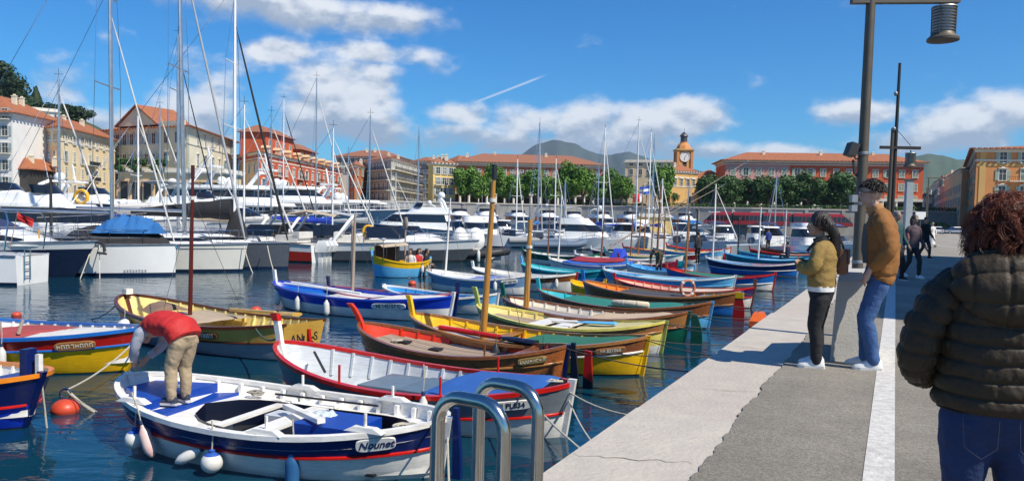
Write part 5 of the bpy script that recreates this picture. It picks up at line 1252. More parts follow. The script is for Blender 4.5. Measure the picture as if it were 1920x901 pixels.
# -- black inflatable with two radomes
rb = thing('inflatable_boat', 'black inflatable boat with white fenders and two white radomes', 'inflatable boat', wl(742, 48), R(-4), YG)
def inflatable(root, L, B, tm, bow=.45, r=.26, fm=m_gel):
    mb = MB(); pts = []
    for k in range(13): pts.append((L * .78 * k / 12, -B / 2, .38 + .02 * k * k / 40))
    for k in range(1, 8): a = math.pi * k / 8; pts.append((L * .78 + L * .22 * math.sin(a), -B / 2 * math.cos(a), .44 + .22 * math.sin(a)))
    for k in range(12, -1, -1): pts.append((L * .78 * k / 12, B / 2, .38 + .02 * k * k / 40))
    mb.tube(pts, r, 9); mb.build('tube', tm, root, 60)
    mb = MB(); mb.box((L * .42, 0, .25), (L * .8, B * .8, .2)); mb.loft([[(0, -B * .4, -.2), (0, B * .4, -.2), (0, B * .4, .3), (0, -B * .4, .3)], [(L * .6, -B * .3, -.25), (L * .6, B * .3, -.25), (L * .6, B * .4, .3), (L * .6, -B * .4, .3)], [(L * .95, -.05, .1), (L * .95, .05, .1), (L * .95, .05, .35), (L * .95, -.05, .35)]]); mb.build('floor', fm, root)
inflatable(rb, 7.0, 2.4, m_rubblk)
mb = MB(); mb.box((2.6, 0, .9), (.9, .9, 1.1), taper=.8); mb.box((1.5, 0, .65), (.5, 1., .6)); mb.build('console', m_slate, rb)
for x, y, r in ((4.1, -.3, .52), (5.0, .1, .62)):
    mb = MB(); mb.lathe([(r * .5, .5), (r * .9, .7), (r, 1.1), (r * .85, 1.5), (r * .45, 1.8), (.03, 1.88)], 14, (x, y, .2)); mb.build('radome', m_gel, rb, 60)
for x in (2.2, 4.0, 5.4):
    mb = MB(); mb.lathe([(.03, -.4), (.1, -.33), (.11, .2), (.04, .34)], 10, (x, -1.5, .4)); mb.build('fender', m_vinyl, rb, 60)
# -- superyachts
def superyacht(label, loc, rz, L, B, hullm, decks, group='superyachts along the far left quay', f=3.0, dh=.72):
    y = Yacht('superyacht', label, 'superyacht', loc, rz, L, B, f, 1.1, L * .10, bands=((.0, hullm),), flare=.45, group=group, boot=m_gel, detail=True)
    z = f + .3; w = B * .42; x0, x1 = L * .10, L * .74
    for k in range(decks):
        y.house([(x0, x1, w, z, 0), (x0 + .3, x1 - .5, w * .98, z + .75 * dh, 1), (x0 + .3, x1 - 1.6, w * .96, z + 1.75 * dh, 0), (x0 - L * .03, x1 - 1.0, w * 1.06, z + 2.0 * dh, 0), (x0 - L * .03, x1 - 1.2, w * 1.04, z + 2.45 * dh, 0)], [m_gel, m_smoke], 'deckhouse', 1.6)
        mb = MB()
        for i in range(int((x1 - x0) / 3) - 2):
            for q in (-1, 1): mb.box((x0 + 2 + i * 3, q * w * .975, z + 1.25 * dh), (.35, .06, 1.02 * dh))
        o = mb.build('mullion', m_gel, y.root); o['kind'] = 'stuff'
        z += 2.45 * dh; x0 += L * .05; x1 -= L * .12; w *= .86
    mb = MB()
    for q in (-1, 1): mb.tube([(x0 + 1, q * w, z - .1), (x0 + 2.2, q * w * .8, z + 1.6), (x0 + 2.6, q * w * .4, z + 1.6)], .13, 6, flat=1.8)
    mb.box((x0 + 2.6, 0, z + 2.05), (1.6, w * 1.2, .25)); mb.tube([(x0 + 2.6, 0, z + 2), (x0 + 2.2, 0, z + 4.2)], .12, 6); mb.build('radar_mast', m_gel, y.root, 45)
    for q in (-.5, .5):
        mb = MB(); mb.lathe([(.3, 0), (.45, .15), (.5, .45), (.36, .75), (.05, .88)], 14, (x0 + 4.2, q * w, z + .1)); mb.build('radome', m_gel, y.root, 60)
    y.rail(.55, .97, 1.0, 10, close=True, m=m_gel); return y
superyacht('long white superyacht with a blue hull and dark window bands behind the masts', wl(272, 84), R(-3), 24, 6.5, m_seablue, 2, f=1.7)
superyacht('white superyacht with slate blue hull and a tall radar mast', wl(395, 100), R(-4), 25, 7, m_seablue, 2, f=2.3)
superyacht('blue hulled superyacht with a long white foredeck pointing right', wl(545, 106), R(-6), 18.5, 6, mat('steel_blue_gelcoat', (.03, .085, .15), .18, coat=.3), 1, f=2.6)
superyacht('navy blue superyacht bow farthest to the right under the grey block', wl(560, 124), R(-5), 21, 6.5, mat('deep_blue_gelcoat', (.02, .05, .10), .18, coat=.3), 1, f=2.7)
superyacht('white superyacht with a small flybridge behind the cream palazzo mooring', wl(60, 96), R(-2), 20, 6.5, m_gel, 1, f=1.9)
# -- the row moored bows out along the far quay
FG = 'boats moored along the far quay'
ordn_ = ['first', 'second', 'third', 'fourth', 'fifth', 'sixth', 'seventh', 'eighth', 'ninth', 'tenth', 'eleventh', 'twelfth', 'thirteenth', 'fourteenth', 'fifteenth']
def small_sail(label, loc, rz, L=8.5, h=10., mastm=m_alu, cov=m_royc, hullm=m_gel, group=FG, fm=m_whitec):
    y = Yacht('sailing_yacht', label, 'yacht', loc, rz, L, L * .32, .95, .12, .4, bands=((.0, hullm),), group=group, detail=False)
    y.sailcabin(.35, .84, L * .11, .5); y.mast(L * .62, h, .075, mastm, spread=((.5, .7),), fore=L * .97, fore_m=fm, fore_r=.05, boom=(L * .34, 1.1, cov, .16)); y.rail(.0, .95, .55, 7); return y
def small_motor(label, loc, rz, L=7, hullm=m_gel, cab='cabin', group=FG, cov=None):
    y = Yacht('motor_boat', label, 'motor boat', loc, rz, L, L * .36, .85, .4, L * .09, bands=((.0, hullm),), flare=.35, group=group, detail=False)
    z = y.sheer(.4); w = L * .13
    if cab == 'fly':
        y.house([(L * .22, L * .78, w, z - .05, 0), (L * .25, L * .70, w * .97, z + .6, 1), (L * .28, L * .60, w * .92, z + 1.2, 0), (L * .2, L * .58, w, z + 1.25, 0), (L * .2, L * .5, w * .96, z + 1.8, 0)], [m_gel, m_smoke], 'wheelhouse', 1.2)
    elif cab == 'cabin':
        y.house([(L * .42, L * .72, w, z - .05, 0), (L * .43, L * .70, w * .97, z + .7, 1), (L * .44, L * .63, w * .93, z + 1.3, 0), (L * .42, L * .64, w, z + 1.34, 0), (L * .43, L * .62, w * .9, z + 1.45, 0)], [m_gel, m_smoke], 'wheelhouse', .6)
    else:
        mb = MB(); mb.loft([y.ring(L * .36, L * .60, w, z, 1.), y.ring(L * .36, L * .5, w * .86, z + .6, 1.)]); mb.build('windscreen', m_smoke, y.root, 30)
    if cov:
        mb = MB(); rows = [[(L * (.05 + .38 * i / 5), v * w * 1.05, z + 1.75 + .12 * (1 - v * v) - .10 * abs(i - 2.5)) for v in (-1, -.5, 0, .5, 1)] for i in range(6)]; mb.grid(rows); mb.build('bimini', cov, y.root, 60)
        for q in (-1, 1): mb = MB(); mb.tube([(L * .1, q * w, z), (L * .06, q * w, z + 1.6)], .02, 5); mb.build('bimini_post', m_steel, y.root)
    y.outboard(-.05, 0, .75, m_slate, .9); y.rail(.5, .95, .5, 5, close=True); return y
flybridge('white flybridge cruiser nose out beside the superyacht bow, blue hull', wl(868, 72), R(192), 10, 3.4, m_seablue, group=FG, f=1.3)
small_motor('dark topped motor boat moored stern to, left of the tall honey mast', wl(880, 76), R(-80), 8, m_slate, 'fly', cov=m_blackc)
small_motor('white trawler cruiser with a tinted canopy behind the honey mast', wl(905, 79), R(-82), 8.5, m_gel, 'fly', cov=m_navyc)
rb2 = thing('inflatable_boat', 'grey inflatable boat with a raised bow between white motor boats', 'inflatable boat', wl(948, 71) + Vector((0, 0, .25)), R(20), FG); inflatable(rb2, 4.6, 1.9, m_rubber, r=.28)
small_motor('open white boat with an orange cover beside the grey inflatable', wl(1000, 72), R(200), 5.5, m_gel, 'open')
small_motor('white fishing cruiser with flybridge and steel rails, pointing right', wl(1020, 71), R(-12), 8.2, m_gel, 'fly')
rb3 = thing('inflatable_boat', 'blue grey inflatable boat tied behind the white fishing cruiser', 'inflatable boat', wl(1000, 68), R(4), FG); inflatable(rb3, 4.6, 1.9, mat('blue_grey_rubber', (.12, .17, .24), .6), r=.28)
names = ['left of the honey coloured mast', 'right of the honey coloured mast', 'with a thin mast before the mountain peak', 'with twin spreaders before the mountain', 'leaning slightly before the terracotta building', 'with a royal blue sail cover before the gateway', 'with a dark mast before the gateway', 'with a tall mast left of the clock tower', 'with a mast just left of the clock tower', 'with a short mast below the clock tower', 'before the orange house', 'left of the red tram', 'before the middle of the red tram']
for i, (px, Y, h, cov) in enumerate(((783, 86, 12.2, m_bluec), (968, 84, 8.8, m_greyc), (1008, 80, 12.6, m_bluec), (1040, 92, 9.6, m_greyc), (1058, 84, 6.5, m_greyc), (1130, 76, 11.6, m_royc), (1120, 88, 8.8, m_navyc), (1216, 82, 12.0, m_royc), (1222, 92, 12.5, m_navyc), (1240, 78, 6.5, m_royc), (1290, 95, 7.5, m_greyc), (1340, 70, 5.6, m_greyc), (1453, 80, 7.5, m_bluec))):
    rz = R(-78 + (i * 37 % 30)) if i % 2 else R(100 - (i * 23 % 24)); L = 8.2; d = Vector((math.cos(rz), math.sin(rz), 0))
    small_sail('small sailing yacht ' + names[i], wl(px, Y) - d * L * .62, rz, L, h * .92, (m_alu, m_wmast)[i % 2], cov)
small_sail('white sailing yacht lying broadside with a boxy stern, right of the fishing cruiser', wl(1092, 70), R(-4), 7.8, 10.5, m_wmast, m_royc)
for i, (px, Y, rz, L, cab, lab) in enumerate(((1235, 70, 186, 6.2, 'cabin', 'white half cabin boat moored below the pale boat shed'), (1275, 66, -60, 5.5, 'open', 'open boat with dark covered engine behind the standing person'), (1362, 63, -8, 6.6, 'cabin', 'white boat with a tall square wheelhouse before the red tram'),
        (1415, 66, -70, 6, 'open', 'open white boat beside the man in blue'), (1452, 62, -65, 6, 'cabin', 'white cabin boat right of the man in blue'), (1480, 72, -75, 6.5, 'fly', 'white cruiser left of the woman in the mustard jacket'), (1500, 66, -62, 6, 'open', 'open white boat hidden partly by the woman in mustard'),
        (1330, 74, -80, 6.0, 'cabin', 'white cabin boat before the left end of the tram'), (1395, 78, -84, 6, 'cabin', 'small white cabin boat before the middle of the tram'), (1540, 78, -78, 6.5, 'open', 'white launch between the woman and the man by the concrete block'), (1575, 74, -70, 6.5, 'cabin', 'white cabin boat beside the man in the tan jacket'), (1190, 74, -88, 6.5, 'fly', 'white cruiser behind the dark red boat'), (1160, 84, -86, 6.5, 'cabin', 'white cabin boat under the blue and white flag'), (1055, 88, -84, 7, 'fly', 'white cruiser below the far gateway'), (940, 92, -86, 7, 'cabin', 'white cabin boat below the bright trees'), (820, 84, -76, 7.5, 'fly', 'white cruiser between the superyacht bow and the masts'))):
    small_motor(lab, wl(px, Y), R(rz), L, (m_gel, m_gel2)[i % 3 == 2], cab, cov=(None, m_bluec, None, m_navyc)[i % 4])
# masts of yachts lying further back on the left
for i, (px, Y, h, ml, lab) in enumerate(((530, 66, 11.4, m_wmast, 'white masted yacht with a dark jib behind the slate yacht'), (591, 60, 12.2, m_alu, 'yacht with the tall grey mast between the red building and the grey block'), (483, 70, 7.2, m_alu, 'yacht with a short mast and royal blue sail cover on the left'), (395, 62, 6.6, m_wmast, 'small yacht with a royal blue cover left of the white mast'), (652, 88, 9.0, m_alu, 'yacht with a slanting stay before the grey block'), (741, 100, 7.2, m_wmast, 'yacht with a short white mast before the grey block'))):
    small_sail(lab, wl(px, Y) - Vector((5.6, 0, 0)), R(2), 9, h, ml, m_royc, group=YG, fm=m_blackc if i in (0,) else m_whitec)
for i, px in enumerate((800, 850, 905, 955, 1012, 1065, 1110, 1165, 1205, 1262)):
    lab = ordn_[i] + ' from the left of the large white cruisers right below the embankment wall'
    y_ = flybridge(lab, wl(px, 118 + (i * 13) % 22), R(-84 + (i * 29) % 18), 10.5 + (i % 3), 3.9, (m_gel, m_seablue, m_gel2)[i % 3], arch=i % 2 == 0, group='large cruisers below the embankment wall', f=1.4, bim=(None, m_navyc, m_whitec)[i % 3])
for i, (px, Y, h, cv, lab) in enumerate(((120, 41, 8.5, m_navyc, 'small yacht with a navy sail cover behind the navy motor yacht'), (262, 47, 7.5, m_royc, 'small yacht with a royal blue cover behind the blue tarpaulin'), (300, 54, 9.0, m_greyc, 'small yacht with a grey cover behind the ivory yacht'), (455, 44, 7.8, m_tanc, 'small yacht with a tan cover right of the white mast'), (505, 52, 8.4, m_whitec, 'small yacht with a white cover behind the slate yacht'), (620, 49, 7.2, m_royc, 'small yacht with a royal blue cover behind the sports cruisers'), (690, 60, 9.5, m_greyc, 'small yacht with a grey cover left of the passenger boat'))):
    small_sail(lab, wl(px, Y) - Vector((5.2, 0, 0)), R(-4 + i * 2), 8.4, h, (m_alu, m_wmast)[i % 2], cv, group=YG, fm=m_whitec)
# floating pontoons
for i, (x0, y0, x1, y1, wd) in enumerate(((-40, 82, 22, 84, 2.4), (4, 72, 46, 78, 2.2), (-60, 39, -20, 41, 2.2), (-48, 62, -10, 60, 2.2))):
    d = Vector((x1 - x0, y1 - y0, 0)); n = Vector((-d.y, d.x, 0)).normalized() * wd / 2; a_, b_ = Vector((x0, y0, WZ)), Vector((x1, y1, WZ))
    mb = MB(); mb.loft([[a_ - n - Vector((0, 0, .3)), b_ - n - Vector((0, 0, .3)), b_ + n - Vector((0, 0, .3)), a_ + n - Vector((0, 0, .3))], [a_ - n + Vector((0, 0, .55)), b_ - n + Vector((0, 0, .55)), b_ + n + Vector((0, 0, .55)), a_ + n + Vector((0, 0, .55))]])
    struct('pontoon', mb, m_conc)
# ================================================================ TREES
m_bark = mat('bark', (.13, .105, .08), .9, var=.3, vs=4, bump=.6, bs=18)
def leafm(n, c, c2):
    m = mat(n, c, .55, var=.1, vs=.35, c2=c2, spec=.3); b = m.node_tree.nodes['Principled BSDF']
    b.inputs['Subsurface Weight'].default_value = 0.0; b.inputs['Transmission Weight'].default_value = 0.0
    return m
m_leaf = leafm('plane_leaves', (.075, .155, .022), (.045, .105, .018)); m_leaf2 = leafm('dark_leaves', (.06, .13, .028), (.036, .08, .02)); m_leaf3 = leafm('pine_needles', (.030, .058, .020), (.020, .040, .016))
m_leaf4 = leafm('bright_leaves', (.12, .24, .03), (.07, .15, .02))
def crown_mesh(seed, rx, ry, rz, n, leaf, mt, clumps=16, flat=1.0, name='crown'):
    """leaf sized faces in clumps through the crown's volume, gaps between the clumps"""
    r = random.Random(seed); mb = MB(); cs = []
    for k in range(clumps):
        while True:
            p = Vector((r.uniform(-1, 1), r.uniform(-1, 1), r.uniform(-.85, 1)))
            if .35 < p.length < .98: break
        cs.append((Vector((p.x * rx * .78, p.y * ry * .78, p.z * rz * .78)), r.uniform(.26, .46)))
    for k in range(n):
        c, q = cs[r.randrange(clumps)]
        d = Vector((r.gauss(0, 1), r.gauss(0, 1), r.gauss(0, 1))).normalized(); rad = q * r.uniform(.45, 1.0) ** .6
        p = c + Vector((d.x * rx * rad, d.y * ry * rad, d.z * rz * rad * flat))
        nrm = (d + Vector((r.gauss(0, .5), r.gauss(0, .5), r.gauss(0, .5) + .4))).normalized()
        a = nrm.orthogonal().normalized(); a = Matrix.Rotation(r.uniform(0, 6.28), 3, nrm) @ a; b = nrm.cross(a); s = leaf * r.uniform(.6, 1.3)
        mb.face([p + a * s, p + b * s * .55 + nrm * s * .15, p - a * s, p - b * s * .55 - nrm * s * .1])
    return mb.mesh(name, [mt], None, False)
def trunk_mesh(seed, h, r0, spread, limbs=5):
    r = random.Random(seed); mb = MB()
    mb.tube([(0, 0, -.3), (r.uniform(-.1, .1), r.uniform(-.1, .1), h * .5), (r.uniform(-.2, .2), r.uniform(-.2, .2), h)], [r0 * 1.25, r0, r0 * .8], 8)
    for k in range(limbs):
        a = 2 * math.pi * (k + r.random() * .6) / limbs; e = spread * r.uniform(.5, .9)
        mb.tube([(0, 0, h * .82), (math.cos(a) * e * .45, math.sin(a) * e * .45, h + spread * .28), (math.cos(a) * e, math.sin(a) * e, h + spread * r.uniform(.5, .9))], [r0 * .55, r0 * .38, r0 * .12], 6)
    return mb.mesh('trunk', [m_bark], 60)
class TreeKind:
    def __init__(s, seed, R_, Rz, th, n, leaf, mt, r0=.28, name='plane_tree', clumps=18, variants=3):
        s.c = [crown_mesh(seed + k * 7, R_, R_, Rz, n, leaf, mt, clumps) for k in range(variants)]; s.t = [trunk_mesh(seed + k, th, r0, R_) for k in range(variants)]
        s.h, s.Rz, s.name, s.i = th, Rz, name, 0
    def plant(s, label, loc, sc_=1., group=None, rz=0, szz=1.):
        k = s.i % len(s.c); s.i += 1
        t = thing(s.name, label, 'tree', loc, rz, group); t.scale = (sc_, sc_, sc_ * szz)
        put('trunk', s.t[k], t); put('crown', s.c[k], t, (0, 0, s.h + s.Rz * .72)); return t
bright = TreeKind(1, 4.3, 4.2, 3.0, 4600, .38, m_leaf4, clumps=26)
broad = TreeKind(40, 5.8, 4.5, 3.4, 5200, .42, m_leaf2, r0=.34, clumps=30)
pine = TreeKind(80, 7.5, 3.6, 5.0, 3000, .55, m_leaf3, r0=.4, name='stone_pine', clumps=22)
ordn = ['first', 'second', 'third', 'fourth', 'fifth', 'sixth', 'seventh', 'eighth', 'ninth', 'tenth', 'eleventh', 'twelfth', 'thirteenth', 'fourteenth', 'fifteenth']
for i, (px, Y, s_) in enumerate(((872, 231, 1.06), (895, 229, .98), (922, 231, 1.02), (948, 229, .96), (975, 232, 1.0), (1003, 230, .97), (1030, 229, .96), (1062, 231, 1.08), (1092, 229, 1.12), (1118, 230, 1.06), (1148, 232, 1.0), (1165, 228, .96), (1238, 228, 1.18))):
    p = P(px, 400, Y)
    lab = ordn[i] + ' bright green tree from the left before the arcaded terracotta building' if i < 12 else 'tall bright green tree standing alone left of the clock tower'
    bright.plant(lab, (p.x, p.y, 5.0), s_, 'bright green trees before the terracotta building', i * 1.3, (1.14, .98, 1.2, 1.06, .94)[i % 5])
for i, (px, Y, s_) in enumerate(((1338, 226, 1.0), (1368, 224, .86), (1405, 226, 1.02), (1440, 224, .95), (1478, 226, 1.0), (1515, 224, 1.02), (1548, 226, .86), (1580, 222, 1.05), (1600, 228, .96), (1255, 250, .7))):
    p = P(px, 400, Y)
    lab = ordn[i] + ' dark round tree from the left before the brick red building' if i < 9 else 'small dark tree at the foot of the clock tower church'
    broad.plant(lab, (p.x, p.y, 5.0), s_, 'dark round trees before the red building', i * 2.1, (.92, 1.02, .84, .97)[i % 4])
for i, (px, py, Y) in enumerate(((90, 196, 300), (112, 196, 292), (134, 198, 286), (76, 208, 280), (102, 212, 276))):
    p = P(px, py, Y); pine.plant(ordn[i] + ' broad stone pine of the clump on the slope right of the hilltop', (p.x, p.y, p.z - 9.2), .95, 'stone pines on the hill', i * .9, .9)
cyp = thing('cypress_tree', 'pointed dark conifer rising left of the stone pine clump', 'tree', P(68, 200, 290)); 
mb = MB(); rc = random.Random(9)
for k in range(2600):
    t = rc.random() ** .8; a = rc.uniform(0, 6.28); rr = (1 - t) * 3.6 * rc.uniform(.6, 1) + .25; p = Vector((rr * math.cos(a), rr * math.sin(a), -2 + t * 9.5)); d = Vector((math.cos(a), math.sin(a), .6)); x = d.orthogonal().normalized(); y = d.cross(x).normalized(); s_ = rc.uniform(.25, .55)
    mb.face([p + x * s_, p + y * s_ * .6, p - x * s_, p - y * s_ * .6])
mb.build('crown', m_leaf3, cyp, fix=False); mb = MB(); mb.tube([(0, 0, -9), (0, 0, 5)], [.4, .12], 7); mb.build('trunk', m_bark, cyp)
# the wooded hill itself: tree crowns too many to count
mb = MB(); rh = random.Random(21); nclump = 0
for k in range(420):
    px = rh.uniform(-330, 62); Y = rh.uniform(255, 328); tp = lerp(88, 118, (px + 120) / 120) if px < 0 else (lerp(118, 152, px / 36) if px < 36 else lerp(152, 196, (px - 36) / 24))
    py = tp + rh.random() ** 1.3 * (235 - tp); c = P(px, py, Y); R0 = rh.uniform(2.4, 4.4)
    for q in range(85):
        d = Vector((rh.gauss(0, 1), rh.gauss(0, 1), rh.gauss(0, 1))).normalized(); p = c + Vector((d.x * R0, d.y * R0, d.z * R0 * .75)) * rh.uniform(.65, 1.05)
        x = d.orthogonal().normalized(); y = d.cross(x); s_ = rh.uniform(.4, .9); mb.face([p + x * s_, p + y * s_ * .6, p - x * s_, p - y * s_ * .6])
tag(mb.build('hill_woods', m_leaf3, fix=False), 'dense dark wood covering the hilltop at the far left', 'wood', kind='stuff')
# shrubs on the hotel terrace
shr = crown_mesh(5, 2.2, 1.6, 1.5, 700, .3, m_leaf2, 8)
for i, (px, lab) in enumerate(((262, 'dark bush on the hotel terrace beside the tall mast'), (232, 'dark bush at the left end of the hotel terrace'), (300, 'low bush on the terrace right of the dark bush'))):
    p = P(px, 312, 157); t = thing('bush', lab, 'bush', (p.x, p.y, zr(300, 322, 160)), group='bushes on the terrace'); put('crown', shr, t, (0, 0, 1.2))
# palm by the far end of the car park
pl = thing('palm_tree', 'low palm with drooping fronds at the foot of the embankment on the right', 'palm', P(1752, 424, 188)); pl.location.z = 0
for k in range(16):
    a = k * 2.4; mb = MB(); rows = []
    for i in range(6):
        t = i / 5; rr = 3.4 * t; z = 2.2 + 2.0 * t - 2.6 * t * t; wd = .5 * (1 - t) + .1
        rows.append([(rr * math.cos(a) + wd * math.sin(a), rr * math.sin(a) - wd * math.cos(a), z - .25), (rr * math.cos(a), rr * math.sin(a), z), (rr * math.cos(a) - wd * math.sin(a), rr * math.sin(a) + wd * math.cos(a), z - .25)])
    mb.grid(rows); mb.build('frond', m_leaf, pl)
mb = MB(); mb.tube([(0, 0, 0), (0, 0, 2.3)], [.5, .35], 8); mb.build('trunk', m_bark, pl)
# ================================================================ TRAM, CARS, STREET FURNITURE
m_tram = mat('tram_red', (.32, .018, .022), .3, var=.08, vs=2, coat=.3)
tr0, tr1 = P(1600, 410, 190), P(1317, 410, 197); td = (tr1 - tr0); tL = td.xy.length; tr = thing('tram', 'long dark red tram with dark windows passing below the embankment wall', 'tram', (tr0.x, tr0.y, .75), math.atan2(td.y, td.x))
for k in range(5):
    x0, x1 = tL * k / 5 + .25, tL * (k + 1) / 5 - .25; nose = k in (0, 4)
    def ringt(z, o=0., h=1.25):
        a, b = x0 + (o * 2.2 if k == 0 else 0), x1 - (o * 2.2 if k == 4 else 0); return [(a, -h, z), (b, -h, z), (b, h, z), (a, h, z)]
    mb = MB(); mb.loft([ringt(.25), ringt(1.0), ringt(1.15, .1), ringt(2.45, .75, 1.2), ringt(2.6, .85, 1.2), ringt(3.15, 1.1, 1.05), ringt(3.3, 1.3, .8)], [0, 0, 1, 0, 0, 0]); car = mb.build('car_body', [m_tram, m_smoke], tr)
    for q in range(5):
        x = lerp(x0 + .9, x1 - .9, (q + .5) / 5); mb = MB(); mb.box((x - (x1 - x0) / 12, 1.235, 1.8), (.22, .06, 1.32)); mb.build('window_pillar', m_tram, car)
    if k < 4: mb = MB(); mb.box((x1 + .25, 0, 1.7), (.6, 2.1, 2.6)); mb.build('gangway', m_rubblk, tr)
mb = MB(); mb.box((tL / 2, 1.1, .1), (tL - 3, .3, .3)); mb.build('skirt', m_rubblk, tr)
def car(label, loc, rz, m, van=False):
    t = thing('parked_van' if van else 'parked_car', label, 'van' if van else 'car', loc, rz, 'cars parked around the harbour')
    h1, h2 = (1.0, 2.0) if van else (.85, 1.42)
    mb = MB(); mb.loft([[(-2.1, -.85, .3), (2.1, -.85, .3), (2.1, .85, .3), (-2.1, .85, .3)], [(-2.15, -.88, .65), (2.15, -.88, .6), (2.15, .88, .6), (-2.15, .88, .65)], [(-2.05, -.85, h1), (2.0, -.82, h1 - .12), (2.0, .82, h1 - .12), (-2.05, .85, h1)]]); mb.build('body', m, t, 30)
    mb = MB(); mb.loft([[(-2.0 if van else -1.7, -.8, h1 - .02), (1.2, -.8, h1 - .05), (1.2, .8, h1 - .05), (-2.0 if van else -1.7, .8, h1 - .02)], [(-1.95 if van else -1.15, -.68, h2 - .1), (.55, -.68, h2 - .1), (.55, .68, h2 - .1), (-1.95 if van else -1.15, .68, h2 - .1)], [(-1.9 if van else -1.0, -.62, h2), (.4, -.62, h2), (.4, .62, h2), (-1.9 if van else -1.0, .62, h2)]], [1, 0]); mb.build('cabin', [m, m_smoke], t, 30)
    for x in (-1.35, 1.35):
        for y in (-.82, .82):
            mb = MB(); mb.lathe([(.31, -.1), (.33, 0), (.31, .1)], 14, (x, y, .32), mtx=Matrix.Rotation(R(90), 3, 'X')); wh = mb.build('wheel', m_rubblk, t, 40); mb = MB(); mb.lathe([(.18, -.11), (.18, .11)], 10, (x, y, .32), mtx=Matrix.Rotation(R(90), 3, 'X')); mb.build('rim', m_alu, wh)
    for y in (-.6, .6):
        mb = MB(); mb.box((2.12, y, .68), (.08, .3, .14)); mb.build('headlight', m_white, t); mb = MB(); mb.box((-2.13, y, .72), (.08, .3, .14)); mb.build('tail_light', m_tram, t)
    return t
cw, cr_, cg, ck = mat('car_white', (.72, .72, .71), .25, coat=.6), mat('car_red', (.25, .015, .02), .25, coat=.6), mat('car_silver', (.42, .43, .45), .3, .5, coat=.5), mat('car_black', (.02, .02, .022), .2, coat=.6)
p = P(1292, 437, 92); car('white van parked on the pontoon head behind the covered engine', (p.x, p.y, WZ + .55), R(8), cw, True)
p = P(1757, 432, 150); car('pale car parked by the palm at the end of the quay', (p.x, p.y, .012), R(70), cw)
p = P(1790, 432, 160); car('silver car parked right of the palm below the wall', (p.x, p.y, .012), R(175), cg)
for i, (px, m, lab) in enumerate(((1527, cw, 'white car on the upper street under the dark round trees'), (1582, cr_, 'dark red car on the upper street right of the white car'), (1490, ck, 'black car on the upper street left of the white car'), (1640, cr_, 'dark red car on the upper street behind the lamp poles'), (1420, cr_, 'dark red car on the upper street behind the left part of the tram'), (1700, cw, 'white van on the upper street before the brick red building'), (1672, ck, 'black car on the upper street between the lamp poles'))):
    p = P(px, 390, 219); car(lab, (p.x, p.y, 5.3), R(180 + i * 3), m, i == 5)
# hedge line in front of the arcades
mb = MB(); rh = random.Random(4)
for k in range(9000):
    x = rh.uniform(16, 128); y = 214 - (x - 20) * .12 if x > 40 else 226; p = Vector((x, y + rh.uniform(-.6, .6) + (4 if x < 60 else 2), 5.2 + rh.random() * 1.3)); d = Vector((rh.gauss(0, 1), rh.gauss(0, 1) - .6, rh.gauss(0, 1) + .4)).normalized(); a = d.orthogonal().normalized(); b_ = d.cross(a); s_ = rh.uniform(.12, .3)
    mb.face([p + a * s_, p + b_ * s_ * .6, p - a * s_, p - b_ * s_ * .6])
tag(mb.build('hedge', m_leaf2, fix=False), 'low dark hedge along the upper street', 'hedge', kind='stuff')
# pale shed panel and hoarding seen beyond the boats
p = P(1225, 432, 84); sh = thing('boat_shed', 'pale ochre shed on the pontoon behind the slanting spars', 'shed', (p.x, p.y, WZ + .5), R(2))
mb = MB(); mb.box((0, 0, 1.3), (3.4, 2.4, 2.6)); mb.build('wall', m_yell, sh); mb = MB(); mb.loft([[(-1.9, -1.4, 2.6), (1.9, -1.4, 2.6), (1.9, 1.4, 2.6), (-1.9, 1.4, 2.6)], [(-1.7, -.2, 3.0), (1.7, -.2, 3.0), (1.7, .2, 3.0), (-1.7, .2, 3.0)]]); mb.build('roof', m_grey, sh)
# ---- lamp posts
m_lampm = mat('lamp_bronze_paint', (.125, .105, .078), .5, .3, var=.15, vs=4, bump=.1)
m_lamps = mat('lamp_shade_aluminium', (.33, .34, .35), .45, .5, var=.1)
def lamp_head(o, x, z, k, shade=m_lamps):
    """drum lantern with louvre rings hanging from the arm"""
    mb = MB(); mb.lathe([(.02, .10), (.025, -.02)], 8, (x, 0, z)); h = mb.build('hanger', m_lampm, o)
    mb = MB(); mb.lathe([(.205 * k, 0), (.215 * k, -.02 * k), (.19 * k, -.03 * k), (.175 * k, -.46 * k), (.19 * k, -.47 * k)], 24, (x, 0, z)); d = mb.build('drum', shade, o, 40)
    for i in range(8):
        mb = MB(); rr = (.20 - .002 * i) * k; zz = z - (.07 + .052 * i) * k; mb.tube([(x + rr * math.cos(2 * math.pi * j / 24), rr * math.sin(2 * math.pi * j / 24), zz) for j in range(24)], .009 * k, 5, closed=True); mb.build('ring', m_lampm, d)
    for a in range(4):
        q = R(45 + 90 * a); mb = MB(); mb.tube([(x + .205 * k * math.cos(q), .205 * k * math.sin(q), z), (x + .2 * k * math.cos(q), .2 * k * math.sin(q), z - .5 * k)], .008 * k, 5); mb.build('bar', m_lampm, d)
    mb = MB(); mb.lathe([(.185 * k, -.46 * k), (.20 * k, -.50 * k), (.265 * k, -.56 * k), (.262 * k, -.60 * k), (.22 * k, -.605 * k)], 24, (x, 0, z)); mb.build('reflector', m_lampm, o, 40)
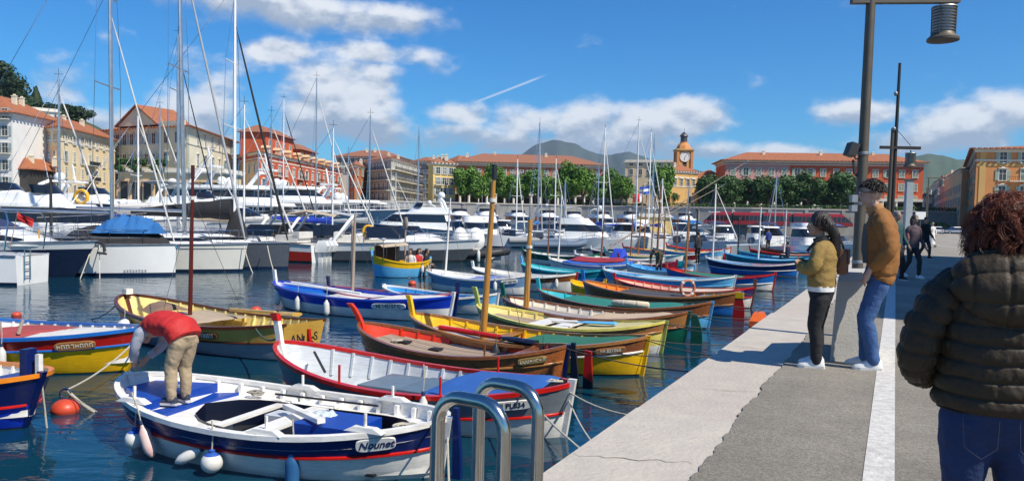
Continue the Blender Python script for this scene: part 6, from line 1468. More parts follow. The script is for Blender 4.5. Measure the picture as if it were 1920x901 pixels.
# near lamp post
lp = G(1601, 632, .012); top = P(1636.5, 0, lp.y - .05); armz = top.z
lamp = thing('street_lamp', 'near olive brown lamp post with a floodlight bracket and drum lantern', 'street lamp', lp, 0, 'lamp posts along the quay')
tilt = (top.x - lp.x) / (armz - lp.z)
mb = MB(); q = [(tilt * z, 0, z) for z in (0, .5, 1.6, 2.6, armz + .25)]; mb.tube(q, [.068, .066, .064, .060, .054], 16); mb.build('pole', m_lampm, lamp, 50)
mb = MB(); mb.box((tilt * armz + .42, 0, armz + .02), (1.32, .09, .105), mtx=Matrix.Rotation(R(-1.5), 3, 'Y')); mb.build('arm', m_lampm, lamp)
hx = P(1771, 10, lp.y).x - lp.x; lamp_head(lamp, hx, P(1771, 13, lp.y).z - lp.z, .69)
zf = up_to(1590, 290, lp) - lp.z
mb = MB(); mb.tube([(tilt * zf, 0, zf - .05), (tilt * zf - .10, -.02, zf - .05), (tilt * zf - .14, -.02, zf + .02)], .012, 6); mb.tube([(tilt * zf - .02, 0, zf - .3), (tilt * zf - .1, 0, zf - .22), (tilt * zf - .12, 0, zf - .06)], .016, 6); mb.build('bracket', m_rubblk, lamp)
mb = MB(); mb.box((tilt * zf - .16, -.03, zf + .06), (.10, .17, .16), mtx=Matrix.Rotation(R(18), 3, 'Y')); mb.build('floodlight', m_rubblk, lamp)
for z, sz in ((zf - .54, .09), (zf - .66, .08)): mb = MB(); mb.box((tilt * z - .10, -.02, z), (.07, .09, sz)); mb.build('junction_box', m_lamps, lamp)
for z in (zf + .02, zf - .6, .95): mb = MB(); mb.lathe([(.068, -.02), (.072, 0), (.068, .02)], 16, (tilt * z, 0, z)); mb.build('clamp', m_lamps, lamp, 50)
# far lamp post: a double mast with cameras and lantern
l2p = Q(28.5, (lp - QE).dot(QN) + .25, .012); t2 = up_to(1672, 118, l2p) - l2p.z; tx2 = (P(1674, 118, l2p.y).x - P(1659, 400, l2p.y).x) / (t2 - 1.4)
lamp2 = thing('street_lamp', 'far dark twin mast lamp post with round cameras and a pale drum lantern', 'street lamp', l2p, 0, 'lamp posts along the quay')
mb = MB(); mb.tube([(tx2 * z, 0, z) for z in (0, 2, 4, t2)], [.075, .075, .07, .05], 10); mb.build('pole', m_rubblk, lamp2, 50)
ta = up_to(1662, 241, l2p) - l2p.z
mb = MB(); mb.tube([(tx2 * z - .16, -.05, z) for z in (0, 2, ta)], [.07, .07, .06], 10); mb.build('pole', m_lampm, lamp2, 50)
al = up_to(1680, 277, l2p) - l2p.z; hx2 = P(1708, 277, l2p.y).x - l2p.x
mb = MB(); mb.box((hx2 / 2 - .12, -.05, al), (hx2 + .9, .1, .11)); mb.build('arm', m_rubblk, lamp2); lamp_head(lamp2, hx2, al - .18, .9)
mb = MB(); mb.tube([(tx2 * (al + .7), 0, al + .7), (hx2, 0, al + .08)], .012, 4); mb.build('stay', m_rubblk, lamp2)
for py in (176, 242):
    zc_ = up_to(1664, py, l2p) - l2p.z; mb = MB(); mb.lathe([(.02, -.09), (.06, -.06), (.07, 0), (.06, .05), (.02, .08)], 12, (tx2 * zc_ - .14, -.1, zc_)); mb.build('security_camera', m_lamps, lamp2, 50)
# small posts and columns farther along the quay
for i, (a_, n_, h_, lab) in enumerate(((88, 4.6, 6.5, 'thin dark lamp post beyond the walkers'), (112, 5.2, 6.5, 'second thin dark lamp post beyond the walkers, nearer the street'))):
    t = thing('street_lamp', lab, 'street lamp', Q(a_, n_, .012), 0, 'lamp posts along the quay'); mb = MB(); mb.tube([(0, 0, 0), (0, 0, h_)], [.09, .06], 8); mb.build('pole', m_lampm, t)
    mb = MB(); mb.box((.7, 0, h_), (1.7, .1, .1)); mb.build('arm', m_lampm, t); lamp_head(t, 1.4, h_ - .15, 1.2)
t = thing('signal_column', 'pale grey square column on the quay behind the walking man', 'column', Q(46, 2.3, .012)); mb = MB(); mb.box((0, 0, 2.0), (.38, .3, 4.0)); mb.build('shaft', mat('column_grey', (.33, .38, .42), .5), t); mb = MB(); mb.box((0, 0, 4.05), (.46, .36, .12)); mb.build('cap', m_slate, t)
t = thing('sign_post', 'white rectangular sign on a post behind the walking woman', 'sign', Q(60, 3.3, .012)); mb = MB(); mb.tube([(0, 0, 0), (0, 0, 1.9)], .04, 6); mb.build('post', m_lampm, t); mb = MB(); mb.box((0, 0, 2.2), (.75, .05, .55)); mb.build('sign_board', m_gel, t)
# ---- black posts standing in the water between the yachts and boats
for i, (px, py0, py1, Y, m, lab, rr) in enumerate(((95, 335, 450, 33, m_rubblk, 'dark mooring post between the navy yacht and the cream palazzo', .07), (1308, 395, 480, 50, m_rubblk, 'black post right of the slanting spars', .07), (1247, 400, 470, 52, m_varn, 'brown pole standing beside the covered engine', .05), (1386, 412, 470, 52, m_rubblk, 'dark post left of the square wheelhouse', .06), (661, 425, 540, 27, m_teak, 'weathered pole among the royal blue boats', .05))):
    a_ = P(px, py0, Y); t = thing('mooring_post', lab, 'post', (a_.x, a_.y, WZ - .5), 0, 'posts among the boats'); h_ = a_.z - WZ + .5
    mb = MB(); mb.tube([(0, 0, 0), (0, 0, h_)], [rr, rr * .85], 8); mb.build('shaft', m, t, 50); mb = MB(); mb.lathe([(rr * 1.3, 0), (rr * 1.3, .1), (rr * .3, .18)], 8, (0, 0, h_)); mb.build('cap', m, t, 50)
# flags
for i, (px, py, Y, c1_, c2_, lab) in enumerate(((1218, 348, 80, 'flag_blue', 'flag_white', 'blue and white flag flying from a mast'), (1206, 362, 79, 'flag_red', 'flag_white', 'small red and white flag below the blue one'))):
    a_ = P(px, py, Y); cols = dict(flag_blue=(.03, .10, .45), flag_white=(.7, .7, .7), flag_red=(.5, .02, .03)); t = thing('flag', lab, 'flag', a_)
    mb = MB(); mb.grid([[(-.35 * k, .1 * math.sin(k * 1.7 + j), -.28 * j - .05 * k) for j in range(4)] for k in range(4)], lambda a, b: b % 2 if i == 0 else (1 if a < 1 else 0)); mb.build('cloth', [mat(c1_, cols[c1_], .8), mat(c2_, cols[c2_], .8)], t)
    mb = MB(); mb.tube([(0, 0, -2.2), (0, 0, .2)], .03, 5); mb.build('staff', m_steel, t)
# ================================================================ THINGS ON THE QUAY
# steel ladder handrails
def handrail(label, L1, L2, zt):
    r = .0215; t = thing('handrail', label, 'handrail', (L1.x, L1.y, 0), 0, 'steel handrails of the quay ladder'); d = L2 - L1; d.z = 0; w_ = d.length; d.normalize(); c = .085
    pts = [Vector((0, 0, 0)), Vector((0, 0, zt - c))]
    for k in range(1, 6): a = math.pi / 2 * k / 6; pts.append(d * (c - c * math.cos(a)) + Vector((0, 0, zt - c + c * math.sin(a))))
    pts.append(d * c + Vector((0, 0, zt))); pts.append(d * (w_ - c) + Vector((0, 0, zt)))
    for k in range(1, 6): a = math.pi / 2 * k / 6; pts.append(d * (w_ - c + c * math.sin(a)) + Vector((0, 0, zt - c + c * math.cos(a))))
    pts += [d * w_ + Vector((0, 0, zt - c)), d * w_]
    mb = MB(); mb.tube(pts, r, 20); mb.build('tube', mat('polished_steel', (.52, .505, .47), .19, 1.0, var=.04, vs=30), t, 60)
    for o in (Vector((0, 0, 0)), d * w_): mb = MB(); mb.lathe([(.05, 0), (.05, .012), (.03, .02)], 18, o); mb.build('base_flange', m_steel, t, 40)
def on_top(px, py, zt): g = G(px, py, zt); return Vector((g.x, g.y, 0))
zt_ = .86
handrail('nearer polished steel handrail loop of the quay ladder', on_top(823, 738, zt_), on_top(946, 760, zt_), zt_)
handrail('farther polished steel handrail loop of the quay ladder', on_top(899, 711, zt_), on_top(1010, 731, zt_), zt_)
# concrete block by the lamp post
c0, c1_ = G(1556, 676, .012), G(1621, 678, .012)
blk = thing('concrete_block', 'tapered pale concrete block between the woman and the man', 'concrete block', (0, 0, 0)); wv = c1_ - c0
zb_ = up_to(1570, 512, c0)
bk = QU * .95
mb = MB(); mb.loft([[c0, c1_ + wv * .05, c1_ + bk, c0 + bk * .9], [c0 + wv * .12 + Vector((0, 0, zb_ * .9)), c1_ - wv * .05 + Vector((0, 0, zb_ * .9)), c1_ + bk + Vector((0, 0, zb_ * .9)), c0 + wv * .12 + bk * .9 + Vector((0, 0, zb_ * .9))], [c0 + wv * .18 + bk * .06 + Vector((0, 0, zb_)), c1_ - wv * .12 + bk * .06 + Vector((0, 0, zb_)), c1_ + bk * .95 + Vector((0, 0, zb_)), c0 + wv * .2 + bk * .85 + Vector((0, 0, zb_))]])
mb.build('block', m_conc, blk)
# orange fender hung over the quay edge
a_ = G(1422, 605, -.35); of = thing('dock_fender', 'bright orange plastic fender hung over the quay edge', 'fender', a_, math.atan2(QU.y, QU.x)); of.scale = (.55, .55, .6)
mb = MB(); mb.loft([[(-.5, -.16, -.55), (.5, -.16, -.55), (.5, .16, -.55), (-.5, .16, -.55)], [(-.55, -.2, -.3), (.55, -.2, -.3), (.55, .2, -.3), (-.55, .2, -.3)], [(-.55, -.2, .1), (.55, -.2, .1), (.55, .2, .1), (-.55, .2, .1)], [(-.3, -.12, .32), (.3, -.12, .32), (.3, .12, .32), (-.3, .12, .32)]]); mb.build('body', mat('orange_plastic', (.72, .13, .02), .4, var=.08), of)
mb = MB(); mb.tube([(0, .1, .3), (0, -.2, .45), (0, -.75, .37)], .012, 5); mb.build('strap', m_ropedk, of)
for z in (-.3, -.05): mb = MB(); mb.box((0, 0, z), (1.14, .44, .04)); mb.build('groove_shade', mat('orange_plastic_shaded', (.42, .07, .015), .5), of)  # raised strips, the shade of grooves put into their darker orange
# ================================================================ PEOPLE
def skin(n, c): return mat('skin_' + n, c, .5, var=.08, vs=12)
def cloth(n, c, rough=.85, c2=None, bump=.35, bs=26, sheen=.0): return mat('cloth_' + n, c, rough, var=.12, vs=6, bump=bump, bs=bs, c2=c2, sheen=sheen)
m_skin = skin('tan', (.42, .24, .16)); m_skin2 = skin('fair', (.50, .31, .23))
m_denim = cloth('denim', (.055, .13, .30), c2=(.035, .085, .22), bs=50); m_denimdk = cloth('dark_denim', (.013, .036, .12), c2=(.009, .022, .08), bs=50)
m_blk = cloth('black', (.014, .014, .016)); m_char = cloth('charcoal', (.03, .03, .034)); m_shoe = mat('white_leather', (.74, .73, .71), .4, var=.06); m_sole = mat('shoe_sole', (.62, .60, .56), .6)
m_hairdk = mat('dark_hair', (.018, .012, .010), .4, var=.3, vs=40, stretch=(1, 1, .2), bump=.6, bs=90); m_hairred = mat('auburn_hair', (.24, .058, .022), .42, var=.35, vs=30, c2=(.085, .020, .010))
V3 = Vector
def rtube(mb, pts, rad, n=14, flat=1., up=None, mi=0):
    """limb with rounded ends"""
    pts = [V3(p) for p in pts]; a = (pts[0] - pts[1]).normalized(); b = (pts[-1] - pts[-2]).normalized(); r0, r1 = rad[0], rad[-1]
    P_ = [pts[0] + a * r0 * .85, pts[0] + a * r0 * .6] + pts + [pts[-1] + b * r1 * .6, pts[-1] + b * r1 * .85]
    mb.tube(P_, [r0 * .3, r0 * .75] + list(rad) + [r1 * .75, r1 * .3], n, mi, flat=flat, up=up)
def ball(mb, c, r, sx=1., sy=1., sz=1., n=14, mtx=None):
    prof = [(r * math.sin(math.pi * k / 10) + 1e-4, -r * sz * math.cos(math.pi * k / 10)) for k in range(11)]
    mb.lathe(prof, n, c, sx=sx, sy=sy, mtx=mtx)
def spline(pts, n):
    pts = [V3(p) for p in pts]; out = []
    for i in range(len(pts) - 1):
        p0, p1, p2, p3 = pts[max(0, i - 1)], pts[i], pts[i + 1], pts[min(len(pts) - 1, i + 2)]
        for k in range(n):
            t = k / n; out.append(.5 * ((2 * p1) + (p2 - p0) * t + (2 * p0 - 5 * p1 + 4 * p2 - p3) * t * t + (3 * p1 - p0 - 3 * p2 + p3) * t ** 3))
    out.append(pts[-1]); return out
def ramp(vals, n):
    out = []
    for i in range(len(vals) - 1):
        for k in range(n): out.append(lerp(vals[i], vals[i + 1], sm(k / n) * .5 + (k / n) * .5))
    return out + [vals[-1]]
def fused(mb, name, m, parent, voxel=.012, smooth=6, wrinkle=None):
    """one continuous surface grown round overlapping volumes"""
    me = mb.mesh('raw', [m]); o = bpy.data.objects.new('raw', me); col.objects.link(o)
    r = o.modifiers.new('r', 'REMESH'); r.mode = 'VOXEL'; r.voxel_size = voxel; r.use_smooth_shade = True
    s = o.modifiers.new('s', 'SMOOTH'); s.factor = .5; s.iterations = smooth
    dg = bpy.context.evaluated_depsgraph_get(); out = bpy.data.meshes.new_from_object(o.evaluated_get(dg)); out.name = name
    bpy.data.objects.remove(o); bpy.data.meshes.remove(me)
    out.materials.clear(); out.materials.append(m)
    if wrinkle:
        nv = [(v.co.copy(), v.normal.copy()) for v in out.vertices]
        for v, (c, nn) in zip(out.vertices, nv): v.co = c + nn * wrinkle(c)
    out.shade_smooth(); out.update()
    return put(name, out, parent) if parent is not None or parent is None else None
def garment(pts, rad, name, m, parent, n=28, sub=10, flat=1., up=None, fn=None, amp=.006, seed=0., cap=True):
    """sleeve or torso of cloth: a finely ringed tube with folds"""
    ps = spline(pts, sub); rs = ramp(rad, sub); mb = MB(); L = 0; k = []; ref = V3(up) if up else None
    for i, p in enumerate(ps):
        if i: L += (p - ps[i - 1]).length
        t = (ps[min(i + 1, len(ps) - 1)] - ps[max(i - 1, 0)]).normalized()
        if ref is None or abs(ref.dot(t)) > .97: ref = V3((0, 0, 1)) if abs(t.z) < .9 else V3((1, 0, 0))
        a = (ref - t * ref.dot(t)).normalized(); b = t.cross(a)
        if up is None: ref = a
        ring = []
        for j in range(n):
            an = 2 * math.pi * j / n; d = a * math.cos(an) * flat + b * math.sin(an); q = p + d * rs[i]
            w_ = amp * (mnoise.noise(V3((q.x * 9, q.y * 9, q.z * 16 + seed))) + .6 * mnoise.noise(V3((q.x * 20, q.y * 20, q.z * 30 + seed))))
            if fn: w_ += fn(L, an, q)
            ring.append(q + d.normalized() * w_)
        k.append(mb.vs(ring))
    for i in range(len(k) - 1): mb.ring_faces(k[i], k[i + 1])
    if cap: mb.cap(k[0], 0, True); mb.cap(k[-1])
    return mb.build(name, m, parent, 180)
def hand(mb, wrist, d, thumb, r=1.):
    """palm, four bent fingers of unequal length and a thumb from its side"""
    d = d.normalized(); s = (thumb - d * thumb.dot(d)).normalized(); nrm = d.cross(s)
    c = wrist + d * .045 * r
    rtube(mb, [wrist, c, wrist + d * .085 * r], [.024 * r, .03 * r, .03 * r], 10, flat=1.25, up=tuple(s))
    for k, L in enumerate((.070, .080, .075, .058)):
        o = wrist + d * .088 * r + s * (.027 - .018 * k) * r; e = o + d * L * .5 * r; f = e + (d * .75 + nrm * .65) * L * .5 * r
        rtube(mb, [o, e, f], [.0095 * r, .009 * r, .0075 * r], 7)
    o = wrist + d * .03 * r + s * .028 * r; rtube(mb, [o, o + (d * .6 + s * .8) * .04 * r, o + (d * .95 + s * .75) * .062 * r], [.012 * r, .0105 * r, .0085 * r], 7)
def head(mb, c, turn=0., tilt=0., nod=0., k=1.):
    """skull, jaw, nose, ears; returns a function from face coordinates to the body's"""
    mt = Matrix.Rotation(turn, 3, 'Z') @ Matrix.Rotation(tilt, 3, 'Y') @ Matrix.Rotation(nod, 3, 'X'); f = lambda x, y, z: V3(c) + mt @ (V3((x, y, z)) * k)
    ball(mb, f(0, -.012, .02), .098 * k, .80, 1.0, 1.08, 16, mt); ball(mb, f(0, .030, -.045), .066 * k, .86, .92, 1.05, 14, mt)
    ball(mb, f(0, .062, -.085), .030 * k, 1.1, .8, .8, 10, mt)
    rtube(mb, [f(0, .088, .012), f(0, .106, -.022)], [.008 * k, .014 * k], 8); ball(mb, f(0, .088, -.062), .014 * k, 1.7, .7, .7, 8, mt)
    for s in (-1, 1): ball(mb, f(s * .078, -.008, -.012), .026 * k, .35, .8, 1.2, 8, mt); rtube(mb, [f(s * .02, .088, .028), f(s * .05, .076, .026)], [.009 * k, .007 * k], 6)
    return f, mt
def face_parts(p, f, mt, k=1., brow=None, lips=None, glasses=False):
    for s in (-1, 1):
        mb = MB(); ball(mb, f(s * .033, .083, .010), .0125 * k, 1, .8, .8, 8, mt); mb.build('eye', m_white, p, 60); mb = MB(); ball(mb, f(s * .033, .0925, .010), .006 * k, 1, .6, 1, 8, mt); mb.build('iris', m_hairdk, p, 60)
        mb = MB(); rtube(mb, [f(s * .014, .094, .036), f(s * .05, .082, .038)], [.005 * k, .004 * k], 6); mb.build('eyebrow', brow or m_hairdk, p, 60)
    mb = MB(); rtube(mb, [f(-.022, .090, -.060), f(0, .099, -.058), f(.022, .090, -.060)], [.004 * k, .007 * k, .004 * k], 6); mb.build('mouth', lips or skin('lips', (.34, .12, .10)), p, 60)
    if glasses:
        mb = MB(); mb.loft([[f(-.064, .088, .024), f(.064, .088, .024), f(.060, .090, -.008), f(-.060, .090, -.008)], [f(-.064, .095, .024), f(.064, .095, .024), f(.060, .097, -.008), f(-.060, .097, -.008)]])
        for s in (-1, 1): mb.tube([f(s * .068, .092, .018), f(s * .086, .0, .010)], .004 * k, 5)
        mb.build('sunglasses', m_smoke, p)
def shoe(p, ankle, toe_dir, m=None, k=1., low=.0):
    d = V3((toe_dir[0], toe_dir[1], 0)).normalized(); a = V3(ankle); z0 = a.z - .085 * k
    mb = MB(); s = V3((-d.y, d.x, 0))
    def rg(t, w_, z): c = V3((a.x, a.y, 0)) + d * t * k; return [c + s * w_ * k * math.cos(q * math.pi / 6) + d * .0 + V3((0, 0, z0 + (z if math.sin(q * math.pi / 6) > 0 else 0.012) * k * (abs(math.sin(q * math.pi / 6)) ** .6 if math.sin(q * math.pi / 6) > 0 else 1))) for q in range(12)]
    mb.loft([rg(-.085, .018, .05), rg(-.075, .034, .10), rg(-.03, .038, .115), rg(.02, .038, .11), rg(.07, .042, .085), rg(.12, .046, .062), rg(.165, .038, .045), rg(.185, .016, .03)])
    o = mb.build('shoe', m or m_shoe, p, 60)
    mb = MB(); out = [(-.09, .02), (-.075, .036), (0, .038), (.07, .044), (.12, .048), (.17, .036), (.19, .014)]; pts = [V3((a.x, a.y, 0)) + d * t * k + s * w_ * k for t, w_ in out] + [V3((a.x, a.y, 0)) + d * t * k - s * w_ * k for t, w_ in reversed(out)]
    mb.loft([[q + V3((0, 0, z0 - .006)) for q in pts], [q + V3((0, 0, z0 + .022 * k)) for q in pts]]); mb.build('sole', m_sole, o)
def strands(f, n, length, r0, m, parent, name, seed, cone=None, curl=.0, cr=.0, rad=.1, droop=1., sk=(.80, 1., 1.08), off=(0, -.012, .02), zmin=-.3, wd=.004, seg=8, lock=1):
    """locks of hair growing from the skull, each a tapering tuft"""
    r = random.Random(seed); mb = MB(); nb = 0
    while nb < n:
        d = V3((r.gauss(0, 1), r.gauss(0, 1), r.gauss(0, 1))).normalized()
        if d.z < zmin or (cone and not cone(d)): continue
        nb += 1; p = V3((off[0] + d.x * rad * sk[0], off[1] + d.y * rad * sk[1], off[2] + d.z * rad * sk[2])); L0 = length * r.uniform(.6, 1.25); ph = r.uniform(0, 6.3); v = (d + V3((r.gauss(0, .25), r.gauss(0, .25), r.gauss(0, .2)))).normalized(); p0 = p
        for k in range(lock):
          L = L0 * (r.uniform(.85, 1.1) if lock > 1 else 1); p = p0 + V3((r.gauss(0, .0055), r.gauss(0, .0055), r.gauss(0, .0055))) * (lock > 1); pts = []
          for i in range(seg + 1):
            t = i / seg; q = p + v * (L * t * (1 - .45 * droop * t)) + V3((0, 0, -L * droop * t * t * .62))
            if curl: a_ = ph + curl * t; u_ = v.orthogonal().normalized(); w2 = v.cross(u_); q = q + (u_ * math.cos(a_) + w2 * math.sin(a_)) * cr * min(1, t * 2.5)
            pts.append(f(q.x, q.y, q.z))
          mb.tube(pts, [wd * (1.1 - .75 * i / seg) for i in range(seg + 1)], 3 if lock > 1 else 4, cap=False)
    return mb.build(name, m, parent, 180, fix=False)
def person(label, loc, rz, group=None): return dict(label=label, loc=V3(loc), rz=rz, group=group)
def finish(o, pr, name='person', cat='person'):
    o.location = pr['loc']; o.rotation_euler = (0, 0, pr['rz']); tag(o, pr['label'], cat, pr['group']); return o
def legs_mesh(mb, hip, knees, ankles, rt=.085, rk=.058, ra=.044, hipw=.17, hipd=.115, zt=.12):
    rtube(mb, [hip + V3((0, 0, -.06)), hip + V3((0, 0, .02)), hip + V3((0, 0, zt))], [hipd * .85, hipd, hipd * .95], 18, flat=hipw / hipd, up=(1, 0, 0))
    for s, kn, an in zip((-1, 1), knees, ankles):
        h = hip + V3((s * .088, 0, -.05)); m_ = h.lerp(V3(kn), .45)
        rtube(mb, [h, m_, V3(kn), V3(kn).lerp(V3(an), .4) + V3((0, -.012, 0)), V3(an)], [rt * 1.08, rt * .95, rk * 1.08, rk * 1.02, ra], 14)
def fold(seed, a=.006): return lambda c: a * (.9 * mnoise.noise(V3((c.x * 9 + c.z * 5, c.y * 9 - c.z * 4, c.z * 8 + seed))) + .45 * mnoise.noise(V3((c.x * 22 + c.z * 14, c.y * 22, c.z * 20))))
# ---------------------------------------------------------------- man in the tan jacket, leaning on the block
pm = person('man in a tan suede jacket and blue jeans with hands in pockets, facing the boats', G(1634, 690, .012), R(66))
mb = MB(); K = 1.0
fm, mtm = head(mb, (0, .075, 1.715), R(8), 0, R(-4), 1.03)
rtube(mb, [(0, .0, 1.47), (0, .045, 1.60), (0, .065, 1.66)], [.07, .058, .056], 12)
rtube(mb, [(0, -.03, .95), (0, -.05, 1.2), (0, -.02, 1.42)], [.11, .115, .12], 14, flat=1.4, up=(1, 0, 0))
for s in (-1, 1):
    rtube(mb, [(s * .18, -.02, 1.45), (s * .25, -.10, 1.18), (s * .20, .055, .975)], [.05, .042, .03], 10)
    hand(mb, V3((s * .20, .06, .97)), V3((-s * .15, .35, -.9)), V3((-s, .4, 0)))
    rtube(mb, [(s * .09, -.03, .9), (s * .10, .09, .50), (s * .10, -.02 if s < 0 else .04, .1)], [.07, .05, .04], 10)
man = finish(fused(mb, 'person', m_skin2, None, .0095, 4), pm); face_parts(man, fm, mtm, 1.03, glasses=True)
mb = MB(); legs_mesh(mb, V3((0, -.035, .90)), ((-.10, .075, .49), (.11, .08, .50)), ((-.095, -.01, .085), (.115, .06, .085)), .092, .074, .060, .185, .135, .10); fused(mb, 'jeans', m_denim, man, .012, 5, fold(3., .009))
garment([(0, -.03, .885), (0, -.045, .93), (0, -.06, 1.08), (0, -.05, 1.25), (0, -.03, 1.40), (0, -.005, 1.50), (0, .02, 1.555)], [.128, .137, .146, .148, .142, .105, .064], 'jacket', cloth('tan_suede', (.31, .130, .032), c2=(.22, .09, .022), bs=40), man, 40, 9, 1.52, (1, 0, 0), amp=.012, seed=2., fn=lambda L, a, q: -.012 * math.exp(-((q.z - .925) / .012) ** 2))
for s in (-1, 1): garment([(s * .150, -.02, 1.47), (s * .215, -.04, 1.41), (s * .265, -.10, 1.20), (s * .25, -.04, 1.08), (s * .215, .04, 1.0)], [.076, .084, .074, .068, .05], 'sleeve', MATS['cloth_tan_suede'], man, 24, 9, amp=.014, seed=5. + s)
garment([(0, .0, 1.50), (0, .025, 1.555), (0, .045, 1.60)], [.085, .078, .074], 'collar', cloth('tan_collar', (.40, .20, .08)), man, 24, 5, 1.1, (1, 0, 0), amp=.004, cap=False)
garment([(0, .072, 1.04), (0, .088, 1.25), (0, .078, 1.42)], [.05, .055, .045], 'shirt', cloth('grey_shirt', (.10, .105, .11)), man, 16, 6, 1.5, (1, 0, 0))
shoe(man, (-.095, -.01, .09), (-.15, 1)); shoe(man, (.115, .06, .09), (.25, 1))
mb = MB(); ball(mb, fm(0, -.022, .045), .101, .83, 1.0, 1.0, 16, mtm); o = fused(mb, 'hair', m_hairdk, man, .012, 3)
strands(fm, 650, .06, 0, m_hairdk, o, 'locks', 4, cone=lambda d: d.z > (.05 if d.y < .2 else .45) , zmin=-.1, wd=.006, seg=5, droop=.7, rad=.098)
# ---------------------------------------------------------------- woman in the mustard jacket
pw_ = person('woman in a mustard cropped jacket with crossed arms and a long dark ponytail', G(1530, 687, .012), R(60))
mb = MB()
fw, mtw = head(mb, (0, .035, 1.40), R(14), 0, R(-3), .95)
rtube(mb, [(0, -.02, 1.18), (0, .01, 1.29), (0, .025, 1.34)], [.055, .045, .045], 12)
rtube(mb, [(0, -.02, .80), (0, -.02, 1.0), (0, -.02, 1.17)], [.095, .095, .10], 14, flat=1.35, up=(1, 0, 0))
for s in (-1, 1):
    rtube(mb, [(s * .15, -.02, 1.17), (s * .215, .035, .98), (-s * .02, .165 + .02 * s, 1.0 + s * .02)], [.042, .036, .026], 10)
    hand(mb, V3((-s * .02, .165 + .02 * s, 1.0 + s * .02)), V3((-s, .0, .12)), V3((0, .2, 1)), .9)
    rtube(mb, [(s * .08, -.02, .74), (s * .08, .02, .41), (s * .075, -.01, .09)], [.06, .045, .035], 10)
wom = finish(fused(mb, 'person', m_skin, None, .0095, 4), pw_); face_parts(wom, fw, mtw, .95)
mb = MB(); legs_mesh(mb, V3((0, -.02, .74)), ((-.082, .02, .41), (.085, .015, .41)), ((-.075, -.01, .07), (.08, .02, .07)), .085, .060, .052, .165, .125, .12); fused(mb, 'trousers', m_blk, wom, .012, 5, fold(8., .007))
mus = cloth('mustard', (.30, .195, .055), c2=(.23, .145, .04), bs=40)
garment([(0, -.02, .80), (0, -.02, .85), (0, -.02, .98), (0, -.03, 1.10), (0, -.025, 1.19), (0, -.01, 1.255)], [.128, .134, .128, .128, .105, .058], 'jacket', mus, wom, 36, 9, 1.42, (1, 0, 0), amp=.012, seed=12.)
for s in (-1, 1): garment([(s * .11, -.025, 1.185), (s * .165, -.01, 1.14), (s * .23, .04, .985), (s * .12, .145, .985), (-s * .005, .175 + .02 * s, 1.0 + s * .02)], [.062, .068, .062, .056, .042], 'sleeve', mus, wom, 22, 9, amp=.014, seed=21. + s)
garment([(0, -.02, .755), (0, -.02, .80), (0, -.02, .83)], [.126, .128, .124], 'shirt_hem', cloth('white_cotton', (.72, .71, .69)), wom, 30, 6, 1.42, (1, 0, 0), amp=.006)
garment([(0, -.015, 1.20), (0, .0, 1.25), (0, .01, 1.285)], [.088, .075, .066], 'scarf', m_blk, wom, 20, 5, 1.15, (1, 0, 0), amp=.01)
shoe(wom, (-.075, -.01, .085), (-.2, 1), k=.92); shoe(wom, (.08, .02, .085), (.3, 1), k=.92)
mb = MB(); ball(mb, fw(0, -.026, .035), .103, .86, 1.02, 1.05, 16, mtw); rtube(mb, [(0, -.07, 1.40), (0.01, -.125, 1.30), (.01, -.14, 1.16), (.01, -.15, 1.02)], [.06, .05, .042, .022], 12); o = fused(mb, 'hair', m_hairdk, wom, .012, 3, fold(1., .003))
strands(fw, 420, .11, 0, m_hairdk, o, 'locks', 14, cone=lambda d: d.y < .3, zmin=-.2, wd=.0028, seg=6, droop=1.5, rad=.095, sk=(.84, .96, 1.02))
bag = thing('shoulder_bag', 'small brown bag slung on the back of the woman in mustard', 'bag', pw_['loc'] + Matrix.Rotation(pw_['rz'], 3, 'Z') @ V3((.12, -.19, .92)), pw_['rz'])
mb = MB(); mb.loft([[(x * .085 * k, y * .045 * k, z) for x, y in ((-1, -1), (1, -1), (1.05, 0), (1, 1), (-1, 1), (-1.05, 0))] for z, k in ((0, .8), (.03, 1), (.2, 1), (.25, .75))]); mb.build('body', cloth('brown_leather', (.16, .07, .03), .5), bag, 40)
mb = MB(); mb.loft([[(-.08, -.05, .10), (.08, -.05, .10), (.08, -.056, .10), (-.08, -.056, .10)], [(-.086, -.05, .25), (.086, -.05, .25), (.086, -.056, .25), (-.086, -.056, .25)]]); mb.build('flap', cloth('brown_leather_dark', (.11, .045, .02), .5), bag)
mb = MB(); mb.tube(spline([(.05, 0, .24), (.0, .02, .32), (-.10, .08, .37), (-.20, .20, .34), (-.22, .30, .22)], 5), .009, 5, flat=1.8); mb.build('strap', m_blk, bag)
# ---------------------------------------------------------------- woman in the quilted jacket, seen from behind
gp = P(1868, 700, 2.86); pq = person('woman with curly auburn hair in a dark quilted jacket seen from behind', V3((gp.x, gp.y, .012)), R(-14))
mb = MB(); fq, mtq = head(mb, (.02, .02, 1.46), R(-4), 0, 0, 1.0)
rtube(mb, [(0, -.02, 1.24), (.01, .0, 1.34), (.015, .01, 1.40)], [.06, .052, .052], 12); rtube(mb, [(0, 0, .82), (0, .01, 1.0), (0, 0, 1.2)], [.12, .115, .11], 14, flat=1.4, up=(1, 0, 0))
for s in (-1, 1):
    rtube(mb, [(s * .17, 0, 1.22), (s * .27, -.01, .99), (s * .22, .13, .86)], [.045, .04, .03], 10); hand(mb, V3((s * .20, .15, .86)), V3((-s * .8, .3, -.1)), V3((-s * .2, .4, .8)), .9)
    rtube(mb, [(s * .09, 0, .78), (s * .09, .02, .43), (s * .09, 0, .09)], [.075, .055, .04], 10)
quil = finish(fused(mb, 'person', m_skin2, None, .011, 4), pq); quil.scale = (.925, .95, .962); face_parts(quil, fq, mtq)
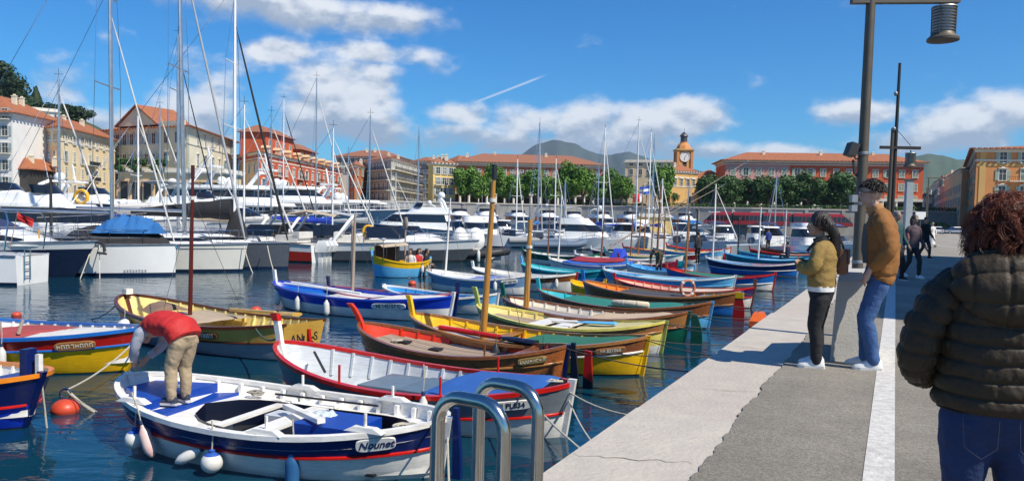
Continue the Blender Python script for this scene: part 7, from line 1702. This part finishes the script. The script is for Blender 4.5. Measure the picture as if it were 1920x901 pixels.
mb = MB(); legs_mesh(mb, V3((0, 0, .77)), ((-.10, .02, .43), (.10, .02, .43)), ((-.095, 0, .08), (.095, 0, .08)), .108, .07, .055, .205, .15, .12); fused(mb, 'jeans', m_denimdk, quil, .011, 6, fold(5., .006))
m_quilt = mat('quilted_nylon', (.040, .029, .018), .55, var=.15, vs=8, bump=.25, bs=40, spec=.25)
def quilt(step, amp, off=0., tilt=0.):
    def fn(L, a, q):
        ph = (L + off + tilt * math.cos(a) + .006 * mnoise.noise(V3((a * 1.3, L * 6, 3.)))) / step; w_ = abs(math.sin(math.pi * ph)) ** .42
        crease = .32 * mnoise.noise(V3((a * 5, math.floor(ph) * 7.3, L * 9))) + .3 * mnoise.noise(V3((a * 15, math.floor(ph) * 3.1, L * 18))) + .25 * mnoise.noise(V3((a * 34, math.floor(ph) * 3.1, L * 30)))
        return amp * (w_ * (1 + crease) - .6) - .005 * math.exp(-(math.sin(math.pi * ph) / .13) ** 2)
    return fn
garment([(0, .0, .755), (0, .0, .80), (0, -.005, .92), (0, -.015, 1.05), (0, -.02, 1.17), (0, -.015, 1.255), (0, -.005, 1.315)], [.157, .166, .166, .164, .152, .116, .062], 'jacket', m_quilt, quil, 170, 24, 1.36, (1, 0, 0), fn=quilt(.070, .014, 0, .004), amp=.005, seed=31.)
for s in (-1, 1): garment([(s * .10, -.012, 1.275), (s * .180, -.012, 1.215), (s * .262, -.02, 1.09), (s * .292, -.012, .985), (s * .280, .035, .905), (s * .225, .125, .855)], [.060, .084, .081, .076, .070, .056], 'sleeve', m_quilt, quil, 84, 18, fn=quilt(.062, .012, .01), amp=.006, seed=40. + s)
for s in (-1, 1):
    mb = MB(); pts = [(s * .035, -.162, .745), (s * .04, -.166, .64), (s * .095, -.170, .60), (s * .15, -.150, .635), (s * .155, -.135, .745)]
    mb.tube(pts, .0012, 4); mb.build('pocket_seam', mat('denim_stitch', (.045, .05, .075), .8), quil)
def hoodfn(L, a, q): return quilt(.085, .010, .03)(L, a, q) - .009 * math.exp(-((math.sin(q.x * 26 + .9)) / .14) ** 2)
garment([(.0, -.105, 1.135), (0, -.125, 1.165), (0, -.115, 1.235), (0, -.085, 1.305), (0, -.06, 1.355)], [.040, .083, .102, .098, .072], 'hood', m_quilt, quil, 130, 16, 2.05, (1, 0, 0), fn=hoodfn, amp=.005, seed=50.)
shoe(quil, (-.095, 0, .085), (-.1, 1)); shoe(quil, (.095, 0, .085), (.1, 1))
mb = MB(); ball(mb, fq(0, -.02, .015), .112, .95, .98, 1.02, 18, mtq); o = fused(mb, 'hair', m_hairred, quil, .013, 3)
strands(fq, 620, .092, 0, m_hairred, o, 'curls', 61, cone=lambda d: not (d.y > .55 and d.z < .45), zmin=-.9, wd=.0015, seg=10, curl=7.5, cr=.012, droop=.85, rad=.108, sk=(.95, .98, 1.02), off=(0, -.02, .005), lock=13)
# ---------------------------------------------------------------- a plainer figure for people further off
def figure(label, loc, rz, H, top, bottom, hair, pose='walk', skinm=None, shoes=None, long_hair=False, dress=None, group=None, vox=.016, bagm=None, hat=None, lean=0.):
    k = H / 1.70; mb = MB(); S = lambda *p: V3(p) * k; skinm = skinm or m_skin
    st = .17 if pose == 'walk' else 0.
    if pose == 'sit': hz = .45
    else: hz = .90
    up = V3((0, math.sin(lean), math.cos(lean))); hip = S(0, 0, hz); sp = lambda t: hip + up * t * k
    neck, hd_ = sp(.56), sp(.73) + (V3((0, .03, 0)) * k)
    f, mt_ = head(mb, hd_, 0, 0, -lean * .9, k * .98)
    rtube(mb, [sp(.46), neck, sp(.64)], [.06 * k, .05 * k, .05 * k], 10); rtube(mb, [hip, sp(.2), sp(.48)], [.10 * k, .095 * k, .105 * k], 12, flat=1.35, up=(1, 0, 0))
    if pose == 'sit': kn = (S(-.1, .42, .47), S(.1, .42, .47)); an = (S(-.1, .42, .09), S(.1, .42, .09))
    else: kn = (S(-.09, .05 + st * .7, .48), S(.09, .02 - st * .2, .48)); an = (S(-.085, st, .09), S(.085, -st * 1.3, .09 + st * .25))
    ws = []
    for s in (-1, 1):
        sh = sp(.49) + S(s * .17, 0, 0)
        if pose == 'bend': el, wr = sh + S(s * .04, .06, -.26), sh + S(s * -.02, .14, -.5)
        elif pose == 'sit': el, wr = sh + S(s * .06, .02, -.27), sh + S(-s * .02, .24, -.34)
        else: el, wr = sh + S(s * .05, -.03 - s * st * .3, -.28), sh + S(s * .05, .06 - s * st * .9, -.52)
        rtube(mb, [sh, el, wr], [.045 * k, .038 * k, .028 * k], 9); hand(mb, wr, wr - el, V3((-s, .5, 0)), k); ws.append((sh, el, wr))
    for h, a, b_ in zip((-.09, .09), kn, an): rtube(mb, [hip + S(h, 0, -.03), a, b_], [.07 * k, .05 * k, .036 * k], 9)
    o = finish(fused(mb, 'person', skinm, None, vox, 3), person(label, loc, rz, group)); face_parts(o, f, mt_, k * .98)
    if dress is None:
        mb = MB(); legs_mesh(mb, hip, kn, [a + V3((0, 0, .02)) for a in an], .088 * k, .062 * k, .052 * k, .17 * k, .125 * k, .10 * k); fused(mb, 'trousers', bottom, o, vox, 4, fold(2., .008))
        garment([sp(-.06), sp(0.0), sp(.2), sp(.38), sp(.50), sp(.57)], [.128 * k, .13 * k, .125 * k, .132 * k, .108 * k, .06 * k], 'top', top, o, 26, 6, 1.42, (1, 0, 0), amp=.010)
    else: garment([S(0, 0, .22), S(0, 0, .5), hip, sp(.16), sp(.38), sp(.5), sp(.57)], [.19 * k, .165 * k, .14 * k, .115 * k, .128 * k, .10 * k, .055 * k], 'dress', dress, o, 26, 6, 1.3, (1, 0, 0), amp=.012)
    for s, (sh, el, wr) in zip((-1, 1), ws): garment([sh + S(-s * .05, 0, .02), sh + (el - sh) * .2, el, wr + (el - wr) * .12], [.06 * k, .066 * k, .055 * k, .042 * k], 'sleeve', top if dress is None else dress, o, 16, 5, amp=.009, seed=s)
    for s, a in zip((-1, 1), an): shoe(o, a, (s * .1, 1), shoes or m_blk, k)
    mb = MB(); ball(mb, f(0, -.022, .035), .102 * k, .84, 1, 1.0, 14, mt_)
    if long_hair: rtube(mb, [f(0, -.06, 0), f(0, -.085, -.1), f(0, -.08, -.2)], [.075 * k, .065 * k, .04 * k], 10, flat=1.3, up=(1, 0, 0))
    fused(mb, 'hair', hair, o, .014, 3, fold(4., .007))
    if hat:
        mb = MB(); mb.lathe([(.15, 0), (.15, .012), (.10, .02), (.095, .09), (.05, .12)], 16, f(0, -.01, .07), mtx=mt_); mb.build('hat', hat, o, 40)
    if bagm: garment([sp(.12) + S(.19, -.02, 0), sp(.2) + S(.2, -.02, 0), sp(.34) + S(.2, -.02, 0)], [.075 * k, .09 * k, .06 * k], 'satchel', bagm, o, 14, 5, .6)
    return o, f
f1, f2 = R(188), R(205)
figure('man walking in a teal jacket and black trousers behind the tan jacket', G(1676, 524, .012), R(197), 1.74, cloth('teal', (.03, .085, .10)), m_blk, mat('grey_hair', (.20, .18, .17), .6))
figure('woman walking in a grey violet top and dark cropped trousers', G(1709, 521, .012), R(196), 1.66, cloth('violet_grey', (.10, .07, .085)), m_char, mat('brown_hair', (.06, .03, .02), .5), shoes=m_shoe, long_hair=True, bagm=cloth('pink_bag', (.30, .11, .10)))
figure('man in black walking behind the woman in the violet top', G(1733, 485, .012), R(198), 1.76, m_blk, m_char, m_hairdk)
figure('woman in a white dress carrying a straw bag further along the quay', G(1747, 464, .012), R(20), 1.64, m_white, m_char, mat('fair_hair', (.32, .22, .12), .5), dress=cloth('white_linen', (.70, .68, .66)), bagm=cloth('straw_bag', (.45, .33, .16)), vox=.02)
# ---------------------------------------------------------------- the man in the red vest bending over on the white boat
ft = b1.world(b1.at(.775, .25, -.085)); pr = person('bending man in a red quilted vest and khaki trousers on the white boat', ft, R(66))
mb = MB(); hip = V3((0, -.10, .86)); sp = [hip, V3((0, .10, .97)), V3((0, .33, .98)), V3((0, .47, .90))]
fr, mtr = head(mb, (0, .60, .83), R(-10), 0, R(-75), 1.0)
rtube(mb, [(0, .46, .92), (0, .53, .87)], [.06, .055], 10); rtube(mb, sp, [.11, .11, .12, .11], 14, flat=1.35, up=(1, 0, 0))
for s in (-1, 1):
    rtube(mb, [(s * .17, .44, .90), (s * .20, .52, .66), (s * .09, .66, .50)], [.05, .042, .03], 10); hand(mb, V3((s * .09, .66, .50)), V3((-s * .3, .5, -.8)), V3((-s, .3, .4)))
    rtube(mb, [(s * .09, -.09, .82), (s * .10, .03 if s < 0 else .0, .45), (s * .11, 0, .1)], [.07, .05, .04], 10)
red = finish(fused(mb, 'person', m_skin, None, .011, 4), pr); red.scale = (.93, .93, .93); face_parts(red, fr, mtr, brow=MATS['grey_hair'])
mb = MB(); legs_mesh(mb, hip, ((-.105, .02, .46), (.105, .0, .46)), ((-.11, .0, .085), (.11, -.01, .085)), .105, .075, .062, .175, .13, .0); fused(mb, 'trousers', cloth('khaki', (.42, .33, .215), c2=(.33, .25, .16)), red, .012, 5, fold(6., .011))
m_vest = cloth('red_vest', (.55, .022, .02), .7, c2=(.42, .015, .015))
garment([(0, -.13, .84), (0, -.04, .945), (0, .12, .995), (0, .32, 1.0), (0, .44, .955), (0, .50, .91)], [.165, .172, .160, .155, .13, .075], 'vest', m_vest, red, 48, 12, 1.38, (1, 0, 0), fn=quilt(.10, .008), amp=.012, seed=71.)
for s in (-1, 1): garment([(s * .13, .43, .93), (s * .19, .46, .86), (s * .215, .53, .66), (s * .12, .64, .53)], [.07, .074, .062, .048], 'sleeve', cloth('blue_check_shirt', (.20, .24, .34), c2=(.40, .42, .46)), red, 20, 8, amp=.011, seed=80. + s)
garment([(0, .48, .93), (0, .53, .88)], [.085, .072], 'collar', MATS['cloth_blue_check_shirt'], red, 18, 5, 1.15, (1, 0, 0), cap=False)
for s in (-1, 1): shoe(red, (s * .11, 0, .09), (s * .25, 1), cloth('navy_shoe', (.03, .04, .07)))
mb = MB(); ball(mb, fr(0, -.03, .035), .102, .84, 1, 1., 14, mtr); fused(mb, 'hair', m_hairdk, red, .014, 3)
# ---------------------------------------------------------------- people on the further boats
bp = d3.world(d3.at(.5, .1, -.2)); figure('man in dark trousers bending over a boat beside two masts', (bp.x, bp.y, WZ + .3), R(150), 1.72, cloth('olive_brown', (.07, .055, .03)), m_char, m_hairdk, 'bend', lean=R(78), vox=.018)
sp_ = P(1307, 520, 44); figure('standing person in black seen between the masts and the covered engine', (sp_.x, sp_.y, WZ + .35), R(30), 1.74, m_char, m_blk, m_hairdk, 'stand', vox=.02)
sp_ = P(1440, 470, 60); figure('man in a blue jacket standing among the white boats', (sp_.x, sp_.y, WZ + .55), R(15), 1.72, cloth('strong_blue', (.02, .05, .22)), m_char, m_hairdk, 'stand', vox=.02)
sp_ = P(1476, 500, 46); figure('seated person in dark blue at the end of a blue boat', (sp_.x, sp_.y, WZ + .35), R(60), 1.68, cloth('ink_blue', (.012, .016, .04)), m_char, m_hairdk, 'sit', vox=.02)
tops = [cloth('white_top', (.62, .60, .58)), m_char, cloth('scarlet', (.50, .03, .03)), cloth('pale_blue_top', (.35, .42, .50)), m_blk]
for i, (u, y, lab) in enumerate(((.38, .25, 'passenger in a white top, nearest the canopy of the light blue boat'), (.30, -.25, 'passenger in charcoal second from the canopy'), (.24, .2, 'passenger in a scarlet top in the middle of the light blue boat'), (.16, -.2, 'passenger in pale blue toward the stern of the light blue boat'), (.09, .15, 'passenger in black at the stern of the light blue boat'))):
    q = fe.world((fe.L * u, y, .42 - .45 * .98)); figure(lab, q, R(170 + 23 * i), 1.66, tops[i], m_char, (m_hairdk, MATS['brown_hair'])[i % 2], 'sit', group='passengers', vox=.022, long_hair=i % 2 == 0)
# ================================================================ FENDERS, BUOYS, ROPES, OARS
def fender(label, p, L=.5, r=.085, m=m_vinyl, tilt=(0., 0.), group='fenders hanging from the boats', rope=.35):
    t = thing('boat_fender', label, 'fender', p, 0, group); t.rotation_euler = (tilt[0], tilt[1], 0)
    mb = MB(); h = L / 2; mb.lathe([(.012, -h), (r * .45, -h + .02), (r * .9, -h + .07), (r, -h + .13), (r, h - .13), (r * .9, h - .07), (r * .4, h - .01), (.02, h + .03)], 16); mb.build('body', m, t, 60)
    mb = MB(); mb.lathe([(.022, h + .0), (.028, h + .03), (.02, h + .06)], 10); mb.build('eye', m_navyc, t, 50)
    mb = MB(); mb.tube([(0, 0, h + .04), (.01, 0, h + .04 + rope * .5), (0, 0, h + .04 + rope)], .008, 5); mb.build('rope', m_rope, t); return t
def ball_fender(label, p, r=.108, rope=.3, m=m_vinyl, cap=None):
    t = thing('ball_fender', label, 'fender', p, 0, 'fenders hanging from the boats'); mb = MB(); prof = [(r * math.sin(math.pi * k / 12) + .002, -r * math.cos(math.pi * k / 12)) for k in range(13)]
    prof[-1] = (.03, r * 1.04); mb.lathe(prof, 20, mi=[0] * 9 + [1] * 3); mb.build('body', [m, cap or mat('fender_cap_blue', (.03, .10, .42), .4)], t, 60)
    mb = MB(); mb.lathe([(.03, r * .98), (.034, r * 1.15), (.02, r * 1.25)], 12); mb.build('eye', MATS['fender_cap_blue'], t, 50)
    mb = MB(); mb.tube([(0, 0, r * 1.2), (.01, 0, r * 1.2 + rope * .5), (0, 0, r * 1.2 + rope)], .008, 5); mb.build('rope', m_rope, t); return t
def off(b, u, t, sd, o):
    """point o metres outboard of the planking"""
    p = V3(b.sk(u, t, sd)); return b.world((p.x, p.y + sd * o, p.z))
ball_fender('white ball fender with blue cap by the bow of the white boat', off(b1, .775, .34, 1, .12))
fender('pinkish white fender leaning beside the bow ball of the white boat', off(b1, .715, .40, 1, .10), .36, .066, mat('stained_vinyl', (.72, .58, .54), .4, c2=(.70, .40, .36)), (R(-8), R(-22)))
fender('small white fender lying at an angle low on the white boat side', off(b1, .575, .30, 1, .09), .30, .06, tilt=(0, R(62)), rope=.12)
ball_fender('white ball fender with blue cap amidships on the white boat', off(b1, .495, .30, 1, .12), .11)
fender('tall blue fender hanging on the side of the white boat', off(b1, .30, .0, 1, .11), .62, .072, mat('blue_vinyl', (.025, .11, .27), .4), rope=.3)
for u, lab in ((.93, 'first white fender from the bow of the royal blue boat'), (.72, 'second white fender from the bow of the royal blue boat'), (.54, 'third white fender from the bow of the royal blue boat')): fender(lab, off(c1, u, .42, 1, .11), .42, .085)
ball_fender('whitish ball fender on the tan boat right of the bending man', off(l1, .44, .62, 1, .15), .155, .2, m_vinyl, m_vinyl); ball_fender('whitish ball fender on the tan boat left of the bending man', off(l1, .72, .62, 1, .15), .14, .2, m_vinyl, m_vinyl)
fender('ivory fender hanging upright at the left edge on the red and yellow boat', off(l2, .66, .5, -1, .11), .36, .065); fender('ivory fender hanging slanted at the left edge on the red and yellow boat', off(l2, .60, .66, -1, .11), .36, .065, tilt=(0, R(70)), rope=.12)
fender('small white fender by the thole pin of the grey boat', off(b2, .33, .82, 1, .10), .24, .06)
for b_, u, lab in ((c4, .9, 'white fender at the bow of the slate blue boat'), (c4, .22, 'white fender near the stern of the slate blue boat'), (fe, .25, 'long white fender on the passenger boat'), (c5, .12, 'white fender at the stern of the brown and white boat')): fender(lab, off(b_, u, .55, 1, .1), .36, .07)
fender('ivory fender on the side of the tall masted ivory yacht', y2.root.location + V3((9.0, -1.55, .62)), .75, .13)
m_lead = mat('dark_rubber_bell', (.03, .032, .036), .35)
for u, lab in ((.50, 'dark bell shaped fender on the yellow boat, left of its twin'), (.32, 'dark bell shaped fender on the yellow boat, right of its twin')):
    t = thing('bell_fender', lab, 'fender', off(b4, u, .80, 1, .09), 0, 'bell fenders'); mb = MB(); mb.lathe([(.06, -.10), (.085, -.09), (.075, -.02), (.04, .07), (.015, .12)], 14); mb.build('body', m_lead, t, 50); mb = MB(); mb.tube([(0, 0, .1), (0, 0, .3)], .007, 5); mb.build('rope', m_ropedk, t)
# buoys
def buoy(label, px, py, r, ring=True):
    g = G(px, py, WZ); t = thing('mooring_buoy', label, 'buoy', g + V3((0, 0, r * .25)), 0, 'orange mooring buoys'); mb = MB(); mb.lathe([(r * math.sin(math.pi * k / 14) + .002, -r * .78 * math.cos(math.pi * k / 14)) for k in range(15)], 22); mb.build('float', mat('buoy_orange', (.62, .075, .03), .4, c2=(.50, .06, .03)), t, 60)
    mb = MB(); mb.lathe([(r * 1.0, -.02), (r * 1.03, 0), (r * 1.0, .02)], 22); mb.build('seam', MATS['buoy_orange'], t, 60)
    if ring: mb = MB(); rr = r * .42; mb.tube([(rr * math.cos(2 * math.pi * k / 14), .0, r * .78 + rr * .9 + rr * math.sin(2 * math.pi * k / 14)) for k in range(14)], r * .075, 6, closed=True); mb.build('ring', m_steel, t, 60)
    return t
by1 = buoy('orange mooring buoy with a ring, left of the white boat', 123, 772, .175); buoy('reddish buoy floating behind the red and yellow boat', 165, 618, .165, False); buoy('small red buoy above the blue gunwale at the left', 31, 592, .11, False)
buoy('orange buoy below the passenger boat', 773, 533, .16); buoy('red buoy behind the stern of the tan boat', 480, 584, .15, False); buoy('red buoy left of the royal blue boat', 541, 562, .10, False)
def rope(label, a, b, sag=.15, r=.010, m=m_rope, n=14, group='mooring ropes', wob=.0):
    a, b = V3(a), V3(b); t = thing('mooring_rope', label, 'rope', a, 0, group); mb = MB(); d = b - a
    mb.tube([d * (i / n) + V3((wob * math.sin(i * 1.3), wob * math.cos(i * 1.7), -sag * 4 * (i / n) * (1 - i / n))) for i in range(n + 1)], r, 6); mb.build('line', m, t, 60); return t
rope('pale rope from the orange buoy up to the yellow stem', by1.location + V3((0, 0, .25)), l2.world(l2.at(1., 0, -.08)), .10, .013)
rope('pale rope hanging from the buoy into the water', by1.location + V3((.03, 0, .25)), G(178, 772, WZ), .02, .018); rope('thin rope trailing from the buoy in the water', by1.location + V3((.05, 0, .2)), G(212, 790, WZ + .005), -.0, .006)
e1 = Q(1.55, .0, -.05); s2_ = b2.world(b2.at(0, 0, .0)); rope('white rope from the grey boat stern running under the quay edge', b2.world(b2.at(.005, 0, -.10)), Q(2.9, -.02, -.35), .10, .011)
rope('white rope hanging from the grey boat stern post', b2.world(b2.at(.005, 0, -.2)), Q(1.7, -.02, -.5), .16, .009); rope('rope crossing the handrails from the grey boat to the quay', b2.world(b2.at(.10, .95, .02)), Q(1.35, -.02, -.45), .05, .011)
rope('dark rope from the white boat stern to the quay', b1.world(b1.at(.03, .5, .0)), Q(-1.2, -.02, -.5), .16, .012, m_ropedk); rope('pale rope from the white boat rudder to the quay', b1.world(b1.at(.0, 0, -.2)), Q(-.9, -.02, -.9), .10, .011)
rope('dark green rope from the grey boat stem across the water', b2.world(b2.at(1., 0, .08)), l1.world(l1.at(.12, .9, .0)), .14, .016, mat('green_rope', (.05, .09, .07), .9)); rope('dark rope from the tan boat bow into the water', l1.world(l1.at(1., 0, .0)), G(172, 598, WZ), .12, .012, m_ropedk)
rope('pale rope on the navy rudder at the lower left', l3.world(l3.at(.985, .2, .2)), G(88, 801, WZ), .0, .012); rope('mooring line from the ivory yacht bow', y2.root.location + V3((11.9, 0, 1.2)), G(474, 512, WZ), .1, .02); rope('mooring line from the slate yacht bow', y3.root.location + V3((11.2, -.9, 1.15)), G(518, 520, WZ), .15, .02)
rope('mooring line from the navy yacht bow, left of its pair', k1.root.location + V3((11.1, -.2, 1.3)), G(150, 523, WZ), .0, .02); rope('mooring line from the navy yacht bow, right of its pair', k1.root.location + V3((11.3, -.1, 1.3)), G(187, 523, WZ), .0, .02)
stern_names = [(b3, 'mahogany'), (b4, 'yellow'), (b5, 'pale yellow'), (b6, 'dark green'), (b7, 'light blue'), (b8, 'blue and orange'), (b9, 'violet'), (b11, 'blue and white green-covered'), (b12, 'red decked blue')]
for i, (b_, nm) in enumerate(stern_names):
    s_ = b_.world(b_.at(.02, 0, -.02)); a_ = (s_ - QE).dot(QU)
    for q, w_ in ((-.9, 'nearer'), (1.0, 'farther')): rope(w_ + ' dark stern line from the %s boat to the quay' % nm, s_, Q(a_ + q, -.015, -.62), .10, .009, m_ropedk, 9)
# oars, poles and loose gear lying on the boats
def oar(label, a, b, r=.022, m1=m_teak, m2=None, blade=.0):
    a, b = V3(a), V3(b); t = thing('oar', label, 'oar', a, 0, 'oars'); d = b - a; mb = MB(); mb.tube([(0, 0, 0), d * (1 - blade)], r, 8); mb.build('shaft', m1, t, 50)
    if blade: mb = MB(); mb.tube([d * (1 - blade), d * (1 - blade * .7), d], [r, r * 2.6, r * 2.8], 8, flat=.35); mb.build('blade', m2 or m1, t, 50)
    return t
oar('red oar with navy blade along the near gunwale of the yellow boat', b4.world(b4.at(.78, .95, .05)), b4.world(b4.at(.36, .98, .06)), .05, pred, pvdark, .35)
oar('ochre oar lying across the stern of the tan boat', l1.world(l1.at(.52, -.7, .10)), l1.world(l1.at(.02, .2, .16)), .04, ptan, ptan, .3)
oar('sky blue oar resting on the pale yellow boat', b5.world(b5.at(.55, .3, .05)), b5.world(b5.at(.22, .45, .07)), .035, pw, psky, .6)
oar('black boat hook on the far side of the white boat', b1.world(b1.at(.62, -.8, -.04)), b1.world(b1.at(.28, -.82, -.02)), .014, m_black); oar('dark pole on the floor of the grey boat', b2.world(b2.at(.90, -.5, -.05)), b2.world(b2.at(.78, .3, -.12)), .02, m_rubblk)
oar('brown pole lying inside the red and yellow boat', l2.world(l2.at(.42, .7, .06)), l2.world(l2.at(.62, -.5, .04)), .03, m_teak); oar('second brown pole lying inside the red and yellow boat', l2.world(l2.at(.40, .3, .06)), l2.world(l2.at(.58, -.7, .04)), .03, m_teak)
oar('thin white spar along the royal blue boat', c1.world(c1.at(.88, .2, .10)), c1.world(c1.at(.50, .3, .12)), .03, pw)
def coil(label, p, r=.14, m=m_rope, turns=4, seed=1):
    t = thing('rope_coil', label, 'rope coil', p, 0, 'coiled ropes'); rr = random.Random(seed); mb = MB(); pts = []
    for k in range(turns * 14): a = 2 * math.pi * k / 14; q = r * (.55 + .45 * math.sin(k * .37 + seed)); pts.append((q * math.cos(a) * 1.3 + rr.gauss(0, .006), q * math.sin(a) + rr.gauss(0, .006), .012 + .006 * k / 14 + .012 * rr.random()))
    mb.tube(pts, .012, 6); mb.build('line', m, t, 60); return t
coil('tangle of pale rope on the stern deck of the white boat', b1.world(b1.at(.085, .30, -.07)), .13); coil('grey rope coil on the far side deck of the white boat', b1.world(b1.at(.68, -.78, -.09)), .08, mat('grey_rope', (.25, .23, .20), .9), 5, 3)
coil('small rope coil on the teak deck of the mahogany boat', b3.world(b3.at(.80, .0, -.12)), .09, m_rope, 3, 5); coil('white rope heap on the stern of the grey boat', b2.world(b2.at(.05, .0, .02)), .10, m_rope, 4, 7)
# loose things
t = thing('plastic_bag', 'crumpled clear plastic bag on the blue engine box', 'bag', b1.world(b1.at(.36, -.1, -.10))); mb = MB(); ball(mb, (0, 0, .06), .11, 1.5, 1., .6, 12); fused(mb, 'bag', mat('crumpled_plastic', (.55, .62, .64), .15, var=.1, vs=12, bump=.8, bs=25), t, .016, 1, lambda c: .03 * mnoise.noise(c * 22))
def lifering_thing(label, p, r, rz, m):
    t = thing('life_ring', label, 'life ring', p, rz, 'life rings'); mb = MB(); mb.tube([(r * math.cos(2 * math.pi * k / 20), 0, r * math.sin(2 * math.pi * k / 20)) for k in range(20)], r * .2, 8, closed=True); mb.build('ring', m, t, 60)
    for k in range(4): a = math.pi * (k + .5) / 2; mb = MB(); mb.tube([(r * math.cos(a + q) , 0, r * math.sin(a + q)) for q in (-.12, 0, .12)], r * .22, 8); mb.build('band', m_vinyl, t, 60)
    return t
lifering_thing('faded orange life ring standing on the boat with orange inside', b8.world(b8.at(.30, .5, .24)), .23, R(20), mat('faded_orange', (.40, .13, .07), .6, c2=(.46, .22, .15)))
t = thing('rolled_sail', 'cream rolled sail tied along the gunwale of the green covered boat', 'sail', b7.world(b7.at(.40, .78, .10)), math.atan2(-QN.y, -QN.x)); mb = MB(); mb.tube([(-.5, 0, 0), (-.47, 0, 0), (0, 0, .01), (.47, 0, 0), (.5, 0, 0)], [.04, .085, .09, .085, .04], 14); mb.build('roll', mat('cream_canvas', (.62, .54, .40), .8, bump=.5, bs=20), t, 60)
for x in (-.2, .18): mb = MB(); mb.lathe([(.094, -.015), (.097, 0), (.094, .015)], 14, (x, 0, .006), mtx=Matrix.Rotation(R(90), 3, 'Y')); mb.build('tie', m_rope, t, 50)
rp = b9.world((-.18, 0, 0)); t = thing('tall_rudder', 'red rudder with a yellow head standing between two blue boats', 'rudder', b8.world((-.08, .12, 0)) + QN * .05 - QU * .95, math.atan2(-QN.y, -QN.x))
mb = MB(); mb.loft([[(-.18, -.03, -.5), (.18, -.03, -.5), (.18, .03, -.5), (-.18, .03, -.5)], [(-.16, -.03, .35), (.14, -.03, .35), (.14, .03, .35), (-.16, .03, .35)], [(-.10, -.03, .62), (.10, -.03, .62), (.10, .03, .62), (-.10, .03, .62)]]); mb.build('blade', pred, t); mb = MB(); mb.box((-.02, 0, .70), (.22, .075, .16)); mb.build('head', pyel, t)
t = thing('tall_rudder', 'tall red and navy rudder blade between the mahogany and yellow boats', 'rudder', b3.world((-.22, -.05, 0)) + QN * .12, math.atan2(-QN.y, -QN.x)); mb = MB(); mb.loft([[(-.09, -.025, -.5), (.07, -.025, -.5), (.07, .025, -.5), (-.09, .025, -.5)], [(-.09, -.025, .10), (.07, -.025, .2), (.07, .025, .2), (-.09, .025, .10)]]); mb.build('blade', pvdark, t); mb = MB(); mb.loft([[(-.087, -.024, .10), (.068, -.024, .2), (.068, .024, .2), (-.087, .024, .10)], [(-.06, -.02, .60), (.05, -.02, .62), (.05, .02, .62), (-.06, .02, .60)]]); mb.build('head', pred, t)
# ================================================================ AIR
hz = bpy.data.materials.new('haze_air'); hz.use_nodes = True; t = hz.node_tree; t.nodes.clear()
pv = t.nodes.new('ShaderNodeVolumePrincipled'); pv.inputs['Color'].default_value = (.55, .76, 1, 1); pv.inputs['Density'].default_value = .00007; pv.inputs['Anisotropy'].default_value = .2
ou = t.nodes.new('ShaderNodeOutputMaterial'); t.links.new(pv.outputs[0], ou.inputs['Volume'])
mb = MB(); mb.loft([[(-9500, -4500, -8), (9500, -4500, -8), (9500, 12500, -8), (-9500, 12500, -8)], [(-9500, -4500, 640), (9500, -4500, 640), (9500, 12500, 640), (-9500, 12500, 640)]])
tag(mb.build('haze', hz), 'thin blue haze of the sea air', 'haze', kind='stuff')
